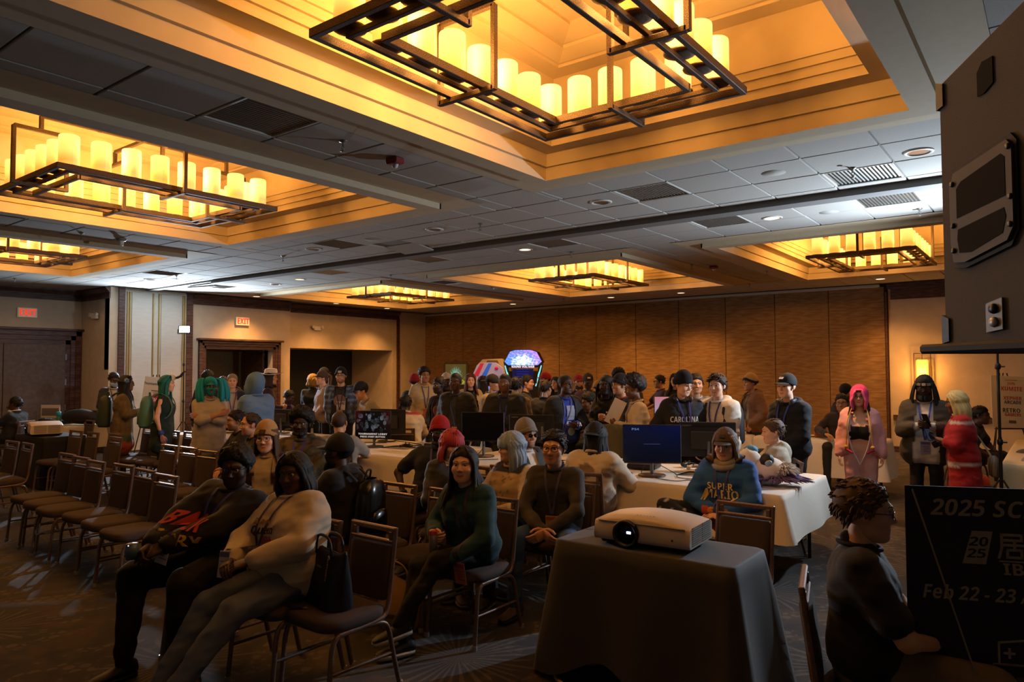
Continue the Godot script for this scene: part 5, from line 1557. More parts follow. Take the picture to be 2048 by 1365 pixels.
func left_corner() -> void:
	var c := Vector3(-12.5, 0, -4.62)
	table(c, 1.05, 0.56, 0.752, "folding table hidden under the black cloth at the far left")
	tag(obj("tablecloth", drape(c.x - 0.55, c.x + 0.55, c.z - 0.3, c.z + 0.3, 0.76, 0.735, 0.03, 0.03, 0.5, 0.3), mat("0d0c10", 0.8)), "black tablecloth under the small projector at the far left", "tablecloth")
	var p := thing("projector", "smaller white projector with black lens on the far left table", "projector", Vector3(-12.55, 0.766, -4.55), -0.25)
	projector_body(p, 0.72, 0.42, 0.2)
	table(Vector3(-14.9, 0, -5.75), 1.7, 0.6, 0.752, "folding table against the dark left wall, behind the small projector")
	tag(obj("tablecloth", drape(-15.8, -14.0, -6.1, -5.4, 0.76, 0.4, 0.03, 0.04, 0.5, 2.3), mat("b3a68e", 0.85)), "cream tablecloth at the left wall behind the small projector", "tablecloth")
	var mixr := thing("mixing_desk", "flat black mixing desk on the cream-draped table at the left wall", "mixing desk", Vector3(-15.0, 0.766, -5.62))
	obj("body", box(Vector3(0, 0.04, 0), Vector3(0.8, 0.07, 0.3), 0.015), mat("141416", 0.5), mixr)
	var kn := sbegin()
	for k in 12: lathe(kn, [Vector2(0.009, 0.0), Vector2(0.008, 0.018), Vector2(0.0, 0.018)], 6, Transform3D(Basis(), Vector3(-0.34 + k * 0.062, 0.075, 0.05)))
	obj("knob", kn, mat("8a8a8a", 0.5), mixr)
	var sg := thing("photo_card", "small framed photo card standing on the mixing desk at the left", "sign", Vector3(-15.05, 0.85, -5.55), 0.55)
	obj("card", box(Vector3(0, 0.14, 0), Vector3(0.38, 0.24, 0.012), 0.002), mat("b3afa8", 0.7), sg)
	obj("photo", box(Vector3(0, 0.13, 0.007), Vector3(0.34, 0.14, 0.002)), mat("5d5a66", 0.6), sg)
	var cn := thing("drink_can", "teal-capped drink bottle on the table at the left wall", "bottle", Vector3(-14.55, 0.766, -5.5))
	var cs := sbegin()
	lathe(cs, [Vector2(0.0, 0.0), Vector2(0.034, 0.0), Vector2(0.036, 0.01), Vector2(0.036, 0.15), Vector2(0.03, 0.17), Vector2(0.0, 0.17)], 14)
	obj("body", cs, mat("3c6a58", 0.5), cn)
	cs = sbegin()
	lathe(cs, [Vector2(0.0, 0.165), Vector2(0.04, 0.165), Vector2(0.04, 0.23), Vector2(0.034, 0.24), Vector2(0.0, 0.24)], 14)
	obj("cap", cs, mat("2f9fb4", 0.4), cn)
	var bg := thing("duffel_bag", "black padded bag slumped on the table at the left wall", "bag", Vector3(-14.25, 0.766, -5.75), 0.4)
	var bs := sbegin()
	tube(bs, smooth_path([Vector3(-0.36, 0.1, 0), Vector3(-0.28, 0.13, 0), Vector3(0.0, 0.15, 0), Vector3(0.28, 0.12, 0), Vector3(0.36, 0.09, 0)], 3), [0.04, 0.06, 0.09, 0.11, 0.125, 0.135, 0.14, 0.135, 0.125, 0.11, 0.09, 0.06, 0.03], 14, 1.0)
	obj("body", bs, mat("101013", 0.7), bg)
	poster_easel(Vector3(-14.7, 0, -7.3), 0.62, "white sign with a red star logo between the girl in brown and the teal wig", [["Tournament Area 2", 0, 0.74, 0.05, 0.9, "3a3a44"], ["line", 0, 0.6, 0.24, 0.02, "5a5a60"], ["star", 0, 0.42, 0.2, 0.13, "c03040"], ["KUMITE", 0, 0.42, 0.07, 0.8, "f0e4dc"], ["JON", 0, 0.55, 0.05, 1.0, "c03040"]], -0.1)
	for s in [[Vector3(-6.75, 0, -3.55), "clear water bottle on the carpet, left of a pair"], [Vector3(-6.6, 0, -3.5), "clear water bottle on the carpet, right of a pair"]]:
		var w := thing("water_bottle", s[1], "bottle", s[0])
		var ws := sbegin()
		lathe(ws, [Vector2(0.0, 0.0), Vector2(0.03, 0.0), Vector2(0.032, 0.02), Vector2(0.03, 0.08), Vector2(0.032, 0.14), Vector2(0.014, 0.185), Vector2(0.013, 0.2), Vector2(0.0, 0.2)], 14)
		obj("body", ws, mat("c4cdd0", 0.12, 0.0, {"transparency": BaseMaterial3D.TRANSPARENCY_ALPHA, "albedo_color": Color(0.8, 0.85, 0.87, 0.35)}), w)
		ws = sbegin()
		lathe(ws, [Vector2(0.0, 0.195), Vector2(0.016, 0.195), Vector2(0.016, 0.215), Vector2(0.0, 0.216)], 10)
		obj("cap", ws, mat("d8d8d8", 0.5), w)
func right_corner() -> void:
	poster_easel(Vector3(-0.72, 0, -14.9), 0.62, "cream poster with red and navy logos against the cream wall at the right", [["KUMITE", 0.05, 0.66, 0.07, 1.0, "b8402c"], ["JON", 0.05, 0.75, 0.045, 1.1, "b8402c"], ["line", 0.05, 0.81, 0.2, 0.008, "6d4a3a"], ["XEPHER", 0.06, 0.5, 0.06, 1.0, "b03a34"], ["ARCADE", 0.06, 0.43, 0.055, 1.0, "2c3048"], ["RETRO", 0.03, 0.29, 0.07, 1.0, "3a4450"], ["GAMERS", 0.05, 0.22, 0.05, 1.0, "b03a34"], ["line", 0.04, 0.1, 0.12, 0.05, "6a5f50"]], -0.05)
	table(Vector3(-0.05, 0, -10.6), 0.86, 3.1, 0.752, "merchandise table at the right edge by the cream poster")
	tag(obj("tablecloth", drape(-0.5, 0.4, -12.2, -9.0, 0.76, 0.45, 0.04, 0.04, 0.5, 0.9), mat("cdbb92", 0.85)), "cream tablecloth of the merchandise table at the right edge", "tablecloth")
	var r := RandomNumberGenerator.new(); r.seed = 8
	var cols := ["6b645e", "4a4542", "8a8278", "2a2728", "77706a", "5a4640"]
	for k in 22:
		var z := -11.9 + k * 0.125
		var st := sbegin()
		var rings := []
		var sx := r.randf_range(0.1, 0.16)
		var sz := r.randf_range(0.08, 0.13)
		var hh := r.randf_range(0.04, 0.09)
		for i in 7:
			var a := PI / 2 * i / 6.0
			var ring := []
			for q in 14:
				var b := -TAU * q / 14.0
				var w := 1.0 + 0.18 * sin(3.0 * b + k) + 0.08 * sin(5.0 * b + k * 2.0)
				ring.append(Vector3(cos(b) * sx * cos(a) * w, sin(a) * hh, sin(b) * sz * cos(a) * w))
			rings.append(ring)
		ring_skin(st, rings)
		var o := obj("folded_glove", st, mat(cols[k % 6], 0.85))
		o.position = Vector3(-0.28 + 0.22 * fposmod(k * 0.618, 1.0), 0.766, z)
		o.rotation.y = r.randf() * TAU
		tag(o, "crumpled grey cloth item in the heap on the merchandise table", "cloth", "crumpled items on the merchandise table")
	var ora := thing("cap", "orange cap low on the shelf beside the red-jacketed woman", "cap", Vector3(-0.72, 0.5, -9.2))
	var os := sbegin()
	lathe(os, [Vector2(0.1, 0.0), Vector2(0.1, 0.05), Vector2(0.075, 0.1), Vector2(0.0, 0.12)], 16)
	obj("crown", os, mat("c8401c", 0.8), ora)
	obj("peak", box(Vector3(-0.12, 0.01, 0), Vector3(0.1, 0.012, 0.15), 0.004), mat("c8401c", 0.8), ora)
	var crate := thing("crate", "black slatted crate under the orange cap at the right", "crate", Vector3(-0.72, 0, -9.35))
	obj("body", box(Vector3(0, 0.25, 0), Vector3(0.4, 0.5, 0.5), 0.01), mat("161514", 0.7), crate)
	for k in 5: obj("slat", box(Vector3(0, 0.06 + k * 0.1, 0.256), Vector3(0.38, 0.05, 0.012), 0.003), mat("2b2927", 0.6), crate)
	for s in [[Vector3(-2.3, 0.766, -10.85), "b0542a", "orange mug-sized box on the table behind the girl in pink"], [Vector3(-2.75, 0.766, -10.9), "a86a3a", "tan headset box on the second row table beside the maroon banner"]]:
		var t := thing("box", s[2], "box", s[0], 0.3)
		obj("body", box(Vector3(0, 0.07, 0), Vector3(0.16, 0.14, 0.12), 0.01), mat(s[1], 0.7), t)
		obj("lid", box(Vector3(0, 0.145, 0), Vector3(0.165, 0.02, 0.125), 0.004), mat(s[1], 0.6), t)
	var bs := thing("bar_stool", "chrome-footed bar stool behind the long table's right end", "stool", Vector3(-2.75, 0, -9.6))
	var ss := sbegin()
	lathe(ss, [Vector2(0.0, 0.0), Vector2(0.2, 0.0), Vector2(0.2, 0.02), Vector2(0.03, 0.05), Vector2(0.025, 0.68), Vector2(0.0, 0.69)], 18)
	obj("pedestal", ss, mat("8a8a8c", 0.25, 0.9), bs)
	ss = sbegin()
	var pts := []
	for k in 25: pts.append(Vector3(cos(TAU * k / 24.0) * 0.19, 0.26, sin(TAU * k / 24.0) * 0.19))
	tube(ss, pts, 0.01, 6)
	for k in 3: tube(ss, [Vector3(0, 0.26, 0), Vector3(cos(TAU * k / 3.0) * 0.19, 0.26, sin(TAU * k / 3.0) * 0.19)], 0.008, 5)
	obj("foot_ring", ss, mat("9a9a9c", 0.25, 0.9), bs)
	ss = sbegin()
	lathe(ss, [Vector2(0.0, 0.68), Vector2(0.17, 0.69), Vector2(0.19, 0.72), Vector2(0.17, 0.76), Vector2(0.0, 0.77)], 20)
	obj("seat", ss, mat("1b1816", 0.6), bs)
class Acc:
	var v := PackedVector3Array()
	var n := PackedVector3Array()
	var c := PackedColorArray()
	var i := PackedInt32Array()
	func mesh() -> ArrayMesh:
		var a := []
		a.resize(Mesh.ARRAY_MAX)
		a[Mesh.ARRAY_VERTEX] = v
		a[Mesh.ARRAY_NORMAL] = n
		a[Mesh.ARRAY_COLOR] = c
		a[Mesh.ARRAY_INDEX] = i
		var m := ArrayMesh.new()
		m.add_surface_from_arrays(Mesh.PRIMITIVE_TRIANGLES, a)
		return m
	func ring_grid(rows: Array, col: Color, loop := true, xf := Transform3D()) -> void:
		var base := v.size()
		var m: int = rows[0].size()
		var r := rows.size()
		for a in r:
			for b in m:
				var p: Vector3 = rows[a][b]
				var b1: int = (b + 1) % m if loop else mini(b + 1, m - 1)
				var b0: int = (b + m - 1) % m if loop else maxi(b - 1, 0)
				var du: Vector3 = rows[a][b1] - rows[a][b0]
				var dv: Vector3 = rows[mini(a + 1, r - 1)][b] - rows[maxi(a - 1, 0)][b]
				var nn := du.cross(dv)
				if nn.length_squared() < 1e-16: nn = Vector3(0, dv.y, 0) + dv * 0.01 if a > 0 and a < r - 1 else (dv if a > 0 else -dv)
				v.append(xf * p)
				n.append((xf.basis * nn).normalized())
				c.append(col)
		for a in r - 1:
			for b in (m if loop else m - 1):
				var b1: int = (b + 1) % m
				var p0 := base + a * m + b
				var p1 := base + (a + 1) * m + b
				var p2 := base + (a + 1) * m + b1
				var p3 := base + a * m + b1
				i.append_array(PackedInt32Array([p0, p1, p2, p0, p2, p3]))
class Field:
	var o := Vector3.ZERO
	var h := 0.03
	var nx := 0
	var ny := 0
	var nz := 0
	var g := PackedFloat32Array()
	func setup(bones: Array, cell: float) -> void:
		h = cell
		var lo := Vector3.ONE * 1e9
		var hi := -lo
		for b in bones:
			var r := maxf(b[2], b[3]) + 3.0 * h + 0.02
			lo = lo.min(b[0] - Vector3.ONE * r).min(b[1] - Vector3.ONE * r)
			hi = hi.max(b[0] + Vector3.ONE * r).max(b[1] + Vector3.ONE * r)
		o = lo
		nx = int((hi.x - lo.x) / h) + 2
		ny = int((hi.y - lo.y) / h) + 2
		nz = int((hi.z - lo.z) / h) + 2
		g.resize(nx * ny * nz)
		g.fill(1.0)
		for b in bones: add(b[0], b[1], b[2], b[3], b[4] if b.size() > 4 else 0.03)
	func add(a: Vector3, b: Vector3, ra: float, rb: float, k: float) -> void:
		var m := maxf(ra, rb) + k + 2.5 * h
		var lo := (a.min(b) - Vector3.ONE * m - o) / h
		var hi := (a.max(b) + Vector3.ONE * m - o) / h
		var x0 := maxi(0, int(lo.x)); var x1 := mini(nx - 1, int(hi.x) + 1)
		var y0 := maxi(0, int(lo.y)); var y1 := mini(ny - 1, int(hi.y) + 1)
		var z0 := maxi(0, int(lo.z)); var z1 := mini(nz - 1, int(hi.z) + 1)
		var ab := b - a
		var l2 := maxf(ab.length_squared(), 1e-9)
		var dr := rb - ra
		var bx := ab.x; var by := ab.y; var bz := ab.z
		var k4 := 0.25 / k
		for z in range(z0, z1 + 1):
			var pz := o.z + z * h - a.z
			for y in range(y0, y1 + 1):
				var py := o.y + y * h - a.y
				var base := (z * ny + y) * nx
				for x in range(x0, x1 + 1):
					var px := o.x + x * h - a.x
					var t := clampf((px * bx + py * by + pz * bz) / l2, 0.0, 1.0)
					var qx := px - bx * t
					var qy := py - by * t
					var qz := pz - bz * t
					var d := sqrt(qx * qx + qy * qy + qz * qz) - ra - dr * t
					var e := g[base + x]
					if d - e < k:
						var hh := k - absf(d - e)
						g[base + x] = minf(d, e) - (hh * hh * k4 if hh > 0.0 else 0.0)
	func at(p: Vector3) -> float:
		var q := (p - o) / h
		var x := int(q.x); var y := int(q.y); var z := int(q.z)
		if q.x < 0 or q.y < 0 or q.z < 0 or x > nx - 2 or y > ny - 2 or z > nz - 2: return 1.0
		var fx := q.x - x; var fy := q.y - y; var fz := q.z - z
		var b := (z * ny + y) * nx + x
		var s := nx * ny
		var c00 := lerpf(g[b], g[b + 1], fx)
		var c10 := lerpf(g[b + nx], g[b + nx + 1], fx)
		var c01 := lerpf(g[b + s], g[b + s + 1], fx)
		var c11 := lerpf(g[b + s + nx], g[b + s + nx + 1], fx)
		return lerpf(lerpf(c00, c10, fy), lerpf(c01, c11, fy), fz)
	func hit(p: Vector3, d: Vector3, far: float) -> Vector3:
		var t := 0.0
		while t < far:
			var f := at(p + d * t)
			if f < 0.001: return p + d * t
			t += clampf(f * 0.8, 0.004, 0.03)
		return p + d * far * 0.6
	func skin(acc: Acc, col: Color, paint = null, drop = null, fold := 0.0, sd := 1) -> void:
		var ids := PackedInt32Array()
		ids.resize(g.size())
		ids.fill(-1)
		var lim := 1.75 * h
		var s := nx * ny
		var nzs := FastNoiseLite.new()
		nzs.seed = sd
		nzs.frequency = 5.0
		nzs.fractal_octaves = 2
		for z in nz - 1:
			for y in ny - 1:
				var b := (z * ny + y) * nx
				for x in nx - 1:
					var e := b + x
					var g0 := g[e]
					if g0 > lim or g0 < -lim: continue
					var g1 := g[e + 1]
					var g2 := g[e + nx]
					var g3 := g[e + nx + 1]
					var g4 := g[e + s]
					var g5 := g[e + s + 1]
					var g6 := g[e + s + nx]
					var g7 := g[e + s + nx + 1]
					var neg := int(g0 < 0) + int(g1 < 0) + int(g2 < 0) + int(g3 < 0) + int(g4 < 0) + int(g5 < 0) + int(g6 < 0) + int(g7 < 0)
					if neg == 0 or neg == 8: continue
					var p := Vector3.ZERO
					var m := 0
					if (g0 < 0) != (g1 < 0): p += Vector3(g0 / (g0 - g1), 0, 0); m += 1
					if (g2 < 0) != (g3 < 0): p += Vector3(g2 / (g2 - g3), 1, 0); m += 1
					if (g4 < 0) != (g5 < 0): p += Vector3(g4 / (g4 - g5), 0, 1); m += 1
					if (g6 < 0) != (g7 < 0): p += Vector3(g6 / (g6 - g7), 1, 1); m += 1
					if (g0 < 0) != (g2 < 0): p += Vector3(0, g0 / (g0 - g2), 0); m += 1
					if (g1 < 0) != (g3 < 0): p += Vector3(1, g1 / (g1 - g3), 0); m += 1
					if (g4 < 0) != (g6 < 0): p += Vector3(0, g4 / (g4 - g6), 1); m += 1
					if (g5 < 0) != (g7 < 0): p += Vector3(1, g5 / (g5 - g7), 1); m += 1
					if (g0 < 0) != (g4 < 0): p += Vector3(0, 0, g0 / (g0 - g4)); m += 1
					if (g1 < 0) != (g5 < 0): p += Vector3(1, 0, g1 / (g1 - g5)); m += 1
					if (g2 < 0) != (g6 < 0): p += Vector3(0, 1, g2 / (g2 - g6)); m += 1
					if (g3 < 0) != (g7 < 0): p += Vector3(1, 1, g3 / (g3 - g7)); m += 1
					p = o + (Vector3(x, y, z) + p / m) * h
					var nn := Vector3(g1 + g3 + g5 + g7 - g0 - g2 - g4 - g6, g2 + g3 + g6 + g7 - g0 - g1 - g4 - g5, g4 + g5 + g6 + g7 - g0 - g1 - g2 - g3).normalized()
					if fold > 0.0:
						var q := Vector3(p.x * 0.9 + p.y * 0.5, p.y * 1.9 - p.x * 0.5, p.z * 0.9 + p.y * 0.4)
						var w := nzs.get_noise_3dv(q)
						var eps := 0.012
						var gr := Vector3(nzs.get_noise_3dv(q + Vector3(eps * 0.9, -eps * 0.5, 0)) - w, nzs.get_noise_3dv(q + Vector3(eps * 0.5, eps * 1.9, eps * 0.4)) - w, nzs.get_noise_3dv(q + Vector3(0, 0, eps * 0.9)) - w) / eps
						p += nn * w * fold
						nn = (nn - (gr - nn * gr.dot(nn)) * fold * 1.3).normalized()
					ids[e] = acc.v.size()
					acc.v.append(p)
					acc.n.append(nn)
					acc.c.append(paint.call(p, col) if paint != null else col)
		for z in range(1, nz - 1):
			for y in range(1, ny - 1):
				var b := (z * ny + y) * nx
				for x in range(1, nx - 1):
					var e := b + x
					if ids[e] < 0: continue
					var g0 := g[e]
					var inn := g0 < 0
					if inn != (g[e + 1] < 0): quad4(acc, ids[e - nx - s], ids[e - s], ids[e], ids[e - nx], inn, drop)
					if inn != (g[e + nx] < 0): quad4(acc, ids[e - s - 1], ids[e - 1], ids[e], ids[e - s], inn, drop)
					if inn != (g[e + s] < 0): quad4(acc, ids[e - 1 - nx], ids[e - nx], ids[e], ids[e - 1], inn, drop)
	func quad4(acc: Acc, a: int, b: int, c: int, d: int, inn: bool, drop) -> void:
		if a < 0 or b < 0 or c < 0 or d < 0: return
		if drop != null and drop.call((acc.v[a] + acc.v[c]) * 0.5): return
		if inn: acc.i.append_array(PackedInt32Array([a, d, c, a, c, b]))
		else: acc.i.append_array(PackedInt32Array([a, b, c, a, c, d]))
const HROW := 60
const HCOL := 84
var heads := {}
var hands := {}
func ell(p: Vector3, c: Vector3, r: Vector3) -> float:
	var q := (p - c) / r
	var l := q.length()
	return (l - 1.0) * minf(r.x, minf(r.y, r.z)) * (0.6 + 0.4 / maxf(l, 0.5))
func cap_d(p: Vector3, a: Vector3, b: Vector3, ra: float, rb: float) -> float:
	var t := clampf((p - a).dot(b - a) / (b - a).length_squared(), 0, 1)
	return (p - a.lerp(b, t)).length() - lerpf(ra, rb, t)
func smin(a: float, b: float, k: float) -> float:
	var h := maxf(k - absf(a - b), 0.0)
	return minf(a, b) - h * h * 0.25 / k
func head_sdf(p: Vector3, fem: bool) -> float:
	var m := Vector3(absf(p.x), p.y, p.z)
	var d := ell(p, Vector3(0, 0.036, -0.014), Vector3(0.076, 0.087, 0.096))
	d = smin(d, ell(p, Vector3(0, -0.028, 0.024), Vector3(0.061, 0.085, 0.066)), 0.03)
	d = smin(d, ell(m, Vector3(0.026, -0.072, 0.028), Vector3(0.027 if fem else 0.034, 0.033, 0.045)), 0.025)
	d = smin(d, ell(p, Vector3(0, -0.098, 0.062), Vector3(0.02 if fem else 0.026, 0.018, 0.022)), 0.02)
	d = smin(d, ell(m, Vector3(0.04, -0.026, 0.06), Vector3(0.026, 0.024, 0.024)), 0.02)
	d = smin(d, cap_d(m, Vector3(0.012, 0.027, 0.086), Vector3(0.046, 0.028, 0.068), 0.009 if fem else 0.012, 0.009), 0.014)
	d = -smin(-d, ell(m, Vector3(0.032, 0.006, 0.1), Vector3(0.0175, 0.0085, 0.026)), 0.007)
	d = smin(d, cap_d(p, Vector3(0, 0.014, 0.086), Vector3(0, -0.027, 0.1045), 0.006, 0.0095), 0.011)
	d = smin(d, ell(m, Vector3(0.0105, -0.0315, 0.093), Vector3(0.0075, 0.0065, 0.011)), 0.007)
	d = smin(d, ell(p, Vector3(0, -0.0615, 0.0765), Vector3(0.022, 0.0052, 0.0135)), 0.004)
	d = smin(d, ell(p, Vector3(0, -0.0735, 0.0745), Vector3(0.0185, 0.0068, 0.0135)), 0.004)
	return d
func row_el(t: float) -> float:
	if t < 0.18: return lerpf(-PI / 2, -0.88, t / 0.18)
	if t < 0.76: return lerpf(-0.88, 0.45, (t - 0.18) / 0.58)
	return lerpf(0.45, PI / 2, (t - 0.76) / 0.24)
func el_row(e: float) -> float:
	if e < -0.88: return 0.18 * (e + PI / 2) / (PI / 2 - 0.88)
	if e < 0.45: return 0.18 + 0.58 * (e + 0.88) / 1.33
	return 0.76 + 0.24 * (e - 0.45) / (PI / 2 - 0.45)
func head_dir(i: int, j: int) -> Vector3:
	var el := row_el(float(i) / (HROW - 1))
	var u := 2.0 * j / HCOL - 1.0
	var az := PI * (0.55 * u + 0.45 * u * u * u)
	return Vector3(cos(el) * sin(az), sin(el), cos(el) * cos(az))
func head_table(fem: bool) -> PackedFloat32Array:
	if heads.has(fem): return heads[fem]
	var t := PackedFloat32Array()
	t.resize(HROW * HCOL)
	for i in HROW:
		for j in HCOL:
			var d := head_dir(i, j)
			var r := 0.17
			for k in 40:
				var f := head_sdf(d * r, fem)
				if f < 0.0004: break
				r -= maxf(f * 0.85, 0.0003)
			t[i * HCOL + j] = r
	heads[fem] = t
	return t
func head_r(el: float, az: float, fem: bool) -> float:
	var t := head_table(fem)
	var fi := clampf(el_row(el) * (HROW - 1), 0, HROW - 1.001)
	az = wrapf(az, -PI, PI)
	var u := az / PI
	for k in 4: u -= (0.55 * u + 0.45 * u * u * u - az / PI) / (0.55 + 1.35 * u * u)
	var fj := (u + 1.0) * 0.5 * HCOL
	var i := int(fi)
	var j := int(floor(fj))
	var a := fi - i
	var b := fj - j
	var j0 := posmod(j, HCOL)
	var j1 := posmod(j + 1, HCOL)
	return lerpf(lerpf(t[i * HCOL + j0], t[i * HCOL + j1], b), lerpf(t[(i + 1) * HCOL + j0], t[(i + 1) * HCOL + j1], b), a)
func sph(el: float, az: float) -> Vector3:
	return Vector3(cos(el) * sin(az), sin(el), cos(el) * cos(az))
func add_head(acc: Acc, xf: Transform3D, skin: Color, d: Dictionary) -> void:
	var fem: bool = d.get("fem", false)
	var t := head_table(fem)
	var base := acc.v.size()
	var lip := Color(skin.r * 0.95, skin.g * 0.62, skin.b * 0.62) if not fem else Color(skin.r * 0.95, skin.g * 0.48, skin.b * 0.5)
	var hc := col(d.get("brow", d.get("hc", "1a1310"))).srgb_to_linear()
	var beard: float = d.get("beard", 0.0)
	var mask = d.get("facepaint", null)
	var st: int = 2 if d.d > 9.0 else 1
	var nr := (HROW - 1) / st + 1 if st == 1 else HROW / 2
	var nc := HCOL / st
	var pts := []
	for i in nr:
		for j in nc:
			var i0 := mini(i * st if i < nr - 1 else HROW - 1, HROW - 1)
			pts.append(head_dir(i0, j * st) * t[i0 * HCOL + j * st])
	for i in nr:
		for j in nc:
			var p: Vector3 = pts[i * nc + j]
			var du: Vector3 = pts[i * nc + (j + 1) % nc] - pts[i * nc + (j + nc - 1) % nc]
			var dv: Vector3 = pts[mini(i + 1, nr - 1) * nc + j] - pts[maxi(i - 1, 0) * nc + j]
			var nn := du.cross(dv).normalized()
			if i == 0: nn = Vector3.DOWN
			if i == nr - 1: nn = Vector3.UP
			if nn.dot(p) < 0: nn = -nn
			var c := skin
			var ax := absf(p.x)
			if p.z > 0.04:
				if mask == null or mask == "":
					if ax < 0.023 and p.y < -0.056 + ax * 0.1 and p.y > -0.0795 + ax * 0.3: c = lip
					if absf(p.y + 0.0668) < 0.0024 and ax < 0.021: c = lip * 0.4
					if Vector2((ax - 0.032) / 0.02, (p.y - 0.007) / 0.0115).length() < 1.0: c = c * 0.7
					if ax > 0.03 and ax < 0.06 and p.y < 0.0 and p.y > -0.05: c = Color(c.r * 1.04, c.g * 0.95, c.b * 0.94)
					if p.z > 0.098 and p.y < 0.0 and p.y > -0.045: c = Color(c.r * 1.03, c.g * 0.93, c.b * 0.92)
			if beard > 0.0 and p.y < -0.045 and p.z > -0.005 and not (ax < 0.022 and absf(p.y + 0.067) < 0.011 and p.z > 0.05):
				c = c.lerp(hc, beard * clampf((-p.y - 0.045) * 60.0, 0, 1))
			elif beard > 0.3 and p.z > 0.07 and ax < 0.03 and p.y < -0.043 and p.y > -0.056: c = c.lerp(hc, beard)
			elif beard > 0.5 and p.y < 0.0 and ax > 0.056 and p.z > 0.0: c = c.lerp(hc, beard * 0.8)
			if mask is String and mask != "":
				c = col(mask).srgb_to_linear()
				if p.z > 0.04 and absf(p.y - 0.008) < 0.02 and ax > 0.008 and ax < 0.058: c = Color(0.01, 0.01, 0.012)
				if p.z > 0.06 and (Vector2(ax, p.y + 0.066)).length() < 0.02: c = Color(0.02, 0.015, 0.02) if Vector2(ax, p.y + 0.066).length() > 0.01 else Color(0.35, 0.1, 0.1)
			acc.v.append(xf * p)
			acc.n.append((xf.basis * nn).normalized())
			acc.c.append(c)
	for i in nr - 1:
		for j in nc:
			var j1 := (j + 1) % nc
			var p0 := base + i * nc + j
			var p1 := base + (i + 1) * nc + j
			var p2 := base + (i + 1) * nc + j1
			var p3 := base + i * nc + j1
			acc.i.append_array(PackedInt32Array([p0, p1, p2, p0, p2, p3]))
	if (mask == null or mask == "") and not d.get("back", false):
		for s in [-1.0, 1.0]:
			var bp := []
			for q in [[0.011, 0.0255], [0.021, 0.0305], [0.034, 0.0325], [0.047, 0.027]]:
				var dr := Vector3(s * q[0], q[1], 0.088 - q[0] * 0.25).normalized()
				bp.append(dr * (head_r(asin(dr.y), atan2(dr.x, dr.z), fem) - 0.0005))
			var rows := tube_rows(bp, [0.0026, 0.0036, 0.003, 0.0012], 6)
			acc.ring_grid(rows, hc * 1.2, true, xf)
	if not d.get("no_ears", false):
		for s in [-1.0, 1.0]:
			var rows := []
			for i in 9:
				var a := PI * i / 8.0
				var row := []
				for k in 12:
					var b: float = TAU * k / 12.0
					var q := Vector3(cos(b) * sin(a) * 0.008, -cos(a) * 0.031, sin(b) * sin(a) * 0.019)
					q.x += 0.006 * absf(q.z) / 0.019
					q.z -= q.y * 0.25
					row.append(Vector3(s * (0.0765 + q.x), 0.0 + q.y, -0.012 + q.z))
				if s > 0: row.reverse()
				rows.append(row)
			acc.ring_grid(rows, Color(skin.r, skin.g * 0.92, skin.b * 0.9), true, xf)
func add_eyes(xf: Transform3D, parent: Node, look := Vector2.ZERO) -> void:
	var a := Acc.new()
	for s in [-1.0, 1.0]:
		var o := Vector3(s * 0.0318, 0.0062, 0.0705)
		var f := Vector3(look.x, look.y, 1.0).normalized()
		var b := frame_at(f)
		var prev := 0.0
		for q in [[0.0, 0.2, Color(0.004, 0.004, 0.004)], [0.2, 0.5, Color(0.045, 0.025, 0.014)], [0.5, 1.5, Color(0.46, 0.42, 0.38)]]:
			var rows := []
			for i in 4:
				var t := lerpf(q[1], q[0], i / 3.0)
				var row := []
				for k in 12:
					var an: float = TAU * k / 12.0
					row.append(o + (b.x * cos(an) * sin(t) + b.y * sin(an) * sin(t) + b.z * cos(t)) * 0.0132)
				rows.append(row)
			a.ring_grid(rows, q[2], true, xf)
	obj("eyes", a.mesh(), vmat(0.2), parent)
func vmat(rough := 0.9, extra := {}) -> StandardMaterial3D:
	var key := "vmat" + str(rough) + str(extra)
	if not mats.has(key):
		var m := StandardMaterial3D.new()
		m.vertex_color_use_as_albedo = true
		m.roughness = rough
		for k in extra: m.set(k, extra[k])
		mats[key] = m
	return mats[key]
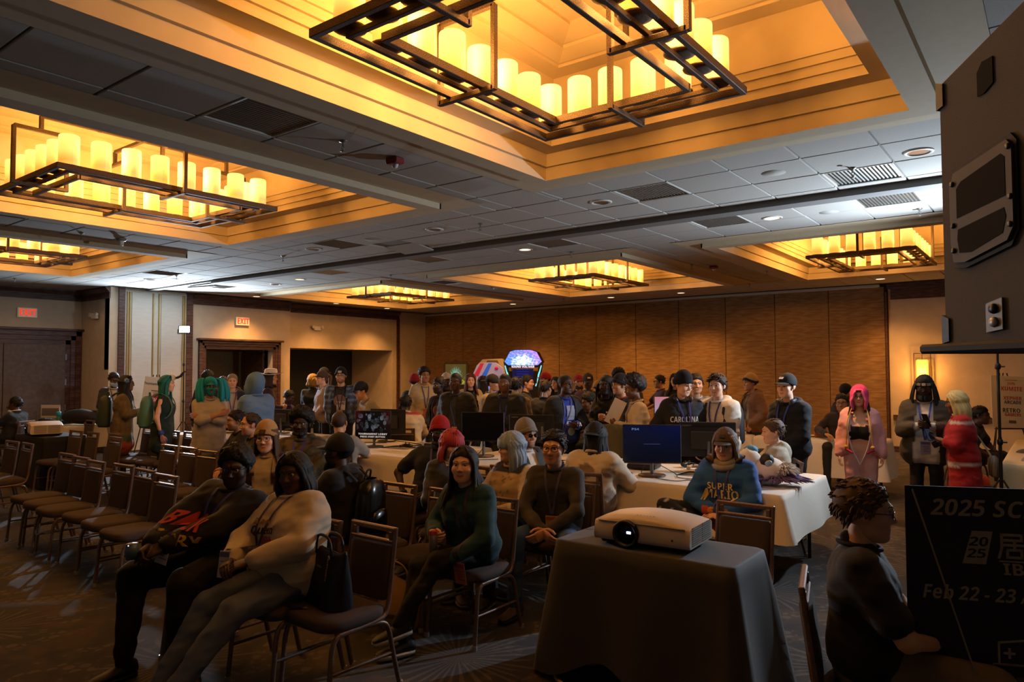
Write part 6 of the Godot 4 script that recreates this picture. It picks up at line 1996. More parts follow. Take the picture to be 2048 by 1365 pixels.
func hand_rows(pose: String) -> Array:
	if hands.has(pose): return hands[pose]
	var out := []
	var curl: Array = {"relax": [0.3, 0.45, 0.3], "grip": [0.85, 1.15, 0.7], "flat": [0.06, 0.1, 0.08], "point": [0.5, 0.9, 0.5]}[pose]
	var rows := []
	for q in [[-0.03, 0.027, 0.021, 0.0], [0.0, 0.028, 0.019, 0.0], [0.03, 0.037, 0.017, -0.001], [0.06, 0.041, 0.015, -0.001], [0.085, 0.041, 0.0125, -0.001], [0.096, 0.036, 0.008, -0.002]]:
		var row := []
		for k in 14:
			var a := TAU * k / 14.0
			row.append(Vector3(signf(cos(a)) * pow(absf(cos(a)), 0.7) * q[1], signf(sin(a)) * pow(absf(sin(a)), 0.7) * q[2] + q[3], q[0]))
		rows.append(row)
	out.append(rows)
	var lens := [[-0.029, 0.043, 0.026, 0.021, 0.0088], [-0.0095, 0.048, 0.03, 0.022, 0.009], [0.0105, 0.044, 0.028, 0.022, 0.0086], [0.029, 0.034, 0.022, 0.019, 0.0078]]
	for f in 4:
		var L: Array = lens[f]
		var p := Vector3(L[0], -0.001, 0.084)
		var an := 0.0
		var pts := [p]
		var extra := 0.06 * f
		for s in 3:
			an += curl[s] + extra * (1.0 if s < 2 else 0.0)
			var dd := Vector3((L[0]) * 0.9 * (1.0 if pose == "flat" else 0.35), -sin(an), cos(an)).normalized()
			p = p + dd * L[1 + s]
			pts.append(p)
		out.append(tube_rows(pts, [L[4] * 1.05, L[4], L[4] * 0.92, L[4] * 0.7]))
	var tc := 0.5 if pose == "grip" else 0.15
	out.append(tube_rows([Vector3(-0.022, -0.004, 0.018), Vector3(-0.046, -0.012 - 0.012 * tc, 0.045), Vector3(-0.056 + 0.03 * tc, -0.02 - 0.03 * tc, 0.075), Vector3(-0.055 + 0.06 * tc, -0.025 - 0.04 * tc, 0.1)], [0.0135, 0.0125, 0.0105, 0.008]))
	hands[pose] = out
	return out
func tube_rows(pts: Array, rad: Array, n := 8) -> Array:
	var rows := []
	var m := pts.size()
	for i in m:
		var d: Vector3 = pts[mini(i + 1, m - 1)] - pts[maxi(i - 1, 0)]
		var b := frame_at(d, Vector3.RIGHT)
		var row := []
		for k in n:
			var a: float = TAU * k / n
			row.append(pts[i] + (b.x * cos(a) + b.y * sin(a)) * rad[i])
		rows.append(row)
	var dl: Vector3 = (pts[m - 1] - pts[m - 2]).normalized()
	var tip := []
	var tip2 := []
	for k in n:
		tip.append(pts[m - 1] + dl * rad[m - 1] * 0.7 + (rows[m - 1][k] - pts[m - 1]) * 0.65)
		tip2.append(pts[m - 1] + dl * rad[m - 1] * 1.0)
	rows.append(tip)
	rows.append(tip2)
	return rows
func strand_set(acc: Acc, paths: Array, c: Color, n := 5, flat := 1.0) -> void:
	for q in paths:
		var pts: Array = q[0]
		var rad: Array = q[1]
		var rows := []
		for i in pts.size():
			var d: Vector3 = pts[mini(i + 1, pts.size() - 1)] - pts[maxi(i - 1, 0)]
			var b := frame_at(d, Vector3(pts[i].x, 0, pts[i].z + 0.001))
			var row := []
			for k in n:
				var a: float = TAU * k / n
				row.append(pts[i] + (b.x * cos(a) + b.y * sin(a) * flat) * rad[i])
			rows.append(row)
		acc.ring_grid(rows, c * q[2])
func shell(acc: Acc, line: Callable, thick: Callable, c: Color, fem: bool, n := 40, rows_n := 12, noise := 0.0, sd := 1) -> void:
	var nz := FastNoiseLite.new(); nz.seed = sd; nz.frequency = 18.0; nz.fractal_octaves = 3
	var rows := []
	for i in rows_n + 2:
		var t := minf(float(i) / rows_n, 1.0)
		var row := []
		for k in n:
			var az := -PI + TAU * k / n
			var bot: float = line.call(az)
			var el := lerpf(PI / 2 - 0.001, bot, t)
			var d := sph(el, az)
			var th: float = thick.call(el, az, t)
			if i == rows_n + 1: th = -0.004
			var r := head_r(el, az, fem) + th
			if noise > 0.0 and i <= rows_n: r += noise * nz.get_noise_3dv(d * (r / 0.1) * 0.1 * 8.0)
			row.append(d * r)
		rows.append(row)
	for r in rows: r.reverse()
	rows.reverse()
	for r in rows: r.reverse()
	acc.ring_grid(rows, c)
const SKIN := {"pale": "d9ac92", "fair": "c99878", "tan": "b07f5c", "olive": "a07350", "brown": "6f4a33", "dark": "4d3122", "deep": "3a251b"}
func pix(px: float, py: float, depth: float) -> Vector3:
	var cam := get_node("camera") as Camera3D
	return cam.position + cam.basis * (Vector3((px - 1024.0) / 1442.0, -(py - 682.5) / 1442.0, -1.0) * depth)
func ik(a: Vector3, w: Vector3, l1: float, l2: float, pole: Vector3) -> Array:
	var d := w - a
	var l := clampf(d.length(), absf(l1 - l2) + 0.02, (l1 + l2) * 0.995)
	d = d.normalized()
	var x := (l * l + l1 * l1 - l2 * l2) / (2.0 * l)
	var y := sqrt(maxf(l1 * l1 - x * x, 0.0))
	var p := (pole - d * pole.dot(d)).normalized()
	return [a + d * x + p * y, a + d * l]
const ARMS := {
	"down": [Vector3(0.25, -0.57, 0.05), Vector3(0.4, 0, -1), Vector3(-1, 0, 0), "relax"],
	"phone": [Vector3(0.06, -0.25, 0.27), Vector3(0.8, -1, -0.3), Vector3(-0.6, 0.2, -0.7), "grip"],
	"hold": [Vector3(0.06, -0.33, 0.24), Vector3(0.9, -0.6, -0.4), Vector3(-0.8, 0.3, -0.2), "grip"],
	"cross1": [Vector3(-0.10, -0.25, 0.17), Vector3(1, -0.9, 0.3), Vector3(0, 0, -1), "relax"],
	"cross2": [Vector3(-0.08, -0.21, 0.20), Vector3(1, -0.9, 0.3), Vector3(0, 0, -1), "relax"],
	"pocket": [Vector3(0.16, -0.47, 0.1), Vector3(1, 0, -0.6), Vector3(-0.5, 0, -1), "relax"],
	"front": [Vector3(0.03, -0.48, 0.19), Vector3(1, 0, -0.4), Vector3(0, 0, -1), "relax"],
	"lap": [Vector3(0.05, -0.42, 0.25), Vector3(1, -0.1, -0.3), Vector3(-0.3, -0.9, -0.3), "relax"],
	"knee": [Vector3(0.13, -0.42, 0.36), Vector3(1, 0, -0.3), Vector3(0, -1, 0), "relax"],
	"clasp": [Vector3(0.03, -0.42, 0.33), Vector3(1, -0.1, -0.2), Vector3(-0.9, -0.3, 0), "relax"],
	"table": [Vector3(0.16, -0.36, 0.36), Vector3(1, -0.3, -0.4), Vector3(0, -1, 0), "relax"],
	"chin": [Vector3(0.03, -0.04, 0.2), Vector3(0.6, -1, 0.2), Vector3(-0.3, 0, -1), "grip"]}
func person(d: Dictionary) -> Node3D:
	var depth: float = d.d
	var sit: bool = d.get("sit", false)
	var fem: bool = d.get("fem", false)
	var head_top := pix(d.x, d.y, depth)
	var lean := deg_to_rad(d.get("lean", 3.0 if not sit else -4.0))
	var s: float = d.get("s", (head_top.y / (0.93 + 0.52 * cos(lean) + 0.175 + 0.125) if not sit else (0.96 if fem else 1.0)))
	var w: float = d.get("w", 1.0)
	var tw := s
	var hip := Vector3(0, 0.93 * s, 0)
	if sit:
		hip = Vector3(0, d.get("seat", 0.47) + 0.085 * w, 0)
		tw = clampf((head_top.y - hip.y) / (0.52 * cos(lean) + 0.30), 0.82, 1.15)
	var T := Basis(Vector3.UP, deg_to_rad(d.get("twist", 0.0))) * Basis(Vector3.BACK, deg_to_rad(d.get("tilt", 0.0))) * Basis(Vector3.RIGHT, lean)
	var nb := hip + T * Vector3(0, 0.52 * tw, 0)
	var hs: float = d.get("hs", lerpf(1.0, s, 0.5) * (0.97 if fem else 1.02))
	var HB := Basis(Vector3.UP, deg_to_rad(d.get("hy", 0.0))) * Basis(Vector3.RIGHT, deg_to_rad(d.get("hp", 0.0))) * Basis(Vector3.BACK, deg_to_rad(d.get("ht", 0.0)))
	var hc := nb + T * Vector3(0, 0.09 * tw, 0.005) + Vector3(0, 0.085 * tw, 0.012) + HB * Vector3(0, 0, 0.015)
	var to_cam := atan2(-head_top.x, -head_top.z)
	var turn: float = to_cam + deg_to_rad(d.get("f", 0.0)) if not d.has("yaw") else deg_to_rad(d.yaw)
	var R := Basis(Vector3.UP, turn)
	var off := R * Vector3(hc.x, 0, hc.z)
	var at := Vector3(head_top.x - off.x, 0, head_top.z - off.z)
	var t := thing("person", d.label, "person", at, turn)
	var near := depth < 6.5
	var cell: float = 0.017 if depth < 5.5 else 0.021 if depth < 7.5 else 0.026 if depth < 10.5 else 0.032
	var skin := col(SKIN.get(d.get("skin", "fair"), "c99878")).srgb_to_linear()
	var sw := (0.142 if fem else 0.162) * s * lerpf(1.0, w, 0.5)
	var arms := []
	for side in [1.0, -1.0]:
		var key: String = "l" if side > 0 else "r"
		var spec = d.get("arm" + key, d.get("arms", "down" if not sit else "lap"))
		var A: Array = ARMS[spec] if spec is String else spec
		var S := nb + T * Vector3(side * sw, -0.065 * tw, -0.008)
		var tgt: Vector3 = nb + T * (Vector3(A[0].x * side * (lerpf(1.0, w, 0.6) if spec is String and spec == "down" else 1.0), A[0].y * tw / 1.0, A[0].z * lerpf(1.0, w, 0.4)) * Vector3(s, 1, s))
		var pole: Vector3 = T * Vector3(A[1].x * side, A[1].y, A[1].z)
		var e := ik(S, tgt, 0.285 * s, 0.25 * s, pole)
		arms.append([S, e[0], e[1], T * Vector3(A[2].x * side, A[2].y, A[2].z), A[3], side])
	var legs := []
	for side in [1.0, -1.0]:
		var key: String = "legl" if side > 0 else "legr"
		var hj := hip + Vector3(side * 0.088 * s, -0.02, 0)
		var k := Vector3(side * 0.1 * s, 0.5 * s, 0.025)
		var an := Vector3(side * d.get("stance", 0.105) * s, 0.085 * s, 0.0)
		if sit:
			k = Vector3(side * d.get("spread", 0.14), hip.y - 0.01, 0.43 * s)
			an = Vector3(side * d.get("spread", 0.14), 0.09, 0.43 * s + d.get("ext", 0.02))
		var fd := Vector3(side * 0.25, 0, 1)
		if d.has(key):
			k = d[key][0]
			an = d[key][1]
			fd = d[key][2]
		legs.append([hj, k, an, fd.normalized()])
	var bones := []
	bones.append([hip + T * Vector3(0, 0.02, 0), nb + T * Vector3(0, -0.12, 0), 0.085 * w, 0.085 * lerpf(1, w, 0.5)])
	bones.append([nb + T * Vector3(-sw * 0.8, -0.07, 0), nb + T * Vector3(sw * 0.8, -0.07, 0), 0.045, 0.045])
	bones.append([nb + T * Vector3(0, -0.04, 0), hc + HB * Vector3(0, -0.06, -0.012), 0.057 * lerpf(1, w, 0.6) * s, 0.052 * s, 0.03])
	if d.get("midriff", false):
		bones.append([hip + T * Vector3(-0.06, 0.16, 0.005), hip + T * Vector3(0.06, 0.16, 0.005), 0.105, 0.105, 0.05])
		bones.append([hip + T * Vector3(-0.07, 0.02, 0), hip + T * Vector3(0.07, 0.02, 0), 0.115, 0.115, 0.05])
		for sg in [-1.0, 1.0]: bones.append([nb + T * Vector3(sg * 0.065, -0.2, 0.075), nb + T * Vector3(sg * 0.07, -0.24, 0.085), 0.075, 0.07, 0.03])
		bones.append([nb + T * Vector3(-0.07, -0.12, 0.0), nb + T * Vector3(0.07, -0.12, 0.0), 0.09, 0.09, 0.04])
	for a in arms:
		bones.append([a[0], a[1], 0.043 * lerpf(1, w, 0.5), 0.037])
		bones.append([a[1], a[2], 0.037 * lerpf(1, w, 0.4), 0.026])
	for l in legs:
		bones.append([l[0], l[1], 0.06 * s, 0.047 * s])
		bones.append([l[1], l[2], 0.047 * s, 0.032 * s])
	var acc := Acc.new()
	var f0 := Field.new()
	f0.setup(bones, maxf(cell, 0.02))
	f0.skin(acc, skin, d.get("skin_paint", null))
	add_head(acc, Transform3D(HB.scaled(Vector3.ONE * hs), hc), skin, d)
	for a in arms:
		var dir: Vector3 = (a[2] - a[1]).normalized()
		var pn: Vector3 = a[3]
		var y := -(pn - dir * pn.dot(dir)).normalized()
		var x := y.cross(dir)
		var b := Basis(x, y, dir)
		var hsz := s * (0.9 if fem else 1.0)
		var glove = d.get("glove", null)
		for rows in hand_rows(a[4]):
			var rr := []
			for row in rows:
				var r2 := []
				for p in row: r2.append(a[2] + dir * 0.02 + b * (Vector3(p.x * a[5], p.y, p.z) * hsz))
				if a[5] < 0: r2.reverse()
				rr.append(r2)
			acc.ring_grid(rr, skin * 0.97 if glove == null else col(glove).srgb_to_linear())
	obj("body", acc.mesh(), vmat(0.55, {"subsurf_scatter_enabled": true, "subsurf_scatter_strength": 0.06}), t)
	var hx := Transform3D(HB.scaled(Vector3.ONE * hs), hc)
	if not d.get("back", false): add_eyes(hx, t)
	var puff: float = d.get("puff", 0.008)
	var has_top: bool = d.get("top", "x") != "none"
	var top := col(d.get("top", "20222a") if has_top else "000000").srgb_to_linear()
	var sleeve: String = d.get("sleeve", "long")
	var bel: float = d.get("belly", w)
	var tb := []
	if true:
		tb.append([nb + T * Vector3(-sw * 0.72, -0.072 * tw, -0.005), nb + T * Vector3(sw * 0.72, -0.072 * tw, -0.005), 0.066 + puff, 0.066 + puff])
		tb.append([nb + T * Vector3(-0.078 * w, -0.18 * tw, 0.005), nb + T * Vector3(0.078 * w, -0.18 * tw, 0.005), 0.112 * lerpf(1, w, 0.7) + puff, 0.112 * lerpf(1, w, 0.7) + puff, 0.06])
		if fem: for sg in [-1.0, 1.0]: tb.append([nb + T * Vector3(sg * 0.07 * w, -0.2 * tw, 0.07), nb + T * Vector3(sg * 0.072 * w, -0.225 * tw, 0.08 * w), 0.066 * w + puff, 0.062 * w + puff, 0.04])
		tb.append([nb + T * Vector3(-0.062 * w, -0.34 * tw, 0.008 + 0.03 * (bel - 1.0)), nb + T * Vector3(0.062 * w, -0.34 * tw, 0.008 + 0.03 * (bel - 1.0)), 0.105 * bel + puff, 0.105 * bel + puff, 0.06])
		tb.append([hip + T * Vector3(-0.072 * w, 0.04, 0.004), hip + T * Vector3(0.072 * w, 0.04, 0.004), 0.118 * lerpf(1, bel, 0.9) + puff, 0.118 * lerpf(1, bel, 0.9) + puff, 0.06])
		tb.append([nb + T * Vector3(0, -0.075, -0.005), nb + T * Vector3(0, -0.035, -0.002), 0.078 * lerpf(1, w, 0.5) + puff * 0.5, 0.062 * lerpf(1, w, 0.5), 0.03])
		if d.get("hood", "") == "down":
			tb.append([nb + T * Vector3(-0.075, 0.02, -0.055), nb + T * Vector3(0.075, 0.02, -0.055), 0.045, 0.045, 0.03])
			for sg in [-1.0, 1.0]: tb.append([nb + T * Vector3(sg * 0.085, 0.02, -0.045), nb + T * Vector3(sg * 0.06, -0.03, 0.065), 0.038, 0.024, 0.025])
			tb.append([nb + T * Vector3(0, -0.02, -0.09), nb + T * Vector3(0, -0.12, -0.1), 0.06, 0.045, 0.04])
		if d.get("collar", "") != "":
			for sg in [-1.0, 1.0]: tb.append([nb + T * Vector3(0, 0.045, -0.045), nb + T * Vector3(sg * 0.05, 0.0, 0.055), 0.026, 0.02, 0.015])
		for a in arms:
			var r1 := 0.056 * lerpf(1, w, 0.7) + puff
			var r2 := 0.046 * lerpf(1, w, 0.7) + puff
			if sleeve == "long":
				tb.append([a[0], a[1], r1, r2, 0.035])
				tb.append([a[1], a[1].lerp(a[2], 0.97), r2, 0.034 + puff * 1.1 + d.get("cuff", 0.0), 0.02])
			elif sleeve == "half":
				tb.append([a[0], a[1], r1, r2, 0.035])
				tb.append([a[1], a[1].lerp(a[2], 0.35), r2, 0.042 + puff, 0.02])
			elif sleeve == "short":
				tb.append([a[0], a[0].lerp(a[1], 0.72), r1, r2 + 0.012, 0.035])
		if d.has("tail"):
			var tl: float = d.tail
			tb.append([hip + Vector3(-0.06 * w, 0, 0), hip + Vector3(-0.085 * w, -tl, 0), 0.115 * w + puff, 0.12 * w + d.get("flare", 0.03), 0.06])
			tb.append([hip + Vector3(0.06 * w, 0, 0), hip + Vector3(0.085 * w, -tl, 0), 0.115 * w + puff, 0.12 * w + d.get("flare", 0.03), 0.06])
	var ff := Field.new()
	ff.setup(tb, cell)
	if has_top:
		var ta := Acc.new()
		var tp = d.get("paint", null)
		var tpaint = null
		if tp != null:
			tpaint = func(p: Vector3, c: Color) -> Color: return tp.call(T.inverse() * (p - nb), c)
		var tdrop = null
		if d.has("tdrop"):
			var td = d.tdrop
			tdrop = func(p: Vector3) -> bool: return td.call(T.inverse() * (p - nb))
		ff.skin(ta, top, tpaint, tdrop, d.get("fold", 0.009), int(d.x))
		var shirt := obj(d.get("topname", "shirt"), ta.mesh(), vmat(d.get("gloss", 0.85), {"rim_enabled": true, "rim": 0.15}), t)
		if d.get("neckline", true):
			var nr := Acc.new()
			var rad := 0.066 * lerpf(1, w, 0.5) * s + puff * 0.4
			var rows := []
			for k in 22:
				var a := TAU * k / 21.0
				var c0 := nb + T * Vector3(cos(a) * rad * 0.98, 0.028 - 0.03 * maxf(sin(a), 0.0) - 0.006 * absf(cos(a)), sin(a) * rad * 1.08 + 0.004)
				var tg := T * Vector3(-sin(a), -0.5 * maxf(0.0, sin(a)) * cos(a), cos(a))
				var b := frame_at(tg)
				var row := []
				for q in 8: row.append(c0 + (b.x * cos(TAU * q / 8.0) + b.y * sin(TAU * q / 8.0)) * (0.007 + puff * 0.3))
				rows.append(row)
			nr.ring_grid(rows, top * 0.9)
			obj("neckline", nr.mesh(), vmat(0.9), shirt)
	if d.has("jacket"):
		var jb := []
		for b in tb:
			var q: Array = b.duplicate()
			q[2] += 0.016
			q[3] += 0.016
			jb.append(q)
		if sleeve != "long" and d.get("jsleeve", true):
			for a in arms:
				jb.append([a[0], a[1], 0.07 + puff, 0.06 + puff, 0.035])
				jb.append([a[1], a[1].lerp(a[2], 0.97), 0.06 + puff, 0.045 + puff, 0.02])
		if d.has("jtail"):
			for sg in [-1.0, 1.0]: jb.append([hip + Vector3(sg * 0.07 * w, 0, -0.01), hip + Vector3(sg * 0.09 * w, -d.jtail, -0.01), 0.13 * w + puff, 0.135 * w + 0.02, 0.06])
		var jf := Field.new()
		jf.setup(jb, cell)
		var ja := Acc.new()
		var ow: float = d.get("open", 0.07 if has_top else 0.095)
		var jd := func(p: Vector3) -> bool:
			var q := T.inverse() * (p - nb)
			if q.y > -0.02: return absf(q.x) < 0.085 and q.z > -0.02
			return q.z > 0.03 and absf(q.x) < ow * (0.75 + 0.5 * clampf(-q.y / 0.5, 0, 1))
		var jp = d.get("jpaint", null)
		var jpaint = null
		if jp != null:
			jpaint = func(p: Vector3, c: Color) -> Color: return jp.call(T.inverse() * (p - nb), c)
		jf.skin(ja, col(d.jacket).srgb_to_linear(), jpaint, jd if ow > 0.0 else null, 0.012 if near else 0.008, int(d.x) + 7)
		obj(d.get("jname", "jacket"), ja.mesh(), vmat(d.get("jgloss", 0.75), {"rim_enabled": true, "rim": 0.15}), t)
		ff = jf if ow <= 0.0 else ff
	var legm: String = d.get("legs", "17181c")
	if legm != "none":
		var lb := []
		var lw: float = d.get("lw", 1.0) * lerpf(1.0, w, 0.8)
		lb.append([hip + Vector3(-0.062 * w, 0.0, 0), hip + Vector3(0.062 * w, 0.0, 0), 0.112 * w, 0.112 * w])
		for l in legs:
			if d.get("skirt", 0.0) > 0.0:
				lb.append([l[0] + Vector3(0, 0.02, 0), Vector3(l[0].x * 1.6, hip.y - d.skirt, l[0].z), 0.115, 0.16, 0.07])
				continue
			lb.append([l[0], l[1], 0.088 * lw * s, 0.064 * lw * s, 0.03])
			if not d.get("shorts", false): lb.append([l[1], l[2].lerp(l[1], 0.02), 0.064 * lw * s, 0.046 * d.get("lw", 1.0) * s + d.get("flarel", 0.0), 0.02])
		var lf := Field.new()
		lf.setup(lb, cell)
		var la := Acc.new()
		lf.skin(la, col(legm).srgb_to_linear(), d.get("lpaint", null), null, 0.009 if near else 0.006, int(d.x) + 3)
		obj("skirt" if d.get("skirt", 0.0) > 0.0 else "trousers", la.mesh(), vmat(0.85), t)
	for l in legs:
		shoe(t, l[2], l[3], s, d.get("shoe", "16151a"), d.get("sole", "8a857c"))
	hairdo(d, hx, fem, t, near)
	if d.has("facemask"):
		var fm := Acc.new()
		var rows := []
		for q in [[-0.86, 0.004], [-0.85, 0.01], [-0.55, 0.016], [-0.25, 0.014], [-0.2, 0.008]]:
			var row := []
			for k in 19:
				var az := -0.95 + 1.9 * k / 18.0
				row.append(sph(q[0], az) * (head_r(q[0] - 0.05, az, fem) + q[1]))
			rows.append(row)
		fm.ring_grid(rows, col(d.facemask).srgb_to_linear(), false, hx)
		obj("face_mask", fm.mesh(), vmat(0.8), t)
	if d.has("headphones"):
		var hp := sbegin()
		var arc := []
		for k in 13: arc.append(nb + T * Vector3(cos(PI * k / 12.0) * 0.088, 0.03 + 0.02 * sin(PI * k / 12.0), -0.07 * sin(PI * k / 12.0) + 0.03))
		tube(hp, arc, 0.011, 6)
		for sg in [-1.0, 1.0]: lathe(hp, [Vector2(0.0, -0.018), Vector2(0.038, -0.016), Vector2(0.042, 0.0), Vector2(0.036, 0.016), Vector2(0.0, 0.018)], 14, Transform3D(T * Basis(Vector3.BACK, PI / 2 - sg * 0.5), nb + T * Vector3(sg * 0.08, 0.01, 0.06)))
		obj("headphones", hp, mat(d.headphones, 0.5), t)
	if d.has("scarf"):
		var sc := Acc.new()
		for rr in [[0.03, 0.078, 0.03], [0.0, 0.088, 0.032]]:
			var rows := []
			for k in 20:
				var a := TAU * k / 19.0
				var c0: Vector3 = nb + T * Vector3(cos(a) * rr[1], rr[0] - 0.03 * maxf(sin(a), 0.0), sin(a) * rr[1] * 1.1 + 0.01)
				var b := frame_at(T * Vector3(-sin(a), 0, cos(a)))
				var row := []
				for q in 8: row.append(c0 + (b.x * cos(TAU * q / 8.0) + b.y * sin(TAU * q / 8.0)) * rr[2])
				rows.append(row)
			sc.ring_grid(rows, col(d.scarf).srgb_to_linear())
		obj("neck_gaiter", sc.mesh(), vmat(0.9), t)
	if d.has("badge"): lanyard(d, t, ff, T, nb, tw)
	if d.has("print"):
		for q in d.print: chest_print(q, t, ff, T, nb)
	if d.get("glasses", "") != "": spectacles(t, hx, d.glasses, d.get("lens", ""))
	if sit and d.get("chair", true):
		var cd: float = d.get("chair_yaw", turn)
		make_chair(at + R * Vector3(0, 0, 0.02), cd, d.get("chair_label", "brown banquet chair under " + d.get("who", "a seated person")), "occupied brown banquet chairs")
	t.set_meta("hand_l", t.transform * (arms[0][2] + (arms[0][2] - arms[0][1]).normalized() * 0.09))
	t.set_meta("hand_r", t.transform * (arms[1][2] + (arms[1][2] - arms[1][1]).normalized() * 0.09))
	t.set_meta("chest", Transform3D(R * T, t.transform * nb))
	t.set_meta("head", t.transform * hx)
	t.set_meta("palm_l", R * (arms[0][2] - arms[0][1]).normalized())
	t.set_meta("palm_r", R * (arms[1][2] - arms[1][1]).normalized())
	return t
func shoe(t: Node3D, an: Vector3, fd: Vector3, s: float, upper: String, sole: String) -> void:
	var f := Vector3(fd.x, 0, fd.z).normalized()
	var up := Vector3.UP
	if absf(fd.y) > 0.05:
		f = fd
		up = Vector3(-f.x * f.y, 1.0 - f.y * f.y, -f.z * f.y).normalized()
	var b := Basis(up.cross(f).normalized(), up, f)
	var o := an - up * 0.085 * s
	var a := Acc.new()
	var rows := []
	for q in [[-0.075, 0.012, 0.05, 0.03], [-0.072, 0.034, 0.095, 0.034], [-0.04, 0.04, 0.115, 0.036], [0.0, 0.041, 0.112, 0.037], [0.04, 0.044, 0.082, 0.037], [0.09, 0.047, 0.066, 0.037], [0.135, 0.045, 0.056, 0.035], [0.165, 0.036, 0.046, 0.032], [0.182, 0.016, 0.036, 0.028]]:
		var row := []
		for k in 12:
			var an2 := TAU * k / 12.0
			var y: float = 0.022 + (q[2] - 0.022) * (0.5 + 0.5 * sin(an2))
			row.append(o + b * (Vector3(cos(an2) * q[1] * (1.0 if sin(an2) < 0.3 else 0.86), y, q[0]) * s))
		rows.append(row)
	a.ring_grid(rows, col(upper).srgb_to_linear())
	var sh := obj("shoe", a.mesh(), vmat(0.6), t)
	var so := Acc.new()
	rows = []
	for y in [0.001, 0.002, 0.018, 0.026, 0.0265]:
		var row := []
		for k in 22:
			var an2 := TAU * k / 22.0
			var z := 0.053 - cos(an2) * 0.132
			var wd := 0.047 * pow(absf(sin(an2)), 0.6) * (0.88 + 0.14 * clampf(z / 0.1, 0, 1))
			var kk := 0.02 if y in [0.001, 0.0265] else 1.0
			row.append(o + b * (Vector3(signf(sin(an2)) * wd * kk, y, (z - 0.05) * kk + 0.05) * s))
		rows.append(row)
	so.ring_grid(rows, col(sole).srgb_to_linear())
	obj("sole", so.mesh(), vmat(0.7), sh)
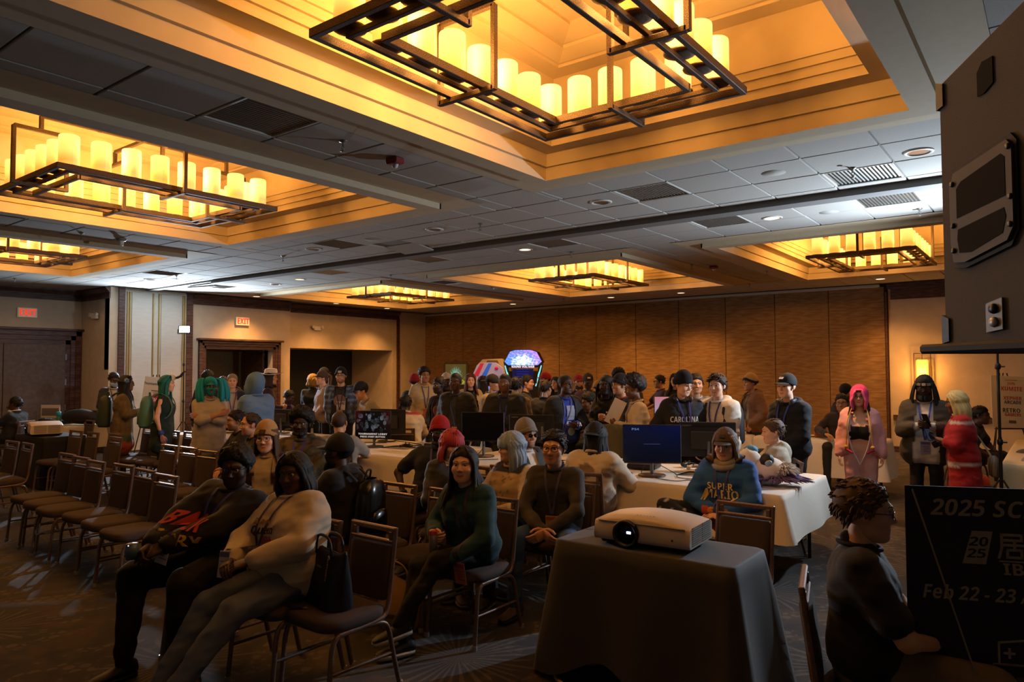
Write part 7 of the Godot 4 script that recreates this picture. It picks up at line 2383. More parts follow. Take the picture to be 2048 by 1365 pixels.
func hairdo(d: Dictionary, hx: Transform3D, fem: bool, t: Node3D, near: bool) -> void:
	var kind: String = d.get("hair", "short")
	var c := col(d.get("hc", "1a1310")).srgb_to_linear()
	var a := Acc.new()
	var r := RandomNumberGenerator.new()
	r.seed = int(d.x) * 31 + 5
	var line := func(az: float) -> float:
		var q := absf(az)
		if q < 0.75: return 0.72 - 0.14 * (q / 0.75)
		if q < 1.35: return lerpf(0.58, 0.06, (q - 0.75) / 0.6)
		if q < 1.75: return lerpf(0.04, 0.12, (q - 1.35) / 0.4)
		return lerpf(0.12, -0.52, clampf((q - 1.75) / 0.7, 0, 1))
	var th: float = {"buzz": 0.004, "short": 0.014, "curly": 0.034, "afro": 0.06, "long": 0.016, "bob": 0.022, "dread": 0.014, "tail": 0.012, "pigtails": 0.02, "floppy": 0.026, "receding": 0.008}.get(kind, 0.0)
	if kind == "receding":
		line = func(az: float) -> float:
			var q := absf(az)
			if q < 0.5: return 1.0
			if q < 1.2: return lerpf(1.0, 0.15, (q - 0.5) / 0.7)
			return lerpf(0.15, -0.5, clampf((q - 1.6) / 0.8, 0, 1))
	var hat: String = d.get("hat", "")
	if th > 0.0 and not (hat in ["hood", "mask"] and kind == "short"):
		if hat != "" and kind in ["short", "floppy", "curly"]: th = minf(th, 0.01)
		if kind == "afro" and hat == "": th = 0.06
		var ns := 0.0
		if kind in ["curly", "afro"]: ns = th * 0.55
		elif kind in ["short", "floppy", "dread"]: ns = th * 0.4
		elif kind == "receding": ns = 0.002
		else: ns = 0.003
		shell(a, line, func(_el: float, az: float, q: float) -> float:
			var k := 1.0 - pow(q, 5.0) * 0.75
			if kind == "floppy" and absf(az) < 0.9: k *= 1.25
			return th * k + 0.001, c, fem, 44, 14, ns, int(d.x))
	var paths := []
	if kind in ["short", "floppy", "receding"] and hat == "":
		for i in (300 if near else 90):
			var az := r.randf_range(-PI, PI)
			var bot: float = line.call(az)
			var e0 := lerpf(PI / 2, bot, pow(r.randf(), 0.8))
			var nrm := sph(e0, az)
			var p0 := nrm * (head_r(e0, az, fem) + th * 0.8)
			var fl := (Vector3(r.randfn() * 0.5, -0.25, -0.5 if kind != "floppy" else 0.8) + nrm * 0.28).normalized()
			if e0 < 0.4: fl = (Vector3(0, -0.9, -0.25) + nrm * 0.35).normalized()
			var ln := r.randf_range(0.018, 0.034) * (1.5 if kind == "floppy" else 1.0) * (0.5 if kind == "receding" else 1.0)
			var rr := r.randf_range(0.0045, 0.008)
			paths.append([[p0, p0 + fl * ln * 0.5 + nrm * 0.004, p0 + fl * ln], [rr, rr * 0.85, 0.0015], r.randf_range(0.75, 1.2)])
	if kind in ["long", "bob"]:
		var L: float = d.get("hl", 0.34 if kind == "long" else 0.17)
		var n := 84 if near else 48
		for i in n:
			var sg := -1.0 if i % 2 else 1.0
			var az := sg * lerpf(0.98 if kind == "bob" else 1.08, PI, pow(r.randf(), 0.85))
			var pts := []
			for e0 in [1.25, 0.75, 0.3, -0.05]:
				var a2 := az * (1.0 if e0 < 0.0 else 0.93 if e0 < 0.5 else 0.66 if e0 < 1.0 else 0.42)
				pts.append(sph(e0, a2) * (head_r(e0, a2, fem) + th * (0.75 if e0 > 0.5 else 1.0) + r.randf() * 0.005))
			var ra := 0.09 + r.randf() * 0.022
			if kind == "long":
				var end := Vector3(sin(az) * (ra + 0.04), -0.06 - L * r.randf_range(0.82, 1.05), cos(az) * (ra + 0.03) * 0.9 - 0.015 + (0.05 if absf(az) < 1.6 else 0.0))
				pts.append(Vector3(sin(az) * ra, -0.115 - r.randf() * 0.02, cos(az) * ra * 0.95 - 0.012))
				pts.append((pts[-1] + end) / 2 + Vector3(r.randfn() * 0.006, 0, r.randfn() * 0.006))
				pts.append(end)
			else:
				pts.append(Vector3(sin(az) * (ra + 0.012), -0.075, cos(az) * (ra + 0.008) - 0.012))
				pts.append(Vector3(sin(az) * (ra + 0.006), -0.02 - L * r.randf_range(0.62, 0.75), cos(az) * ra - 0.012))
				pts.append(Vector3(sin(az) * (ra - 0.012), -0.02 - L * r.randf_range(0.88, 1.05), cos(az) * (ra - 0.01) - 0.012))
			var w := r.randf_range(0.012, 0.018) * (1.35 if not near else 1.0)
			var rad := []
			var sm := smooth_path(pts, 2)
			for k in sm.size(): rad.append(w * (0.35 if k == sm.size() - 1 else 0.75 if k in [0, sm.size() - 2] else 1.0))
			paths.append([sm, rad, r.randf_range(0.7, 1.25)])
		if d.get("bangs", false):
			for i in 18:
				var az := lerpf(-1.15, 1.15, (i + r.randf() * 0.6) / 18.0)
				var p0 := sph(1.05, az) * (head_r(1.05, az, fem) + th)
				var p1 := sph(0.6, az) * (head_r(0.6, az, fem) + th + 0.008)
				var p2 := sph(0.2, az) * (head_r(0.22, az, fem) + 0.014)
				var p3 := sph(-0.02 - 0.5 * clampf(absf(az) - 0.75, 0, 1), az) * (head_r(0.0, az, fem) + 0.012)
				paths.append([[p0, p1, p2, p3], [0.012, 0.016, 0.014, 0.003], r.randf_range(0.85, 1.15)])
	elif kind == "dread":
		var L: float = d.get("hl", 0.24)
		for i in (70 if near else 44):
			var az := (-1.0 if i % 2 else 1.0) * lerpf(0.75, PI, r.randf())
			var e0 := r.randf_range(0.2, 1.1)
			var p0 := sph(e0, az * 0.9) * (head_r(e0, az * 0.9, fem) + th * 0.5)
			var p1 := sph(0.0, az) * (head_r(0.0, az, fem) + th + 0.012 + r.randf() * 0.012)
			var ra := 0.1 + r.randf() * 0.03
			var e := Vector3(sin(az) * (ra + 0.02), -L * r.randf_range(0.75, 1.1), cos(az) * (ra + 0.01))
			paths.append([smooth_path([p0, p1, (p1 + e) / 2 + Vector3(sin(az), 0, cos(az)) * 0.015, e], 2), [0.007, 0.009, 0.009, 0.009, 0.0085, 0.008, 0.006], r.randf_range(0.75, 1.3)])
	elif kind == "tail":
		paths.append([smooth_path([Vector3(0, 0.06, -0.1), Vector3(0, 0.03, -0.15), Vector3(0, -0.08, -0.14), Vector3(0, -0.24, -0.12)], 3), [0.02, 0.028, 0.034, 0.036, 0.036, 0.034, 0.03, 0.025, 0.02, 0.008], 1.0])
	elif kind == "pigtails":
		var L: float = d.get("hl", 0.3)
		for sg in [-1.0, 1.0]:
			for i in 9:
				var j := Vector3(r.randfn() * 0.018, 0, r.randfn() * 0.018)
				paths.append([smooth_path([Vector3(sg * 0.075, 0.1, -0.02), Vector3(sg * 0.125, 0.1, -0.01) + j, Vector3(sg * 0.15, 0.0, 0.0) + j * 1.5, Vector3(sg * 0.15, -L * 0.5, 0.005) + j * 2.0, Vector3(sg * 0.145, -L, 0.01) + j * 2.2], 2), [0.012, 0.02, 0.024, 0.027, 0.028, 0.028, 0.026, 0.022, 0.008], r.randf_range(0.85, 1.12)])
	if d.get("beardlen", 0.0) > 0.0:
		for i in 26:
			var az := lerpf(-0.85, 0.85, r.randf())
			var p0 := sph(-0.75, az) * head_r(-0.75, az, fem)
			paths.append([[p0, p0 * 1.12 + Vector3(0, -d.beardlen * 0.5, 0), p0 * 1.08 + Vector3(0, -d.beardlen, 0)], [0.012, 0.013, 0.004], 1.0])
	strand_set(a, paths, c, 6, 0.6 if kind in ["long", "bob"] else 1.0)
	if a.v.size():
		var moved := Acc.new()
		for i in a.v.size():
			moved.v.append(hx * a.v[i])
			moved.n.append((hx.basis * a.n[i]).normalized())
			moved.c.append(a.c[i])
		moved.i = a.i
		obj("hair", moved.mesh(), vmat(d.get("hgloss", 0.7)), t)
	if hat != "": headgear(hat, d, hx, fem, t)
func headgear(hat: String, d: Dictionary, hx: Transform3D, fem: bool, t: Node3D) -> void:
	var c := col(d.get("hatc", "15151a")).srgb_to_linear()
	var a := Acc.new()
	if hat == "beanie":
		var tall: float = d.get("tall", 0.02)
		shell(a, func(az: float) -> float: return lerpf(0.42, 0.0, clampf((absf(az) - 0.5) / 1.4, 0, 1)), func(el: float, _az: float, _q: float) -> float: return 0.016 + tall * pow(maxf(sin(el), 0.0), 3.0), c, fem, 36, 10, 0.002)
		for i in a.v.size(): a.v[i] = hx * a.v[i]; a.n[i] = (hx.basis * a.n[i]).normalized()
		var bn := obj("beanie", a.mesh(), vmat(0.95), t)
		var fold := Acc.new()
		var rows := []
		for q in [[-0.02, 0.016], [-0.03, 0.024], [0.1, 0.026], [0.22, 0.027], [0.3, 0.025], [0.31, 0.014]]:
			var row := []
			for k in 36:
				var az := -PI + TAU * k / 36.0
				var e: float = lerpf(0.42, 0.0, clampf((absf(az) - 0.5) / 1.4, 0, 1)) + q[0]
				row.append(sph(e, az) * (head_r(e, az, fem) + q[1]))
			rows.append(row)
		fold.ring_grid(rows, col(d.get("foldc", d.get("hatc", "15151a"))).srgb_to_linear() * 0.92, true, hx)
		obj("folded_cuff", fold.mesh(), vmat(0.95), bn)
		if d.has("patch"):
			var pb := sbegin()
			var r0 := head_r(0.55, 0.0, fem) + 0.031
			bx(pb, Vector3.ZERO, Vector3(0.055, 0.04, 0.004), hx * Transform3D(Basis(Vector3.RIGHT, -0.55), sph(0.55, 0.0) * r0), 0.001)
			obj("patch", pb, mat(d.patch, 0.8), bn)
	elif hat == "cap" or hat == "backcap":
		var flip := PI if hat == "backcap" else 0.0
		shell(a, func(az: float) -> float: return lerpf(0.46, 0.08, clampf((absf(wrapf(az - flip, -PI, PI)) - 0.4) / 1.6, 0, 1)), func(el: float, _az: float, _q: float) -> float: return 0.012 + 0.014 * pow(maxf(sin(el), 0.0), 2.0), c, fem, 36, 10)
		for i in a.v.size(): a.v[i] = hx * a.v[i]; a.n[i] = (hx.basis * a.n[i]).normalized()
		var cp := obj("cap", a.mesh(), vmat(0.85), t)
		var br := Acc.new()
		var rows := []
		for q in [[0.0, 0.0], [0.0, 0.002], [0.5, 0.004], [1.0, 0.003], [1.0, 0.0], [0.5, -0.003], [0.0, -0.003]]:
			var row := []
			for k in 17:
				var u := -1.0 + k / 8.0
				var az := u * 1.05 + flip
				var e0 := 0.46
				var r0 := head_r(e0, az, fem) + 0.008
				var p0 := sph(e0, az) * r0
				var ext: float = 0.078 * sqrt(maxf(0.0, 1.0 - u * u * 0.98))
				var f := Vector3(sin(flip), -0.18, cos(flip)).normalized()
				row.append(p0 + f * ext * q[0] + Vector3(0, q[1] - 0.012 * u * u * q[0], 0))
			rows.append(row)
		br.ring_grid(rows, col(d.get("brimc", d.get("hatc", "15151a"))).srgb_to_linear() * 0.95, false, hx)
		obj("peak", br.mesh(), vmat(0.8), cp)
		var bt := sbegin()
		lathe(bt, [Vector2(0.0, 0.0), Vector2(0.007, 0.0), Vector2(0.006, 0.005), Vector2(0.0, 0.006)], 8, hx * Transform3D(Basis(), Vector3(0, head_r(PI / 2, 0, fem) + 0.025, 0)))
		obj("button", bt, mat(d.get("hatc", "15151a"), 0.8), cp)
		if d.has("patch"):
			var pb := sbegin()
			bx(pb, Vector3.ZERO, Vector3(0.05, 0.03, 0.003), hx * Transform3D(Basis(Vector3.UP, flip) * Basis(Vector3.RIGHT, -0.75), Basis(Vector3.UP, flip) * sph(0.8, 0.0) * (head_r(0.8, 0.0, fem) + 0.024)), 0.001)
			obj("patch", pb, mat(d.patch, 0.8), cp)
	elif hat == "hood":
		var inner := col(d.get("hatc2", d.get("hatc", "888888"))).srgb_to_linear()
		var side: float = d.get("hoodcut", 0.8)
		shell(a, func(az: float) -> float: return lerpf(0.72, -1.1, clampf((absf(az) - side + 0.35) / 0.45, 0, 1)), func(el: float, az: float, q: float) -> float: return 0.034 + 0.02 * pow(maxf(-cos(az), 0.0), 2.0) * cos(el) + (0.035 * clampf(-el, 0, 1)) - 0.008 * pow(q, 6.0), c, fem, 48, 16, 0.004, 3)
		for i in a.v.size(): a.v[i] = hx * a.v[i]; a.n[i] = (hx.basis * a.n[i]).normalized()
		var hd := obj("hood", a.mesh(), vmat(0.92), t)
		var rim := []
		for k in 33:
			var u := -1.0 + k / 16.0
			var az := u * (side + 0.12)
			var e := lerpf(0.72, -1.05, clampf((absf(az) - side + 0.35) / 0.45, 0, 1))
			rim.append(hx * (sph(e, az) * (head_r(e, az, fem) + 0.03 + 0.03 * clampf(-e, 0, 1))))
		var rs := sbegin()
		tube(rs, rim, 0.013, 8)
		obj("hood_edge", rs, mat(d.get("hatc2", d.get("hatc", "888888")), 0.9), hd)
	elif hat == "cowboy":
		var rows := []
		for q in [[0.185, 0.052], [0.186, 0.056], [0.15, 0.06], [0.105, 0.06], [0.1, 0.075], [0.096, 0.12], [0.085, 0.155], [0.05, 0.165], [0.002, 0.15]]:
			var row := []
			for k in 36:
				var an := TAU * k / 36.0
				var roll: float = 0.045 * pow(absf(cos(an)), 2.0) * clampf((q[0] - 0.1) / 0.085, 0, 1)
				row.append(Vector3(sin(an) * q[0] * 0.92, q[1] + roll, cos(an) * q[0] * 1.12))
			rows.append(row)
		a.ring_grid(rows, c, true, hx)
		var cw := obj("cowboy_hat", a.mesh(), vmat(0.8), t)
		var bnd := Acc.new()
		rows = []
		for q in [[0.1005, 0.064], [0.1015, 0.066], [0.1, 0.084], [0.0985, 0.085]]:
			var row := []
			for k in 30:
				var an := TAU * k / 30.0
				row.append(Vector3(sin(an) * q[0] * 0.925, q[1], cos(an) * q[0] * 1.125))
			rows.append(row)
		bnd.ring_grid(rows, Color(0.05, 0.03, 0.02), true, hx)
		obj("hat_band", bnd.mesh(), vmat(0.7), cw)
	elif hat == "headband":
		var rows := []
		for q in [[0.28, 0.012], [0.3, 0.02], [0.52, 0.022], [0.54, 0.012]]:
			var row := []
			for k in 36:
				var az := -PI + TAU * k / 36.0
				row.append(sph(q[0], az) * (head_r(q[0], az, fem) + q[1]))
			rows.append(row)
		a.ring_grid(rows, c, true, hx)
		var hb := obj("headband", a.mesh(), vmat(0.7), t)
		for k in [-1.0, 0.0, 1.0]:
			var pb := sbegin()
			bx(pb, Vector3.ZERO, Vector3(0.034, 0.03, 0.006), hx * Transform3D(Basis(Vector3.UP, k * 0.42) * Basis(Vector3.RIGHT, -0.4), sph(0.4, k * 0.42) * (head_r(0.4, k * 0.42, fem) + 0.026)), 0.002)
			obj("plate", pb, mat("7a6a52" if k else "9a8f80", 0.4, 0.5), hb)
func spectacles(t: Node3D, hx: Transform3D, c: String, lens: String) -> void:
	var st := sbegin()
	for s in [-1.0, 1.0]:
		var pts := []
		for k in 21:
			var a := TAU * k / 20.0
			pts.append(hx * Vector3(s * 0.033 + cos(a) * 0.025 * (1.0 if absf(sin(a)) < 0.7 else 0.92), 0.003 + sin(a) * 0.018, 0.1 - absf(cos(a)) * 0.004 * (1.0 if cos(a) * s > 0 else 0.0)))
		tube(st, pts, 0.0022, 5)
		tube(st, [hx * Vector3(s * 0.057, 0.008, 0.097), hx * Vector3(s * 0.077, 0.01, 0.06), hx * Vector3(s * 0.08, 0.01, -0.01)], 0.0019, 5)
	tube(st, [hx * Vector3(-0.009, 0.007, 0.102), hx * Vector3(0, 0.009, 0.106), hx * Vector3(0.009, 0.007, 0.102)], 0.002, 5)
	var g := obj("glasses", st, mat(c, 0.35, 0.4), t)
	if lens != "":
		for s in [-1.0, 1.0]:
			var l := sbegin()
			lathe(l, [Vector2(0.0, 0.0), Vector2(0.023, 0.0), Vector2(0.0, 0.003)], 14, hx * Transform3D(Basis(Vector3.RIGHT, PI / 2).scaled(Vector3(1, 0.72, 1)), Vector3(s * 0.033, 0.003, 0.099)))
			obj("lens", l, mat(lens, 0.1), g)
func on_chest(ff: Field, T: Basis, nb: Vector3, x: float, y: float, lift: float) -> Vector3:
	var p := nb + T * Vector3(x, y, 0.42)
	return ff.hit(p, T * Vector3(0, 0, -1), 0.5) + T * Vector3(0, 0, lift)
func lanyard(d: Dictionary, t: Node3D, ff: Field, T: Basis, nb: Vector3, tw: float) -> void:
	var b: Array = d.badge   # [strap colour, card colour, drop, sideways]
	var drop: float = b[2] * tw
	var sx: float = b[3] if b.size() > 3 else 0.0
	var st := sbegin()
	for s in [-1.0, 1.0]:
		var l := []
		for k in 15:
			var u := k / 14.0
			l.append(on_chest(ff, T, nb, lerpf(s * 0.062, sx + s * 0.004, u), lerpf(0.0, -drop, u), 0.011))
		l.push_front(nb + T * Vector3(s * 0.06, 0.045, -0.02))
		l.push_front(nb + T * Vector3(0, 0.05, -0.062))
		var w := T.x * 0.0085
		st.set_smooth_group(1)
		for k in l.size() - 1:
			quad(st, l[k] - w, l[k] + w, l[k + 1] + w, l[k + 1] - w)
			quad(st, l[k] - w - T.z * 0.0015, l[k + 1] - w - T.z * 0.0015, l[k + 1] + w - T.z * 0.0015, l[k] + w - T.z * 0.0015)
	var ly := obj("lanyard", st, mat(b[0], 0.7), t)
	var o := on_chest(ff, T, nb, sx, -drop, 0.016)
	var cs := sbegin()
	var xf := Transform3D(T, o)
	bx(cs, Vector3(0, -0.08, 0.002), Vector3(0.095, 0.14, 0.003), xf, 0.001)
	var cd := obj("badge", cs, mat(b[1], 0.5), ly)
	var pr := sbegin()
	bx(pr, Vector3(0, -0.03, 0.0045), Vector3(0.08, 0.025, 0.001), xf)
	for k in 4: bx(pr, Vector3(0.01 * (k % 2), -0.065 - k * 0.018, 0.0045), Vector3(0.06 - 0.012 * (k % 3), 0.006, 0.001), xf)
	cd.set_meta("label", "badge card")
	var m := mat(b[4] if b.size() > 4 else "a8453c", 0.6)
	var pm := obj("badge", pr, m, ly)
	pm.name = "badge_print"
func chest_print(q: Array, t: Node3D, ff: Field, T: Basis, nb: Vector3) -> void:
	var st := sbegin()
	st.set_smooth_group(-1)
	var back: bool = q.size() > 7 and q[7]
	var map := func(x: float, y: float, lift: float) -> Vector3:
		if not back: return on_chest(ff, T, nb, x, y, lift)
		return ff.hit(nb + T * Vector3(-x, y, -0.42), T * Vector3(0, 0, 1), 0.5) - T * Vector3(0, 0, lift)
	if q[0] is String and q[0] != "disc" and q[0] != "patch":
		var arr := letters(q[0], q[3], 0.002).surface_get_arrays(0)
		var v: PackedVector3Array = arr[Mesh.ARRAY_VERTEX]
		var ix: PackedInt32Array = arr[Mesh.ARRAY_INDEX]
		var n: PackedVector3Array = arr[Mesh.ARRAY_NORMAL]
		var sx: float = q[5] if q.size() > 5 else 1.0
		var sk: float = q[6] if q.size() > 6 else 0.0
		var memo := {}
		for i in ix:
			if not memo.has(i): memo[i] = map.call(q[1] + v[i].x * sx + v[i].y * sk, q[2] + v[i].y, 0.009 + v[i].z)
			st.add_vertex(memo[i])
	else:
		var n := 10
		var P := func(i: int, j: int) -> Vector3:
			var u := -1.0 + 2.0 * i / n
			var v := -1.0 + 2.0 * j / n
			if q[0] == "disc":
				var a := u * sqrt(1.0 - v * v * 0.5)
				v = v * sqrt(1.0 - u * u * 0.5)
				u = a
			return map.call(q[1] + u * q[3], q[2] + v * q[3] * (q[5] if q.size() > 5 else 1.0), 0.007)
		for i in n:
			for j in n: quad(st, P.call(i, j), P.call(i, j + 1), P.call(i + 1, j + 1), P.call(i + 1, j))
	obj("print", st, mat(q[4], 0.75), t)
func camo(p: Vector3, _c: Color) -> Color:
	var n := sin(p.x * 31.0 + 3.0 * sin(p.y * 17.0)) + sin(p.y * 27.0 + 2.6 * sin(p.z * 21.0 + p.x * 9.0)) + sin(p.z * 25.0 + p.x * 14.0)
	if n > 1.1: return Color(0.12, 0.085, 0.045)
	if n > 0.1: return Color(0.05, 0.05, 0.025)
	if n > -0.9: return Color(0.018, 0.016, 0.012)
	return Color(0.075, 0.045, 0.022)
func plaid(p: Vector3, c: Color) -> Color:
	var a := fposmod(p.x * 11.0 + p.z * 4.0, 1.0)
	var b := fposmod(p.y * 11.0, 1.0)
	var k := 1.0
	if a < 0.45: k *= 0.5
	if b < 0.45: k *= 0.5
	if a > 0.68 and a < 0.76 or b > 0.68 and b < 0.76: k = 1.7
	return c * k
func build_people() -> void:
	var P := {}
	person({"x": 31, "y": 797, "d": 12.8, "sit": true, "f": -130, "back": true, "skin": "dark", "hair": "short", "hc": "0d0b0a", "top": "101014", "w": 1.1, "arms": "table", "headphones": "b9b7b2", "who": "the person with headphones at the left edge", "label": "seated person in black with headphones, back turned, at the left edge"})
	P.mask = person({"x": 228, "y": 746, "d": 13.4, "f": 12, "hp": 22, "skin": "dark", "hair": "short", "hc": "0d0b0a", "facemask": "a9c0c8", "top": "a9a6a0", "jacket": "1d1e22", "open": 0.1, "armr": "phone", "arml": "hold", "badge": ["3a3f8a", "c0b4b4", 0.36], "legs": "77736e", "label": "person in a pale face mask and dark jacket looking down at a phone"})
	P.brown = person({"x": 254, "y": 752, "d": 11.0, "f": 82, "fem": true, "skin": "brown", "hair": "long", "hl": 0.26, "hc": "110d0c", "top": "63543f", "puff": 0.02, "tail": 0.26, "flare": 0.05, "arms": "phone", "glasses": "2a2420", "legs": "131314", "paint": func(p: Vector3, c: Color) -> Color: return Color(0.28, 0.04, 0.02) if p.y < -0.70 else Color(0.05, 0.075, 0.04) if p.y < -0.60 else c * (0.75 + 0.5 * fposmod(p.x * 9.0 + p.z * 13.0, 1.0)), "shoe": "2a2624", "label": "person in a fringed brown jacket with red and green hem, looking at a phone"})
	P.teal = person({"x": 335, "y": 752, "d": 10.5, "f": 78, "fem": true, "skin": "pale", "hair": "long", "hl": 0.95, "hc": "0f6a66", "brow": "2a1a14", "top": "122a28", "sleeve": "none", "arms": "down", "glove": "b07a78", "legs": "1b2c2c", "tail": 0.2, "label": "person in a very long teal wig with bare pale arms and a white mask pushed up"})
	person({"x": 416, "y": 744, "d": 13.0, "f": 170, "back": true, "hair": "curly", "hc": "0c0a09", "skin": "dark", "top": "17171a", "label": "dark-haired person half hidden behind the teal knitted mask"})
	person({"x": 447, "y": 755, "d": 13.4, "f": 150, "back": true, "hair": "short", "hc": "3d281c", "top": "26221f", "label": "brown-haired person between the teal mask and the woman in the black coat"})
	P.balac = person({"x": 421, "y": 757, "d": 9.7, "f": 10, "skin": "tan", "facepaint": "0f7680", "no_ears": true, "hair": "pigtails", "hl": 0.2, "hc": "128590", "hgloss": 0.9, "top": "a59d90", "puff": 0.02, "sleeve": "half", "arml": "cross1", "armr": "cross2", "tail": 0.16, "legs": "3a3428", "lpaint": camo, "lw": 1.2, "neckline": true, "label": "person in a teal knitted face mask with pigtails, arms crossed, camouflage trousers"})
	person({"x": 465, "y": 749, "d": 11.9, "f": 0, "fem": true, "skin": "fair", "hair": "tail", "hc": "82705e", "top": "a39580", "hood": "down", "puff": 0.015, "jacket": "121317", "open": 0.1, "arms": "front", "badge": ["4a3f6a", "c2a894", 0.36], "legs": "23242a", "label": "person with tied-back hair in a beige hoodie under an open black coat"})
	P.blue = person({"x": 510, "y": 750, "d": 9.4, "f": -150, "back": true, "hair": "short", "hat": "hood", "hatc": "5b7ba2", "hatc2": "51708f", "top": "5b7ba2", "puff": 0.035, "tail": 0.62, "flare": 0.06, "arms": "front", "legs": "2b2f38", "label": "person in a light blue hooded robe with a yellow patch, seen from behind"})
	person({"x": 471, "y": 826, "d": 9.0, "sit": true, "f": -72, "skin": "olive", "hair": "short", "hc": "0e0c0b", "beard": 0.5, "top": "121216", "arms": "table", "lean": 14, "chair_yaw": 0.15, "who": "the black-haired man beside the balding man", "label": "seated black-haired man in a black jacket, profile left, behind the balding man"})
	P.bald = person({"x": 501, "y": 831, "d": 8.0, "sit": true, "f": -78, "skin": "fair", "hair": "receding", "hc": "2e1f17", "beard": 0.25, "top": "101013", "sleeve": "short", "w": 1.2, "lean": 12, "arml": [Vector3(0.06, -0.28, 0.34), Vector3(1, -0.6, 0), Vector3(0, -1, 0), "relax"], "armr": [Vector3(0.02, -0.3, 0.36), Vector3(1, -0.6, 0), Vector3(0, -1, 0), "relax"], "chair_yaw": 0.1, "badge": ["5a4a7a", "b8a8a0", 0.3], "who": "the balding man in a black tee", "label": "seated balding man in a black tee leaning on the chair back with an orange paper"})
	P.cow = person({"x": 542, "y": 742, "d": 12.6, "f": 85, "skin": "fair", "hair": "long", "hl": 0.1, "hc": "2a1a12", "hat": "cowboy", "hatc": "cfc3ae", "top": "2f1216", "armr": "hold", "arml": "down", "legs": "1b1a1d", "label": "person in a cream cowboy hat and dark red shirt by the doorway"})
	P.hist = person({"x": 472, "y": 922, "d": 4.5, "sit": true, "yaw": 12, "hy": 26, "hp": 4, "skin": "deep", "hair": "curly", "hc": "0b0909", "beard": 0.55, "glasses": "201c1a", "top": "0c0c0e", "puff": 0.022, "w": 1.28, "lean": -10, "tilt": -8, "spread": 0.2, "ext": 0.06, "armr": [Vector3(0.10, -0.40, 0.40), Vector3(1, -0.2, -0.3), Vector3(-0.6, -0.7, 0), "grip"], "arml": [Vector3(0.0, -0.40, 0.40), Vector3(1, -0.2, -0.2), Vector3(-0.5, -0.8, 0), "relax"], "legs": "08080a", "lw": 1.1, "shoe": "0b0a0a", "sole": "15120f", "badge": ["2a2f7a", "a9a6b4", 0.33, 0.0, "5a5a7a"], "chair_yaw": 0.0, "print": [["BLACK", -0.01, -0.185, 0.075, "a8322a", 0.85, 0.12], ["HISTORY", 0.0, -0.275, 0.06, "a8842a", 0.85, 0.0]], "who": "the man in the black history sweatshirt", "label": "large seated man with glasses in a black sweatshirt lettered in red and yellow, foreground"})
	P.queen = person({"x": 588, "y": 933, "d": 4.25, "sit": true, "yaw": 2, "hy": 22, "hp": 2, "ht": 6, "fem": true, "skin": "dark", "hair": "bob", "hl": 0.15, "hc": "0b0909", "top": "b3a690", "puff": 0.02, "w": 1.3, "lean": -12, "tilt": 6, "fold": 0.012, "arml": [Vector3(0.13, -0.42, 0.3), Vector3(1, -0.3, -0.5), Vector3(-0.5, -0.8, 0), "relax"], "armr": [Vector3(0.06, -0.42, 0.32), Vector3(1, -0.2, -0.3), Vector3(-0.5, -0.8, 0), "relax"], "legl": [Vector3(0.11, 0.50, 0.42), Vector3(0.03, 0.1, 0.78), Vector3(-0.1, 0.1, 1)], "legr": [Vector3(-0.1, 0.50, 0.43), Vector3(-0.14, 0.1, 0.72), Vector3(-0.3, 0.05, 1)], "legs": "566074", "shoe": "c6b8a8", "sole": "d8d2c6", "chair_yaw": 0.0, "badge": ["25245a", "b4aeb4", 0.36, -0.05, "5a5a7a"], "print": [["Black", -0.03, -0.14, 0.035, "8a6a3a", 1.0, 0.2], ["Queen", 0.0, -0.19, 0.045, "15100d", 1.0, 0.2], ["ERA", 0.03, -0.245, 0.04, "a8323a", 1.0, 0.1]], "who": "the woman in the cream sweatshirt", "label": "seated woman in a cream sweatshirt with gold hoop earring and blue jeans, foreground"})
	P.tan = person({"x": 533, "y": 853, "d": 6.3, "sit": true, "f": -18, "skin": "pale", "hair": "long", "hl": 0.16, "hc": "4a3424", "hat": "beanie", "hatc": "a8875a", "patch": "4a3020", "tall": 0.03, "glasses": "6a5a4a", "top": "b9a88a", "jacket": "2b1117", "open": 0.09, "collar": "x", "arms": "lap", "lean": 2, "legs": "1c1a1f", "jpaint": func(p: Vector3, c: Color) -> Color: return Color(0.42, 0.3, 0.17) if p.y > -0.12 and absf(p.x) < 0.115 and p.z > -0.04 else c, "chair_yaw": 0.1, "who": "the person in the tan knitted cap", "label": "seated person in a tan knitted cap and maroon jacket with fleecy collar"})
	P.camo = person({"x": 603, "y": 826, "d": 7.3, "sit": true, "f": -15, "skin": "deep", "hair": "afro", "hc": "0a0808", "beard": 0.8, "beardlen": 0.02, "top": "4a3d28", "paint": camo, "puff": 0.03, "hood": "down", "w": 1.1, "arms": "lap", "legs": "15140f", "badge": ["3c36a0", "a78a96", 0.34], "chair_yaw": 0.0, "who": "the man in the camouflage jacket", "label": "seated man with bushy hair in a brown camouflage jacket and purple lanyard"})
	P.pack = person({"x": 677, "y": 878, "d": 5.4, "sit": true, "f": -118, "back": true, "skin": "dark", "hair": "short", "hc": "0b0909", "hat": "cap", "hatc": "17161a", "beard": 0.9, "beardlen": 0.05, "glasses": "101010", "top": "0b0b0e", "puff": 0.025, "hood": "down", "w": 1.1, "arms": "lap", "legs": "0d0d10", "chair_yaw": 0.0, "who": "the backpack wearer", "label": "seated bearded man in a dark cap and black hoodie turned away, wearing a backpack"})
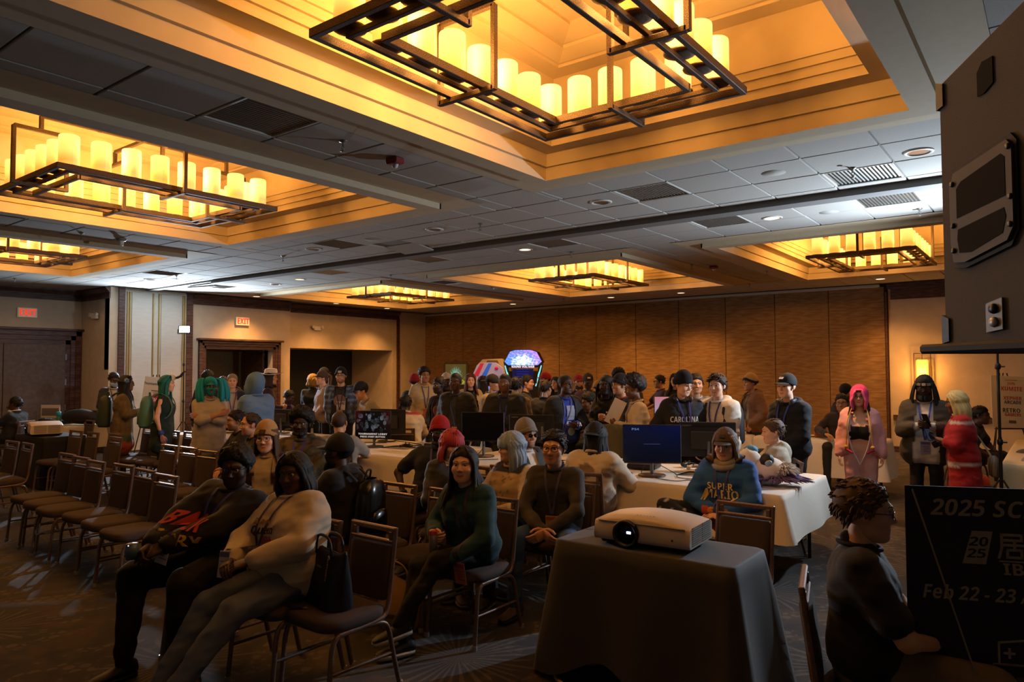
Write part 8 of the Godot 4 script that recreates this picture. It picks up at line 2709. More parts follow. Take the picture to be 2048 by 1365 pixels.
	P.red = person({"x": 880, "y": 842, "d": 6.7, "sit": true, "f": -12, "hy": 10, "skin": "deep", "hair": "short", "hat": "beanie", "hatc": "96161f", "tall": 0.025, "glasses": "7a7068", "beard": 0.85, "beardlen": 0.02, "top": "0f162c", "sleeve": "short", "w": 1.12, "armr": [Vector3(0.26, -0.5, 0.12), Vector3(1, 0, -0.6), Vector3(-1, 0, 0), "relax"], "arml": "lap", "tilt": -6, "legs": "14182a", "badge": ["4a4a9a", "a09aa8", 0.33], "chair_yaw": 0.1, "who": "the man in the red knitted cap", "label": "seated man in a bright red knitted cap, glasses and navy tee"})
	P.wig = person({"x": 904, "y": 866, "d": 5.9, "sit": true, "f": 25, "fem": true, "skin": "pale", "hair": "bob", "hl": 0.26, "bangs": true, "hc": "a5303a", "top": "bdb6b0", "gloss": 0.35, "jacket": "17181b", "open": 0.08, "arms": "lap", "legs": "17181c", "chair_yaw": 0.0, "who": "the person in the red wig", "label": "seated person in a bright red fringed wig and black leather jacket"})
	P.lady = person({"x": 927, "y": 913, "d": 4.75, "sit": true, "yaw": -2, "hy": 28, "hp": -4, "fem": true, "skin": "pale", "hair": "long", "hl": 0.26, "hc": "1d1512", "top": "133e48", "puff": 0.015, "lean": 10, "tw": 1, "armr": [Vector3(0.09, -0.30, 0.27), Vector3(1, -0.8, -0.2), Vector3(-0.8, 0, -0.5), "grip"], "arml": [Vector3(0.1, -0.44, 0.32), Vector3(1, -0.3, -0.4), Vector3(-0.3, -0.9, 0), "relax"], "legl": [Vector3(0.05, 0.56, 0.40), Vector3(-0.06, 0.21, 0.62), Vector3(-0.5, -0.2, 1)], "legr": [Vector3(-0.1, 0.50, 0.42), Vector3(-0.06, 0.095, 0.58), Vector3(-0.4, 0, 1)], "legs": "10131c", "shoe": "101014", "sole": "b5aca0", "badge": ["3a2a4a", "b06a4a", 0.44, 0.16, "8a3a6a"], "chair_yaw": 0.0, "who": "the woman holding a can", "label": "seated dark-haired woman in a teal jacket holding a can, legs crossed, canvas shoes"})
	P.silver = person({"x": 1022, "y": 884, "d": 5.75, "sit": true, "f": -40, "hy": -28, "fem": true, "skin": "pale", "hair": "bob", "hl": 0.2, "bangs": true, "hc": "8498ad", "top": "b59f7c", "puff": 0.015, "collar": "x", "arms": "lap", "legs": "12141a", "chair_yaw": 0.1, "paint": func(p: Vector3, c: Color) -> Color: return Color(0.62, 0.58, 0.52) if absf(p.x) > 0.15 else Color(0.02, 0.025, 0.06) if p.y > -0.05 else (c * 0.45 if absf(absf(p.x * 0.9 + fposmod(p.y + 1.0, 0.09) - 0.045) - 0.03) < 0.006 and p.z > 0 else c), "who": "the person in the silver wig", "label": "seated person in a silver-blue bobbed wig and cream strapped costume jacket"})
	P.grey = person({"x": 1107, "y": 868, "d": 5.4, "sit": true, "f": -15, "skin": "fair", "hair": "short", "hc": "231812", "beard": 0.12, "glasses": "1a1614", "top": "35322c", "arms": "clasp", "lean": 6, "legs": "2f4c72", "lw": 1.05, "shoe": "3a2418", "sole": "1d130d", "badge": ["4a4568", "c49a5c", 0.36, 0.0, "b05a3a"], "chair_yaw": 0.0, "spread": 0.19, "who": "the man in the charcoal sweater", "label": "seated man with glasses in a charcoal sweater and blue jeans, hands clasped"})
	person({"x": 1052, "y": 849, "d": 6.8, "sit": true, "f": 42, "skin": "fair", "hair": "short", "hc": "2a1c14", "hat": "beanie", "hatc": "76726b", "tall": 0.03, "glasses": "151210", "lens": "150f0c", "beard": 0.7, "top": "cfc8be", "jacket": "15161a", "open": 0.06, "arms": "lap", "legs": "17181c", "chair_yaw": 0.2, "print": [], "who": "the man in the grey knitted cap", "label": "seated bearded man in a grey knitted cap and sunglasses"})
	P.cat = person({"x": 1192, "y": 853, "d": 6.5, "sit": true, "f": 158, "back": true, "skin": "tan", "hair": "long", "hl": 0.08, "hc": "120e0c", "hat": "backcap", "hatc": "131316", "top": "b9ad98", "puff": 0.028, "w": 1.05, "lean": 10, "paint": func(p: Vector3, c: Color) -> Color: return Color(0.2, 0.15, 0.11) if sin(p.x * 27.0 + 1.0) + sin(p.y * 31.0) + sin(p.z * 27.0 + p.y * 8.0) > 1.25 else c, "armr": "table", "arml": [Vector3(0.3, -0.2, 0.3), Vector3(0.5, -1, 0), Vector3(0, -1, 0), "relax"], "legs": "101013", "who": "the person in the patterned cream sweater", "label": "seated person in a cream sweater with brown animal patches, seen from behind"})
	P.mario = person({"x": 1450, "y": 868, "d": 5.9, "sit": true, "f": -22, "hy": 8, "hp": 6, "skin": "pale", "hair": "long", "hl": 0.03, "hc": "6a5038", "hat": "cap", "hatc": "4c423a", "patch": "2a2624", "top": "17509a", "puff": 0.024, "hood": "down", "scarf": "8a857e", "lean": 4, "arms": "lap", "legr": [Vector3(-0.42, 0.62, 0.32), Vector3(-0.05, 0.52, 0.36), Vector3(0.6, 0, 0.5)], "legl": [Vector3(0.2, 0.5, 0.42), Vector3(0.18, 0.09, 0.44), Vector3(0.25, 0, 1)], "legs": "0c1020", "lpaint": func(p: Vector3, c: Color) -> Color: return Color(0.4, 0.4, 0.42) if sin(p.x * 61.0) * sin(p.y * 57.0 + p.z * 20.0) > 0.86 else c, "shoe": "b9a98c", "badge": ["3a3a7a", "c8685a", 0.46], "print": [["SUPER", -0.01, -0.17, 0.052, "d6c48a", 1.0, 0.0], ["MARIO", 0.0, -0.235, 0.068, "c9b27a", 0.9, 0.0], ["patch", -0.08, -0.33, 0.03, "a83a2a"], ["disc", -0.03, -0.33, 0.026, "c8862a"], ["patch", 0.04, -0.33, 0.03, "2f5a3a"], ["disc", 0.09, -0.335, 0.026, "b8702a"]], "who": "the person in the bright blue hoodie", "label": "seated person in a worn cap and bright blue hoodie with large printed lettering"})
	P.hand = person({"x": 1730, "y": 975, "d": 3.0, "sit": true, "f": 92, "skin": "fair", "hair": "short", "hc": "4c3626", "glasses": "0d0d0f", "top": "0c0c0f", "collar": "x", "sleeve": "short", "w": 1.2, "arms": "lap", "legs": "6b5a40", "lean": -2, "who": "the man in the black polo shirt", "label": "seated man with glasses in a black polo shirt, profile right, beside the schedule banner"})
	P.gtee = person({"x": 679, "y": 828, "d": 8.1, "sit": true, "f": 168, "back": true, "skin": "fair", "hair": "buzz", "hc": "3a2a1e", "top": "8b857c", "sleeve": "short", "w": 1.1, "arms": "table", "legs": "1d2026", "who": "the man in the grey tee seen from behind", "label": "seated man in a grey tee with cropped hair, seen from behind at the game screen"})
	person({"x": 578, "y": 781, "d": 14.0, "sit": true, "f": 55, "hp": 25, "skin": "dark", "hair": "short", "hc": "0b0909", "top": "2b1b38", "w": 1.15, "sleeve": "short", "arms": "table", "lean": 14, "who": "the person in the purple tee by the doorway", "label": "seated person in a purple tee, head bowed, by the alcove's left side"})
	person({"x": 626, "y": 750, "d": 14.2, "f": 165, "back": true, "skin": "fair", "hair": "bob", "hl": 0.1, "hc": "a5802f", "top": "0e0e10", "sleeve": "short", "arms": "front", "label": "blond person in a black tee, back turned, in front of the alcove"})
	person({"x": 649, "y": 737, "d": 14.6, "f": 140, "back": true, "skin": "dark", "hair": "short", "hat": "cap", "hatc": "121214", "top": "141416", "label": "tall person in a black cap behind the person in the tan hoodie"})
	person({"x": 644, "y": 743, "d": 12.4, "f": -78, "skin": "pale", "hair": "tail", "hc": "6a4a30", "hat": "cap", "hatc": "4e3d30", "top": "a18a75", "puff": 0.028, "hood": "down", "fem": true, "arms": "front", "badge": ["6a6aa8", "b8a0a0", 0.34], "legs": "1b1b20", "label": "person in a brown cap and tan hoodie standing in profile before the alcove"})
	P.plaid = person({"x": 682, "y": 737, "d": 11.9, "f": -10, "skin": "fair", "hair": "short", "hat": "beanie", "hatc": "0e0e11", "tall": 0.015, "patch": "b0b0b0", "glasses": "0c0c0e", "beard": 0.75, "hc": "4a2e1e", "top": "2a2222", "w": 1.28, "jacket": "4d5c78", "jpaint": plaid, "open": 0.12, "arms": "front", "badge": ["2a2a3a", "c2b8b0", 0.36], "print": [["disc", 0.0, -0.22, 0.1, "7a5a48"], ["patch", 0.02, -0.3, 0.07, "b8a898"]], "legs": "15161a", "label": "broad bearded man in a black knitted cap, glasses and blue plaid overshirt"})
	P.lean = person({"x": 722, "y": 765, "d": 10.4, "f": -72, "lean": 26, "hp": 14, "skin": "fair", "hair": "short", "hc": "2a1c14", "hat": "cap", "hatc": "111114", "glasses": "101010", "beard": 0.15, "top": "8f8674", "sleeve": "half", "w": 1.12, "arml": [Vector3(0.05, -0.38, 0.3), Vector3(1, -0.5, -0.2), Vector3(-0.4, -0.9, 0), "relax"], "armr": [Vector3(0.12, -0.4, 0.3), Vector3(1, -0.5, -0.2), Vector3(-0.4, -0.9, 0), "relax"], "legs": "2b3e5c", "label": "man in a black cap and grey tee bending forward, forearms folded"})
	person({"x": 849, "y": 737, "d": 12.3, "f": 20, "skin": "olive", "hair": "curly", "hc": "0e0b0a", "top": "b29e78", "hood": "down", "puff": 0.022, "arms": "down", "badge": ["54486a", "b8604a", 0.36], "legs": "1c1d22", "label": "curly-haired youth in a cream hoodie standing left of the arcade machines"})
	person({"x": 829, "y": 751, "d": 13.2, "f": 165, "back": true, "skin": "tan", "hair": "short", "hat": "beanie", "hatc": "8d1a20", "top": "1c1c20", "label": "person in a red cap half hidden behind the cream hoodie"})
	P.white = person({"x": 812, "y": 792, "d": 11.3, "sit": true, "f": 172, "back": true, "skin": "dark", "hair": "short", "hc": "0d0b0a", "top": "b6a78c", "puff": 0.03, "w": 1.3, "arms": "table", "lean": 16, "who": "the person in the cream jacket seen from behind", "paint": func(p: Vector3, c: Color) -> Color: return Color(0.3, 0.03, 0.03) if p.y > -0.03 else c, "label": "seated person in a cream jacket with a red collar, seen from behind"})
	P.tiger = person({"x": 878, "y": 756, "d": 10.5, "f": -48, "skin": "dark", "hair": "short", "hc": "0d0b0a", "glasses": "c0b8a8", "beard": 0.6, "top": "141215", "sleeve": "long", "jacket": "20242e", "open": 0.11, "arms": "pocket", "badge": ["4a3f7a", "c8a0a4", 0.42, -0.06], "print": [["disc", 0.03, -0.19, 0.075, "8a5a20"], ["disc", 0.0, -0.36, 0.05, "b06a78"]], "legs": "15161b", "label": "man with glasses in a dark jacket over a tee with a yellow printed animal"})
	person({"x": 893, "y": 748, "d": 13.0, "f": 15, "skin": "dark", "hair": "short", "hat": "cap", "hatc": "b9ab94", "beard": 0.5, "top": "1a1a1c", "label": "person in a cream cap behind the two men at the left of the crowd"})
	P.bomber = person({"x": 911, "y": 747, "d": 9.8, "f": -24, "hy": 6, "skin": "dark", "hair": "buzz", "hc": "0b0909", "beard": 0.3, "top": "33373f", "jacket": "15130f", "puff": 0.02, "open": 0.05, "arms": "down", "w": 1.08, "badge": ["3a4c9a", "c2aeb2", 0.42, 0.04], "legs": "12131a", "label": "man with cropped hair in a black bomber jacket and blue lanyard"})
	person({"x": 941, "y": 748, "d": 12.4, "f": 6, "fem": true, "skin": "pale", "hair": "long", "hl": 0.22, "hc": "5a2e1c", "top": "0f0f12", "jacket": "a8946e", "open": 0.12, "arms": "hold", "badge": ["2a2a2e", "a8545a", 0.2], "legs": "1a1a1d", "label": "long-haired person in a cream cardigan over black, in front of the arcade machines"})
	person({"x": 966, "y": 753, "d": 13.2, "f": 150, "back": true, "fem": true, "skin": "tan", "hair": "long", "hl": 0.26, "hc": "22140f", "top": "2a2420", "label": "person with long brown hair facing the arcade machines"})
	person({"x": 986, "y": 752, "d": 10.9, "f": 72, "skin": "fair", "hair": "short", "hc": "1a1310", "hat": "backcap", "hatc": "101013", "top": "8d7f68", "puff": 0.022, "arms": "down", "w": 1.05, "legs": "1b1b1f", "label": "person in a backwards black cap and beige jacket"})
	P.slip = person({"x": 1009, "y": 749, "d": 9.4, "f": -14, "skin": "brown", "hair": "buzz", "hc": "0d0b0a", "beard": 0.3, "top": "2a2f45", "jacket": "0e0e10", "puff": 0.03, "hood": "down", "open": 0.06, "w": 1.12, "armr": "hold", "arml": "hold", "badge": ["3c3c9a", "b8463a", 0.40, 0.02, "7a2a24"], "legs": "101114", "label": "man in a black rain jacket holding a paper slip, looking up left"})
	P.olive = person({"x": 1033, "y": 757, "d": 10.0, "f": 155, "back": true, "skin": "olive", "hair": "short", "hc": "100c0b", "top": "57462e", "puff": 0.025, "arms": "down", "legs": "17181c", "label": "person in an olive brown jacket with a black backpack, seen from behind"})
	person({"x": 1055, "y": 752, "d": 11.8, "f": 78, "skin": "fair", "hair": "short", "hc": "15100e", "top": "2b2c28", "sleeve": "short", "arms": "hold", "label": "dark-haired man in a grey tee beside the white roll-up banner"})
	person({"x": 1090, "y": 747, "d": 13.4, "f": -70, "skin": "tan", "hair": "short", "hat": "cap", "hatc": "a31c20", "top": "1e1e22", "label": "person in a red peaked cap in front of the white roll-up banner"})
	person({"x": 1112, "y": 755, "d": 13.2, "f": -40, "fem": true, "skin": "fair", "hair": "long", "hl": 0.24, "hc": "120d0c", "top": "1c1a1e", "label": "long black-haired person behind the man in the graphic blue shirt"})
	person({"x": 1091, "y": 763, "d": 10.6, "f": 150, "back": true, "skin": "fair", "hair": "short", "hc": "241a14", "top": "222327", "puff": 0.02, "label": "short dark-haired person in black, back turned, left of the blue shirt"})
	P.eva = person({"x": 1131, "y": 751, "d": 9.0, "f": 32, "hy": 12, "skin": "dark", "hair": "buzz", "hc": "0d0b0a", "glasses": "1a1614", "beard": 0.3, "top": "173a94", "jacket": "101014", "puff": 0.02, "open": 0.10, "armr": "down", "arml": "hold", "badge": ["4a3f7a", "b8a094", 0.44, -0.09], "print": [["patch", 0.02, -0.17, 0.055, "8a94a8", 1.6], ["EVA", 0.03, -0.30, 0.045, "d0d4dc", 1.2], ["disc", 0.03, -0.40, 0.05, "9fb0c4"]], "legs": "101116", "label": "man with glasses in a black jacket over a bright blue graphic tee"})
	person({"x": 1157, "y": 752, "d": 12.8, "f": 12, "skin": "fair", "hair": "short", "hc": "120d0c", "hat": "cap", "hatc": "8c1c20", "beard": 0.95, "beardlen": 0.04, "top": "1d1d22", "label": "bearded man in a red cap behind the blue shirt"})
	person({"x": 1176, "y": 749, "d": 12.0, "f": 8, "hp": 16, "skin": "dark", "hair": "short", "hat": "cap", "hatc": "101012", "patch": "b08a60", "top": "2b2140", "sleeve": "short", "w": 1.1, "arms": "table", "badge": ["8a8a9a", "b0a8a8", 0.3], "label": "man in a black cap and purple tee working at the second table row"})
	person({"x": 1195, "y": 764, "d": 14.0, "f": 170, "back": true, "skin": "fair", "hair": "short", "hat": "cap", "hatc": "a07c3e", "top": "3a3226", "label": "person in a mustard cap deep in the crowd"})
	person({"x": 1177, "y": 790, "d": 10.2, "sit": true, "seat": 0.62, "f": -65, "hp": 12, "fem": true, "skin": "brown", "hair": "curly", "hc": "130d0a", "top": "1c1720", "arms": "table", "sleeve": "short", "chair": false, "legs": "1a1a1e", "label": "curly-haired person leaning at the second table row, head bowed"})
	P.dread = person({"x": 1212, "y": 753, "d": 9.2, "f": -38, "skin": "deep", "hair": "dread", "hl": 0.2, "hc": "0b0908", "beard": 0.8, "beardlen": 0.03, "top": "121215", "sleeve": "half", "w": 1.15, "arms": "hold", "print": [["disc", 0.0, -0.30, 0.085, "2a3f8a"], ["patch", 0.01, -0.32, 0.05, "b0a040", 0.7], ["patch", 0.09, -0.16, 0.02, "c0c0c0", 0.5]], "legs": "14151a", "label": "man with dreadlocks in a black tee with a round blue and yellow print"})
	person({"x": 1237, "y": 742, "d": 13.2, "f": 5, "skin": "dark", "hair": "afro", "hc": "0b0909", "top": "1a1a1e", "label": "tall person with rounded dark hair behind the dreadlocked man"})
	person({"x": 1262, "y": 752, "d": 13.4, "f": 175, "back": true, "skin": "fair", "hair": "short", "hc": "a5803c", "top": "4a3c28", "label": "fair-haired person glimpsed behind the black knitted cap"})
	P.asia = person({"x": 1240, "y": 752, "d": 8.9, "f": -62, "skin": "tan", "hair": "short", "hc": "0e0b0a", "hat": "beanie", "hatc": "151416", "tall": 0.02, "top": "861c26", "jacket": "141418", "open": 0.08, "arms": "phone", "legs": "15161a", "label": "person in a black knitted cap and black jacket over red, profile left"})
	P.curly = person({"x": 1267, "y": 757, "d": 8.35, "f": -78, "hp": 8, "skin": "brown", "hair": "afro", "hc": "0d0a09", "beard": 0.3, "top": "bfaf95", "arml": "phone", "armr": "hold", "puff": 0.014, "badge": ["4a3f7a", "b8a094", 0.3], "legs": "1c1d22", "label": "curly-haired man in a cream sweater holding papers, profile left"})
	person({"x": 1318, "y": 752, "d": 13.6, "f": -75, "skin": "tan", "hair": "short", "hc": "0e0b0a", "glasses": "1a1614", "top": "2b2140", "sleeve": "short", "w": 1.15, "arms": "table", "badge": ["8a8a9a", "b0a8a8", 0.3], "label": "man with glasses in a purple tee alone against the brown wall"})
	person({"x": 1350, "y": 748, "d": 12.8, "f": -12, "fem": true, "skin": "fair", "hair": "long", "hl": 0.22, "hc": "281811", "top": "2a2420", "label": "long-haired person peeping out behind the black knitted cap and hoodie"})
	person({"x": 1392, "y": 750, "d": 9.0, "f": 10, "skin": "fair", "hair": "short", "hc": "19120f", "top": "8b909a", "paint": plaid, "puff": 0.02, "arms": "down", "legs": "17181c", "label": "dark-haired person in a grey checked shirt behind the lettered black hoodie"})
	P.panth = person({"x": 1366, "y": 748, "d": 7.95, "f": 12, "hy": 34, "hp": 12, "skin": "pale", "hair": "short", "hc": "3a281c", "hat": "beanie", "hatc": "0c0c0f", "tall": 0.035, "top": "11131b", "puff": 0.024, "hood": "down", "armr": "pocket", "arml": "pocket", "headphones": "141416", "badge": ["3b2f7c", "6a5aa8", 0.40, 0.06, "c9c2dc"], "print": [["CAROLINA", 0.0, -0.20, 0.062, "c9c6c2", 0.72], ["PANTHERS", 0.01, -0.29, 0.06, "c9c6c2", 0.72]], "legs": "0d0e12", "lw": 1.15, "label": "man in a tall black knitted cap and black hoodie with large white lettering"})
	P.hoodie = person({"x": 1434, "y": 751, "d": 7.95, "f": -30, "hy": 6, "skin": "pale", "hair": "floppy", "hc": "2a1a12", "top": "c6beb0", "puff": 0.026, "hood": "down", "armr": [Vector3(0.2, -0.52, 0.2), Vector3(1, 0, -0.6), Vector3(-0.8, -0.3, 0), "relax"], "arml": "front", "w": 1.06, "badge": ["3c3690", "b0585a", 0.38], "legs": "1a1b20", "label": "tall youth in an off-white hoodie with backpack straps and a purple lanyard"})
	person({"x": 1500, "y": 751, "d": 10.9, "f": -62, "skin": "tan", "hair": "short", "hc": "1a1210", "hat": "beanie", "hatc": "b38a4c", "foldc": "171c30", "tall": 0.025, "top": "7a7066", "hood": "down", "jacket": "6b4526", "puff": 0.016, "open": 0.09, "arms": "pocket", "badge": ["3c3c7a", "c29a70", 0.40, -0.03], "legs": "2a241e", "label": "person in a navy and tan knitted cap and brown canvas jacket"})
	P.black = person({"x": 1573, "y": 751, "d": 7.5, "f": -36, "skin": "pale", "hair": "short", "hc": "33261e", "hat": "cap", "hatc": "101013", "patch": "d0d0d0", "top": "0c0c0f", "puff": 0.026, "hood": "down", "headphones": "35363a", "arms": "front", "badge": ["2a3fa8", "b05a5a", 0.44, -0.02], "legs": "16171c", "label": "young man in a black cap and black hoodie with a bright blue lanyard"})
	P.kid = person({"x": 1545, "y": 844, "d": 7.0, "sit": true, "f": -80, "skin": "pale", "hair": "short", "hc": "4a3222", "top": "a89e8c", "puff": 0.018, "hood": "down", "s": 0.9, "hs": 0.96, "arms": "table", "legs": "22242a", "who": "the boy in the grey-beige hoodie", "label": "seated boy in a grey-beige hoodie at the right end of the long table"})
	P.pink = person({"x": 1718, "y": 775, "d": 8.25, "f": -4, "fem": true, "skin": "pale", "hair": "long", "hl": 0.26, "hc": "17100e", "glasses": "1a1412", "hat": "hood", "hatc": "d8417c", "hatc2": "e8679a", "hoodcut": 0.72, "midriff": true, "top": "none", "jacket": "dfa0a0", "legs": "dba6a4", "lw": 1.42, "flarel": 0.03, "arms": "down", "label": "person in an open pink hooded fleece suit with bare midriff, standing at the right"} )
	person({"x": 1684, "y": 812, "d": 10.2, "sit": true, "seat": 0.6, "chair": false, "f": -8, "skin": "olive", "hair": "short", "hc": "120d0c", "glasses": "201a18", "top": "221c1c", "arms": "table", "label": "person with glasses sitting behind the table left of the girl in pink"})
	person({"x": 1692, "y": 771, "d": 11.0, "f": 140, "back": true, "skin": "tan", "hair": "short", "hat": "cap", "hatc": "121214", "top": "1c1a1d", "label": "person in a black cap half hidden behind the girl in pink"})
	P.vest = person({"x": 1848, "y": 752, "d": 7.85, "f": -2, "hp": 10, "skin": "deep", "hair": "dread", "hl": 0.34, "hc": "0c0908", "hat": "headband", "hatc": "2a241e", "glasses": "3a342c", "beard": 0.95, "beardlen": 0.06, "top": "c4c2bc", "jacket": "3a3427", "jsleeve": false, "open": 0.1, "puff": 0.012, "w": 1.05, "arms": "phone", "badge": ["2f3f9a", "8a86a4", 0.42, 0.0, "4a4a8a"], "legs": "0f0f12", "tail": 0.04, "label": "man with long dreadlocks, headband and olive vest looking at a phone"})
	P.redj = person({"x": 1911, "y": 785, "d": 7.5, "f": -84, "hp": 8, "fem": true, "skin": "brown", "hair": "bob", "hl": 0.2, "hc": "cdbb80", "brow": "2a1a12", "top": "9c1219", "puff": 0.024, "tail": 0.28, "collar": "x", "sleeve": "half", "glove": "2a1416", "arml": "phone", "armr": "hold", "paint": func(p: Vector3, c: Color) -> Color: return Color(0.55, 0.5, 0.48) if (absf(p.y + 0.47) < 0.018 or (p.y > -0.06 and p.y < -0.03 and absf(p.x) > 0.06)) else c, "legs": "141214", "label": "person in a pale blond bobbed wig and bright red jacket with black gloves"})
	person({"x": 1962, "y": 826, "d": 10.0, "sit": true, "f": 75, "back": true, "skin": "dark", "hair": "short", "hc": "0c0a09", "top": "17150f", "sleeve": "short", "arms": "table", "lean": 22, "who": "the person reaching over the merchandise", "label": "crouching dark-haired person reaching towards the merchandise table at the right"})
	extras(P)
func in_hand(P: Node3D, side: String) -> Transform3D:
	var o: Vector3 = P.get_meta("hand_" + side)
	var d: Vector3 = P.get_meta("palm_" + side)
	return Transform3D(frame_at(d), o)
func phone(P: Node3D, side: String, label: String, lift := Vector3.ZERO) -> void:
	var xf := in_hand(P, side)
	var t := thing("phone", label, "phone", xf.origin + lift, 0.0)
	var up: Vector3 = (xf.basis.z * 0.5 + Vector3.UP).normalized()
	t.basis = Basis(up.cross(xf.basis.z).normalized(), up, up.cross(xf.basis.z).normalized().cross(up))
	obj("body", box(Vector3(0, 0.02, 0), Vector3(0.075, 0.15, 0.009), 0.003), mat("121216", 0.3), t)
	obj("screen", box(Vector3(0, 0.02, -0.005), Vector3(0.068, 0.14, 0.001)), glow("3a4560", 0.25), t)
func pack(P: Node3D, c: String, label: String, s := 1.0, gloss := 0.6) -> Node3D:
	var xf: Transform3D = P.get_meta("chest")
	var t := thing("backpack", label, "backpack", xf.origin)
	t.basis = xf.basis
	var a := Acc.new()
	var rows := []
	for q in [[-0.5, 0.3], [-0.495, 0.85], [-0.46, 1.0], [-0.3, 1.04], [-0.12, 0.95], [-0.05, 0.75], [-0.02, 0.35]]:
		var row := []
		for k in 24:
			var an := TAU * k / 24.0
			row.append(Vector3(signf(cos(an)) * pow(absf(cos(an)), 0.6) * 0.15 * q[1], q[0], -0.235 - signf(sin(an)) * pow(absf(sin(an)), 0.7) * 0.085 * q[1]) * s)
		rows.append(row)
	a.ring_grid(rows, col(c).srgb_to_linear())
	obj("body", a.mesh(), vmat(gloss), t)
	a = Acc.new()
	rows = []
	for q in [[-0.46, 0.5], [-0.44, 0.95], [-0.3, 1.0], [-0.24, 0.85], [-0.225, 0.3]]:
		var row := []
		for k in 20:
			var an := TAU * k / 20.0
			row.append(Vector3(cos(an) * 0.115 * q[1], q[0], -0.31 - sin(an) * 0.045 * q[1]) * s)
		rows.append(row)
	a.ring_grid(rows, col(c).srgb_to_linear() * 0.8)
	obj("front_pocket", a.mesh(), vmat(gloss), t)
	for sg in [-1.0, 1.0]:
		var st := sbegin()
		tube(st, smooth_path([Vector3(sg * 0.09, -0.04, -0.17) * s, Vector3(sg * 0.105, 0.03, -0.07), Vector3(sg * 0.11, -0.02, 0.075), Vector3(sg * 0.12, -0.16, 0.135), Vector3(sg * 0.15, -0.3, 0.09), Vector3(sg * 0.14, -0.42, -0.13) * s], 3), 0.019, 6, 0.4, Vector3.BACK)
		obj("shoulder_strap", st, mat(c, 0.8), t)
	var hl := sbegin()
	tube(hl, smooth_path([Vector3(-0.04, -0.03, -0.2) * s, Vector3(-0.03, 0.03, -0.21) * s, Vector3(0.03, 0.03, -0.21) * s, Vector3(0.04, -0.03, -0.2) * s], 3), 0.008, 6)
	obj("carry_loop", hl, mat(c, 0.8), t)
	return t
func extras(P: Dictionary) -> void:
	phone(P.mask, "r", "phone in the hands of the person in the face mask")
	phone(P.brown, "l", "phone held by the person in the fringed brown jacket")
	phone(P.vest, "l", "black phone in the hands of the man in the olive vest", Vector3(0.03, 0.03, 0))
	phone(P.redj, "l", "phone held by the person in the red jacket")
	pack(P.brown, "2c3a30", "dark green backpack worn by the person in the fringed brown jacket")
	var gp := pack(P.teal, "4f7a68", "green backpack with a pink dot under the long teal wig", 0.95)
	var dt := sbegin()
	lathe(dt, [Vector2(0.0, 0.0), Vector2(0.045, 0.0), Vector2(0.04, 0.012), Vector2(0.0, 0.016)], 16, Transform3D(Basis(Vector3.BACK, -PI / 2), Vector3(0.155, -0.3, -0.22)))
	obj("pink_dot", dt, mat("b9506a", 0.7), gp)
	pack(P.pack, "17171a", "shiny black leather backpack on the seated bearded man", 1.05, 0.25)
	pack(P.olive, "121214", "black backpack on the person in the olive brown jacket")
	pack(P.hoodie, "26262a", "dark backpack whose straps cross the off-white hoodie")
	var hx: Transform3D = P.teal.get_meta("head")
	var mk := Acc.new()
	var rows := []
	for q in [[0.5, 0.02], [0.55, 0.045], [0.8, 0.06], [1.05, 0.058], [1.25, 0.04], [1.3, 0.02]]:
		var row := []
		for k in 15:
			var az := -0.75 + 1.5 * k / 14.0
			row.append(sph(q[0], az) * (head_r(q[0], az, true) + q[1] - 0.015 * absf(az)))
		rows.append(row)
	mk.ring_grid(rows, col("cbbfa8").srgb_to_linear(), false, hx)
	tag(obj("costume_mask", mk.mesh(), vmat(0.5)), "white costume mask pushed up onto the long teal wig", "mask")
	var hn := sbegin()
	for s in [-1.0, 1.0]: tube(hn, [hx * Vector3(s * 0.03, 0.09, 0.13), hx * Vector3(s * 0.045, 0.12, 0.19), hx * Vector3(s * 0.03, 0.17, 0.22), hx * Vector3(s * 0.05, 0.2, 0.26)], [0.018, 0.016, 0.012, 0.004], 6)
	tag(obj("mask_horns", hn, mat("16151a", 0.5)), "black branching horns on the white costume mask", "horns")
	var fl := sbegin()
	var fx: Transform3D = P.brown.get_meta("head")
	for k in 6:
		var a := TAU * k / 6.0
		lathe(fl, [Vector2(0.0, -0.004), Vector2(0.02, 0.0), Vector2(0.0, 0.004)], 8, fx * Transform3D(Basis(Vector3.BACK, PI / 2), Vector3(-0.115, 0.05 + cos(a) * 0.022, 0.01 + sin(a) * 0.022)))
	tag(obj("hair_flower", fl, mat("6f8fc4", 0.7)), "pale blue flower in the black hair beside the sign", "flower")
	var c: Transform3D = P.mask.get_meta("chest")
	var wb := thing("waist_bag", "beige waist bag worn by the person in the face mask", "bag", c.origin)
	wb.basis = c.basis
	var wa := Acc.new()
	rows = []
	for q in [[-0.14, 0.3], [-0.13, 0.8], [-0.06, 1.0], [0.05, 1.0], [0.12, 0.8], [0.135, 0.3]]:
		var row := []
		for k in 16: row.append(Vector3(q[0], -0.5 + cos(TAU * k / 16.0) * 0.095 * q[1], 0.2 + sin(TAU * k / 16.0) * 0.07 * q[1]))
		row.reverse()
		rows.append(row)
	wa.ring_grid(rows, col("b59a72").srgb_to_linear())
	obj("body", wa.mesh(), vmat(0.8), wb)
	var ws := sbegin()
	tube(ws, smooth_path([Vector3(-0.13, -0.46, 0.17), Vector3(-0.2, -0.3, 0.05), Vector3(-0.1, 0.03, -0.05)], 4), 0.014, 6, 0.4)
	obj("strap", ws, mat("8a7a5c", 0.8), wb)
	var bx2: Transform3D = P.blue.get_meta("head")
	var yp := Acc.new()
	rows = []
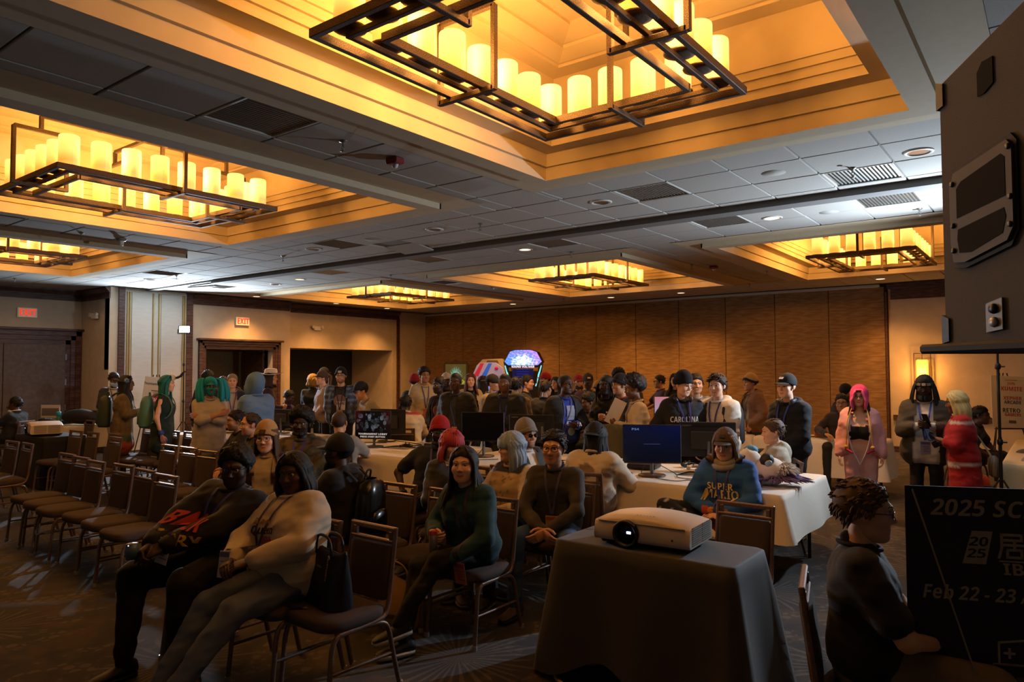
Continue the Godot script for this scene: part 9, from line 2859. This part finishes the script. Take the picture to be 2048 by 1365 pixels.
	for i in 7:
		var row := []
		for k in 14:
			var rr: float = 0.24 * i / 6.0 + 0.001
			var an := TAU * k / 14.0
			var wv: float = 1.0 + 0.25 * cos(an * 5.0)
			row.append(sph(-0.1 + sin(an) * rr * wv, 2.2 + cos(an) * rr * wv) * (head_r(0.0, 2.2, false) + 0.066))
		rows.append(row)
	yp.ring_grid(rows, col("a39a4a").srgb_to_linear(), true, bx2)
	obj("yellow_patch", yp.mesh(), vmat(0.9), P.blue)
	var qx: Transform3D = P.queen.get_meta("head")
	var er := sbegin()
	var pts := []
	for k in 19: pts.append(qx * Vector3(0.083, -0.055 + cos(TAU * k / 18.0) * 0.026, -0.005 + sin(TAU * k / 18.0) * 0.02))
	tube(er, pts, 0.0022, 6)
	tag(obj("hoop_earring", er, mat("c9a24a", 0.25, 0.9)), "gold hoop earring of the woman in the cream sweatshirt", "earring")
	var gx := in_hand(P.hist, "r")
	var g := thing("handheld_gadget", "small blue-grey gadget with two white lights in the hands of the man in black", "gadget", gx.origin + Vector3(-0.02, 0.01, 0.04))
	var gb := sbegin()
	lathe(gb, [Vector2(0.0, -0.05), Vector2(0.03, -0.045), Vector2(0.038, 0.0), Vector2(0.032, 0.04), Vector2(0.0, 0.045)], 16)
	obj("body", gb, mat("3f5a78", 0.3), g)
	for x in [-0.012, 0.014]: obj("indicator_light", box(Vector3(x, 0.035, 0.026), Vector3(0.009, 0.007, 0.006), 0.002), glow("e6ecff", 4.0), g)
	var cx := in_hand(P.lady, "r")
	var cn := thing("drink_can", "slim silver can with a red top in the hand of the woman in teal", "can", cx.origin + Vector3(0.0, -0.02, 0.02))
	var cs := sbegin()
	lathe(cs, [Vector2(0.0, -0.07), Vector2(0.022, -0.068), Vector2(0.027, -0.06), Vector2(0.027, 0.06), Vector2(0.022, 0.07), Vector2(0.0, 0.07)], 18)
	obj("body", cs, mat("aaa59c", 0.3, 0.7), cn)
	cs = sbegin()
	lathe(cs, [Vector2(0.0275, 0.04), Vector2(0.0275, 0.061), Vector2(0.0228, 0.0712), Vector2(0.0, 0.0715)], 18)
	obj("red_band", cs, mat("a8362e", 0.35), cn)
	var sx := in_hand(P.slip, "l")
	tag(obj("paper_slip", box(Vector3.ZERO, Vector3(0.13, 0.002, 0.08)), mat("c9c2ba", 0.7)), "small paper slip in the hands of the man in the rain jacket", "paper")
	get_node("paper_slip").transform = Transform3D(Basis(Vector3.UP, 0.6) * Basis(Vector3.RIGHT, 0.5), sx.origin + Vector3(0.02, 0.03, 0.02))
	var ux := in_hand(P.curly, "l")
	tag(obj("paper_sheet", box(Vector3.ZERO, Vector3(0.15, 0.3, 0.003)), mat("d2ccc4", 0.7)), "folded white paper held by the man in the cream sweater", "paper")
	get_node("paper_sheet").transform = Transform3D(Basis(Vector3.UP, 0.5) * Basis(Vector3.BACK, -0.45), ux.origin + Vector3(0.05, 0.12, -0.02))
	var oc := thing("folded_coat", "olive quilted coat hung over the arm of the man in the cream sweater", "coat", Vector3(ux.origin.x + 0.1, 0, ux.origin.z + 0.14))
	var oa := Acc.new()
	rows = []
	for q in [[0.5, 0.12, 0.06], [0.52, 0.2, 0.1], [0.7, 0.22, 0.11], [0.9, 0.2, 0.1], [1.06, 0.18, 0.09], [1.12, 0.12, 0.06], [1.13, 0.03, 0.02]]:
		var row := []
		for k in 28:
			var an := TAU * k / 28.0
			var wv: float = 1.0 + 0.12 * sin(an * 7.0 + q[0] * 9.0)
			row.append(Vector3(cos(an) * q[1] * wv, q[0], -sin(an) * q[2] * wv))
		rows.append(row)
	oa.ring_grid(rows, col("4f4a33").srgb_to_linear())
	obj("body", oa.mesh(), vmat(0.85), oc)
	tag(obj("orange_paper", box(Vector3.ZERO, Vector3(0.22, 0.26, 0.003)), mat("b0603c", 0.7)), "orange printed paper hanging on the chair back by the balding man", "paper")
	get_node("orange_paper").transform = Transform3D(Basis(Vector3.BACK, 0.1), Vector3(-6.72, 0.76, -4.12))
	write("print", "SALE", 0.05, mat("5a1f14", 0.7), get_node("orange_paper"), Transform3D(Basis(), Vector3(0, 0.07, 0.002)), 0.001).name = "printed_mark"
	var tb := thing("tote_bag", "cream canvas tote bag on the carpet behind the canvas shoes", "bag", Vector3(-3.62, 0, -3.5), 0.3)
	var ta := Acc.new()
	rows = []
	for q in [[0.0, 0.5, 0.5], [0.005, 1.0, 1.0], [0.08, 1.05, 1.05], [0.2, 0.98, 0.8], [0.29, 0.92, 0.5], [0.33, 0.85, 0.22], [0.335, 0.8, 0.1]]:
		var row := []
		for k in 28:
			var an := TAU * k / 28.0
			var wv: float = 1.0 + 0.06 * sin(an * 5.0 + q[0] * 20.0)
			row.append(Vector3(cos(an) * 0.16 * q[1] * wv, q[0] + 0.02 * sin(an * 2.0) * q[0] / 0.3, -sin(an) * 0.1 * q[2] * wv))
		rows.append(row)
	ta.ring_grid(rows, col("a5854e").srgb_to_linear())
	obj("body", ta.mesh(), vmat(0.9), tb)
	for z in [0.03, -0.03]:
		var hd := sbegin()
		tube(hd, smooth_path([Vector3(-0.08, 0.3, z), Vector3(-0.07, 0.42, z * 0.5), Vector3(0.0, 0.45, z * 1.6), Vector3(0.06, 0.4, z), Vector3(0.08, 0.3, z)], 4), 0.012, 6, 0.4)
		obj("handle", hd, mat("a5854e", 0.9), tb)
	obj("printed_band", box(Vector3(0.0, 0.1, 0.107), Vector3(0.2, 0.03, 0.003)), mat("5a3a28", 0.8), tb)
	var hb := thing("handbag", "black handbag with gold chains standing on the foreground chair", "handbag", Vector3(-3.22, 0.474, -2.58), -0.25)
	var ha := Acc.new()
	rows = []
	for q in [[0.0, 0.9, 1.0], [0.005, 1.0, 1.05], [0.15, 1.02, 0.8], [0.27, 1.1, 0.35], [0.285, 1.1, 0.15], [0.286, 1.0, 0.05]]:
		var row := []
		for k in 24:
			var an := TAU * k / 24.0
			row.append(Vector3(signf(cos(an)) * pow(absf(cos(an)), 0.5) * 0.185 * q[1], q[0] + 0.03 * cos(an) * cos(an) * clampf((q[0] - 0.2) * 12.0, 0, 1), -signf(sin(an)) * pow(absf(sin(an)), 0.7) * 0.085 * q[2]))
		rows.append(row)
	ha.ring_grid(rows, col("0c0c0f").srgb_to_linear())
	obj("body", ha.mesh(), vmat(0.5), hb)
	for x in [-0.1, 0.1]:
		var ch := sbegin()
		for k in 9:
			var o := Vector3(x, 0.26 - k * 0.013, 0.055 + k * 0.002)
			bx(ch, o, Vector3(0.009, 0.012, 0.004) if k % 2 else Vector3(0.005, 0.012, 0.008), Transform3D(), 0.002)
		var ey := sbegin()
		lathe(ey, [Vector2(0.008, -0.002), Vector2(0.014, 0.0), Vector2(0.008, 0.002)], 12, Transform3D(Basis(Vector3.RIGHT, PI / 2), Vector3(x, 0.27, 0.05)))
		obj("chain", ch, mat("b5905a", 0.3, 0.9), hb)
		obj("eyelet", ey, mat("d8cdb8", 0.3, 0.8), hb)
	var lp := sbegin()
	for z in [0.035, -0.035]: tube(lp, smooth_path([Vector3(-0.1, 0.26, z), Vector3(-0.07, 0.36, z), Vector3(0.07, 0.36, z), Vector3(0.1, 0.26, z)], 4), 0.008, 6)
	obj("handle", lp, mat("0c0c0f", 0.5), hb)
	obj("name_plate", box(Vector3(0.0, 0.21, 0.062), Vector3(0.05, 0.008, 0.003)), mat("8a857a", 0.3, 0.8), hb)
	var kr := thing("key_ring", "small shiny keys lying on the seat beside the black handbag", "keys", Vector3(-3.3, 0.474, -2.42), 0.4)
	obj("fob", box(Vector3(0, 0.008, 0), Vector3(0.09, 0.014, 0.03), 0.004), mat("151316", 0.5), kr)
	obj("key", box(Vector3(0.06, 0.008, 0.005), Vector3(0.03, 0.006, 0.014), 0.002), mat("b9b4aa", 0.25, 0.9), kr)
	for s in [[P.red, "r", "141416", "black wristwatch on the man in the red knitted cap", "wristwatch"], [P.teal, "r", "1f3f8c", "blue wristband under the long teal wig", "wristband"], [P.hist, "l", "a8865a", "gold bracelet on the man in black", "bracelet"]]:
		var w := in_hand(s[0], s[1])
		var o: Vector3 = w.origin - w.basis.z * 0.1
		var ws2 := sbegin()
		lathe(ws2, [Vector2(0.034, -0.016 if s[4] != "wristband" else -0.05), Vector2(0.04, -0.012), Vector2(0.04, 0.012), Vector2(0.034, 0.016)], 16, Transform3D(Basis(w.basis.x, w.basis.z, -w.basis.y), o))
		tag(obj(s[4], ws2, mat(s[2], 0.5)), s[3], s[4])
	var rx: Transform3D = P.redj.get_meta("chest")
	var rb := thing("shoulder_bag", "small snake-print shoulder bag hanging behind the red jacket", "bag", rx.origin)
	rb.basis = rx.basis
	var ra2 := Acc.new()
	rows = []
	for q in [[-0.62, 0.5], [-0.6, 0.95], [-0.5, 1.0], [-0.43, 0.9], [-0.4, 0.4]]:
		var row := []
		for k in 24: row.append(Vector3(-0.05 + cos(TAU * k / 24.0) * 0.09 * q[1], q[0], -0.26 - sin(TAU * k / 24.0) * 0.05 * q[1]))
		rows.append(row)
	ra2.ring_grid(rows, col("8c7f6c").srgb_to_linear())
	for i in ra2.c.size(): ra2.c[i] = ra2.c[i] * (0.55 if (i * 7) % 5 < 2 else 1.15)
	obj("body", ra2.mesh(), vmat(0.5), rb)
	var rs := sbegin()
	tube(rs, smooth_path([Vector3(-0.05, -0.42, -0.25), Vector3(-0.13, -0.2, -0.15), Vector3(-0.1, 0.02, 0.0), Vector3(-0.02, -0.2, 0.15), Vector3(0.12, -0.42, 0.1)], 4), 0.016, 6, 0.35)
	obj("strap", rs, mat("b59a78", 0.8), rb)
	suit(P.pink)
	var nc := thing("draped_coat", "dark navy coat draped over a seat behind the young man in black", "coat", Vector3(-2.45, 0, -7.55))
	var na := Acc.new()
	rows = []
	for q in [[0.12, 0.27, 0.16], [0.3, 0.27, 0.16], [0.6, 0.24, 0.14], [0.8, 0.21, 0.11], [0.9, 0.17, 0.07], [0.92, 0.05, 0.02]]:
		var row := []
		for k in 30:
			var an := TAU * k / 30.0
			var wv: float = 1.0 + 0.1 * sin(an * 6.0 + q[0] * 5.0) * (1.2 - q[0])
			row.append(Vector3(cos(an) * q[1] * wv, q[0], -sin(an) * q[2] * wv))
		rows.append(row)
	na.ring_grid(rows, col("141a28").srgb_to_linear())
	obj("body", na.mesh(), vmat(0.85), nc)
	make_chair(Vector3(-2.45, 0, -7.5), 2.6, "brown chair under the draped navy coat", "brown banquet chairs at the tables")
func suit(p: Node3D) -> void:
	var xf: Transform3D = p.transform.affine_inverse() * (p.get_meta("chest") as Transform3D)
	var br := Acc.new()
	for y in [-0.16, -0.3]: pass
	var f := Field.new()
	var bones := []
	for sg in [-1.0, 1.0]: bones.append([xf * Vector3(sg * 0.065, -0.2, 0.075), xf * Vector3(sg * 0.07, -0.24, 0.085), 0.083, 0.078, 0.03])
	bones.append([xf * Vector3(-0.07, -0.27, 0.0), xf * Vector3(0.07, -0.27, 0.0), 0.118, 0.118, 0.04])
	f.setup(bones, 0.02)
	f.skin(br, col("0d0d10").srgb_to_linear(), null, func(q: Vector3) -> bool:
		var l := xf.affine_inverse() * q
		return l.y > -0.165 - 0.02 * absf(l.x) * 10.0 + 0.35 * l.x * l.x * 10.0)
	obj("crop_top", br.mesh(), vmat(0.8), p)
	for sg in [-1.0, 1.0]:
		var c := sbegin()
		tube(c, smooth_path([xf * Vector3(sg * 0.075, 0.03, 0.1), xf * Vector3(sg * 0.12, -0.12, 0.17), xf * Vector3(sg * 0.13, -0.3, 0.19), xf * Vector3(sg * 0.135, -0.38, 0.19)], 4), 0.006, 6)
		lathe(c, [Vector2(0.0, -0.024), Vector2(0.018, -0.016), Vector2(0.024, 0.0), Vector2(0.018, 0.016), Vector2(0.0, 0.024)], 12, Transform3D(Basis(), xf * Vector3(sg * 0.135, -0.4, 0.19)))
		obj("pompom_cord", c, mat("c79a3a", 0.9), p)
		var z := sbegin()
		tube(z, smooth_path([xf * Vector3(sg * 0.09, -0.02, 0.11), xf * Vector3(sg * 0.115, -0.22, 0.175), xf * Vector3(sg * 0.08, -0.42, 0.16), xf * Vector3(sg * 0.005, -0.6, 0.15)], 4), 0.008, 6)
		obj("zip_edge", z, mat("cfc6c8", 0.5), p)
		var k := sbegin()
		tube(k, [xf * Vector3(sg * 0.07, -0.47, 0.165), xf * Vector3(sg * 0.15, -0.43, 0.14)], 0.013, 6)
		obj("pocket_trim", k, mat("b4285c", 0.85), p)
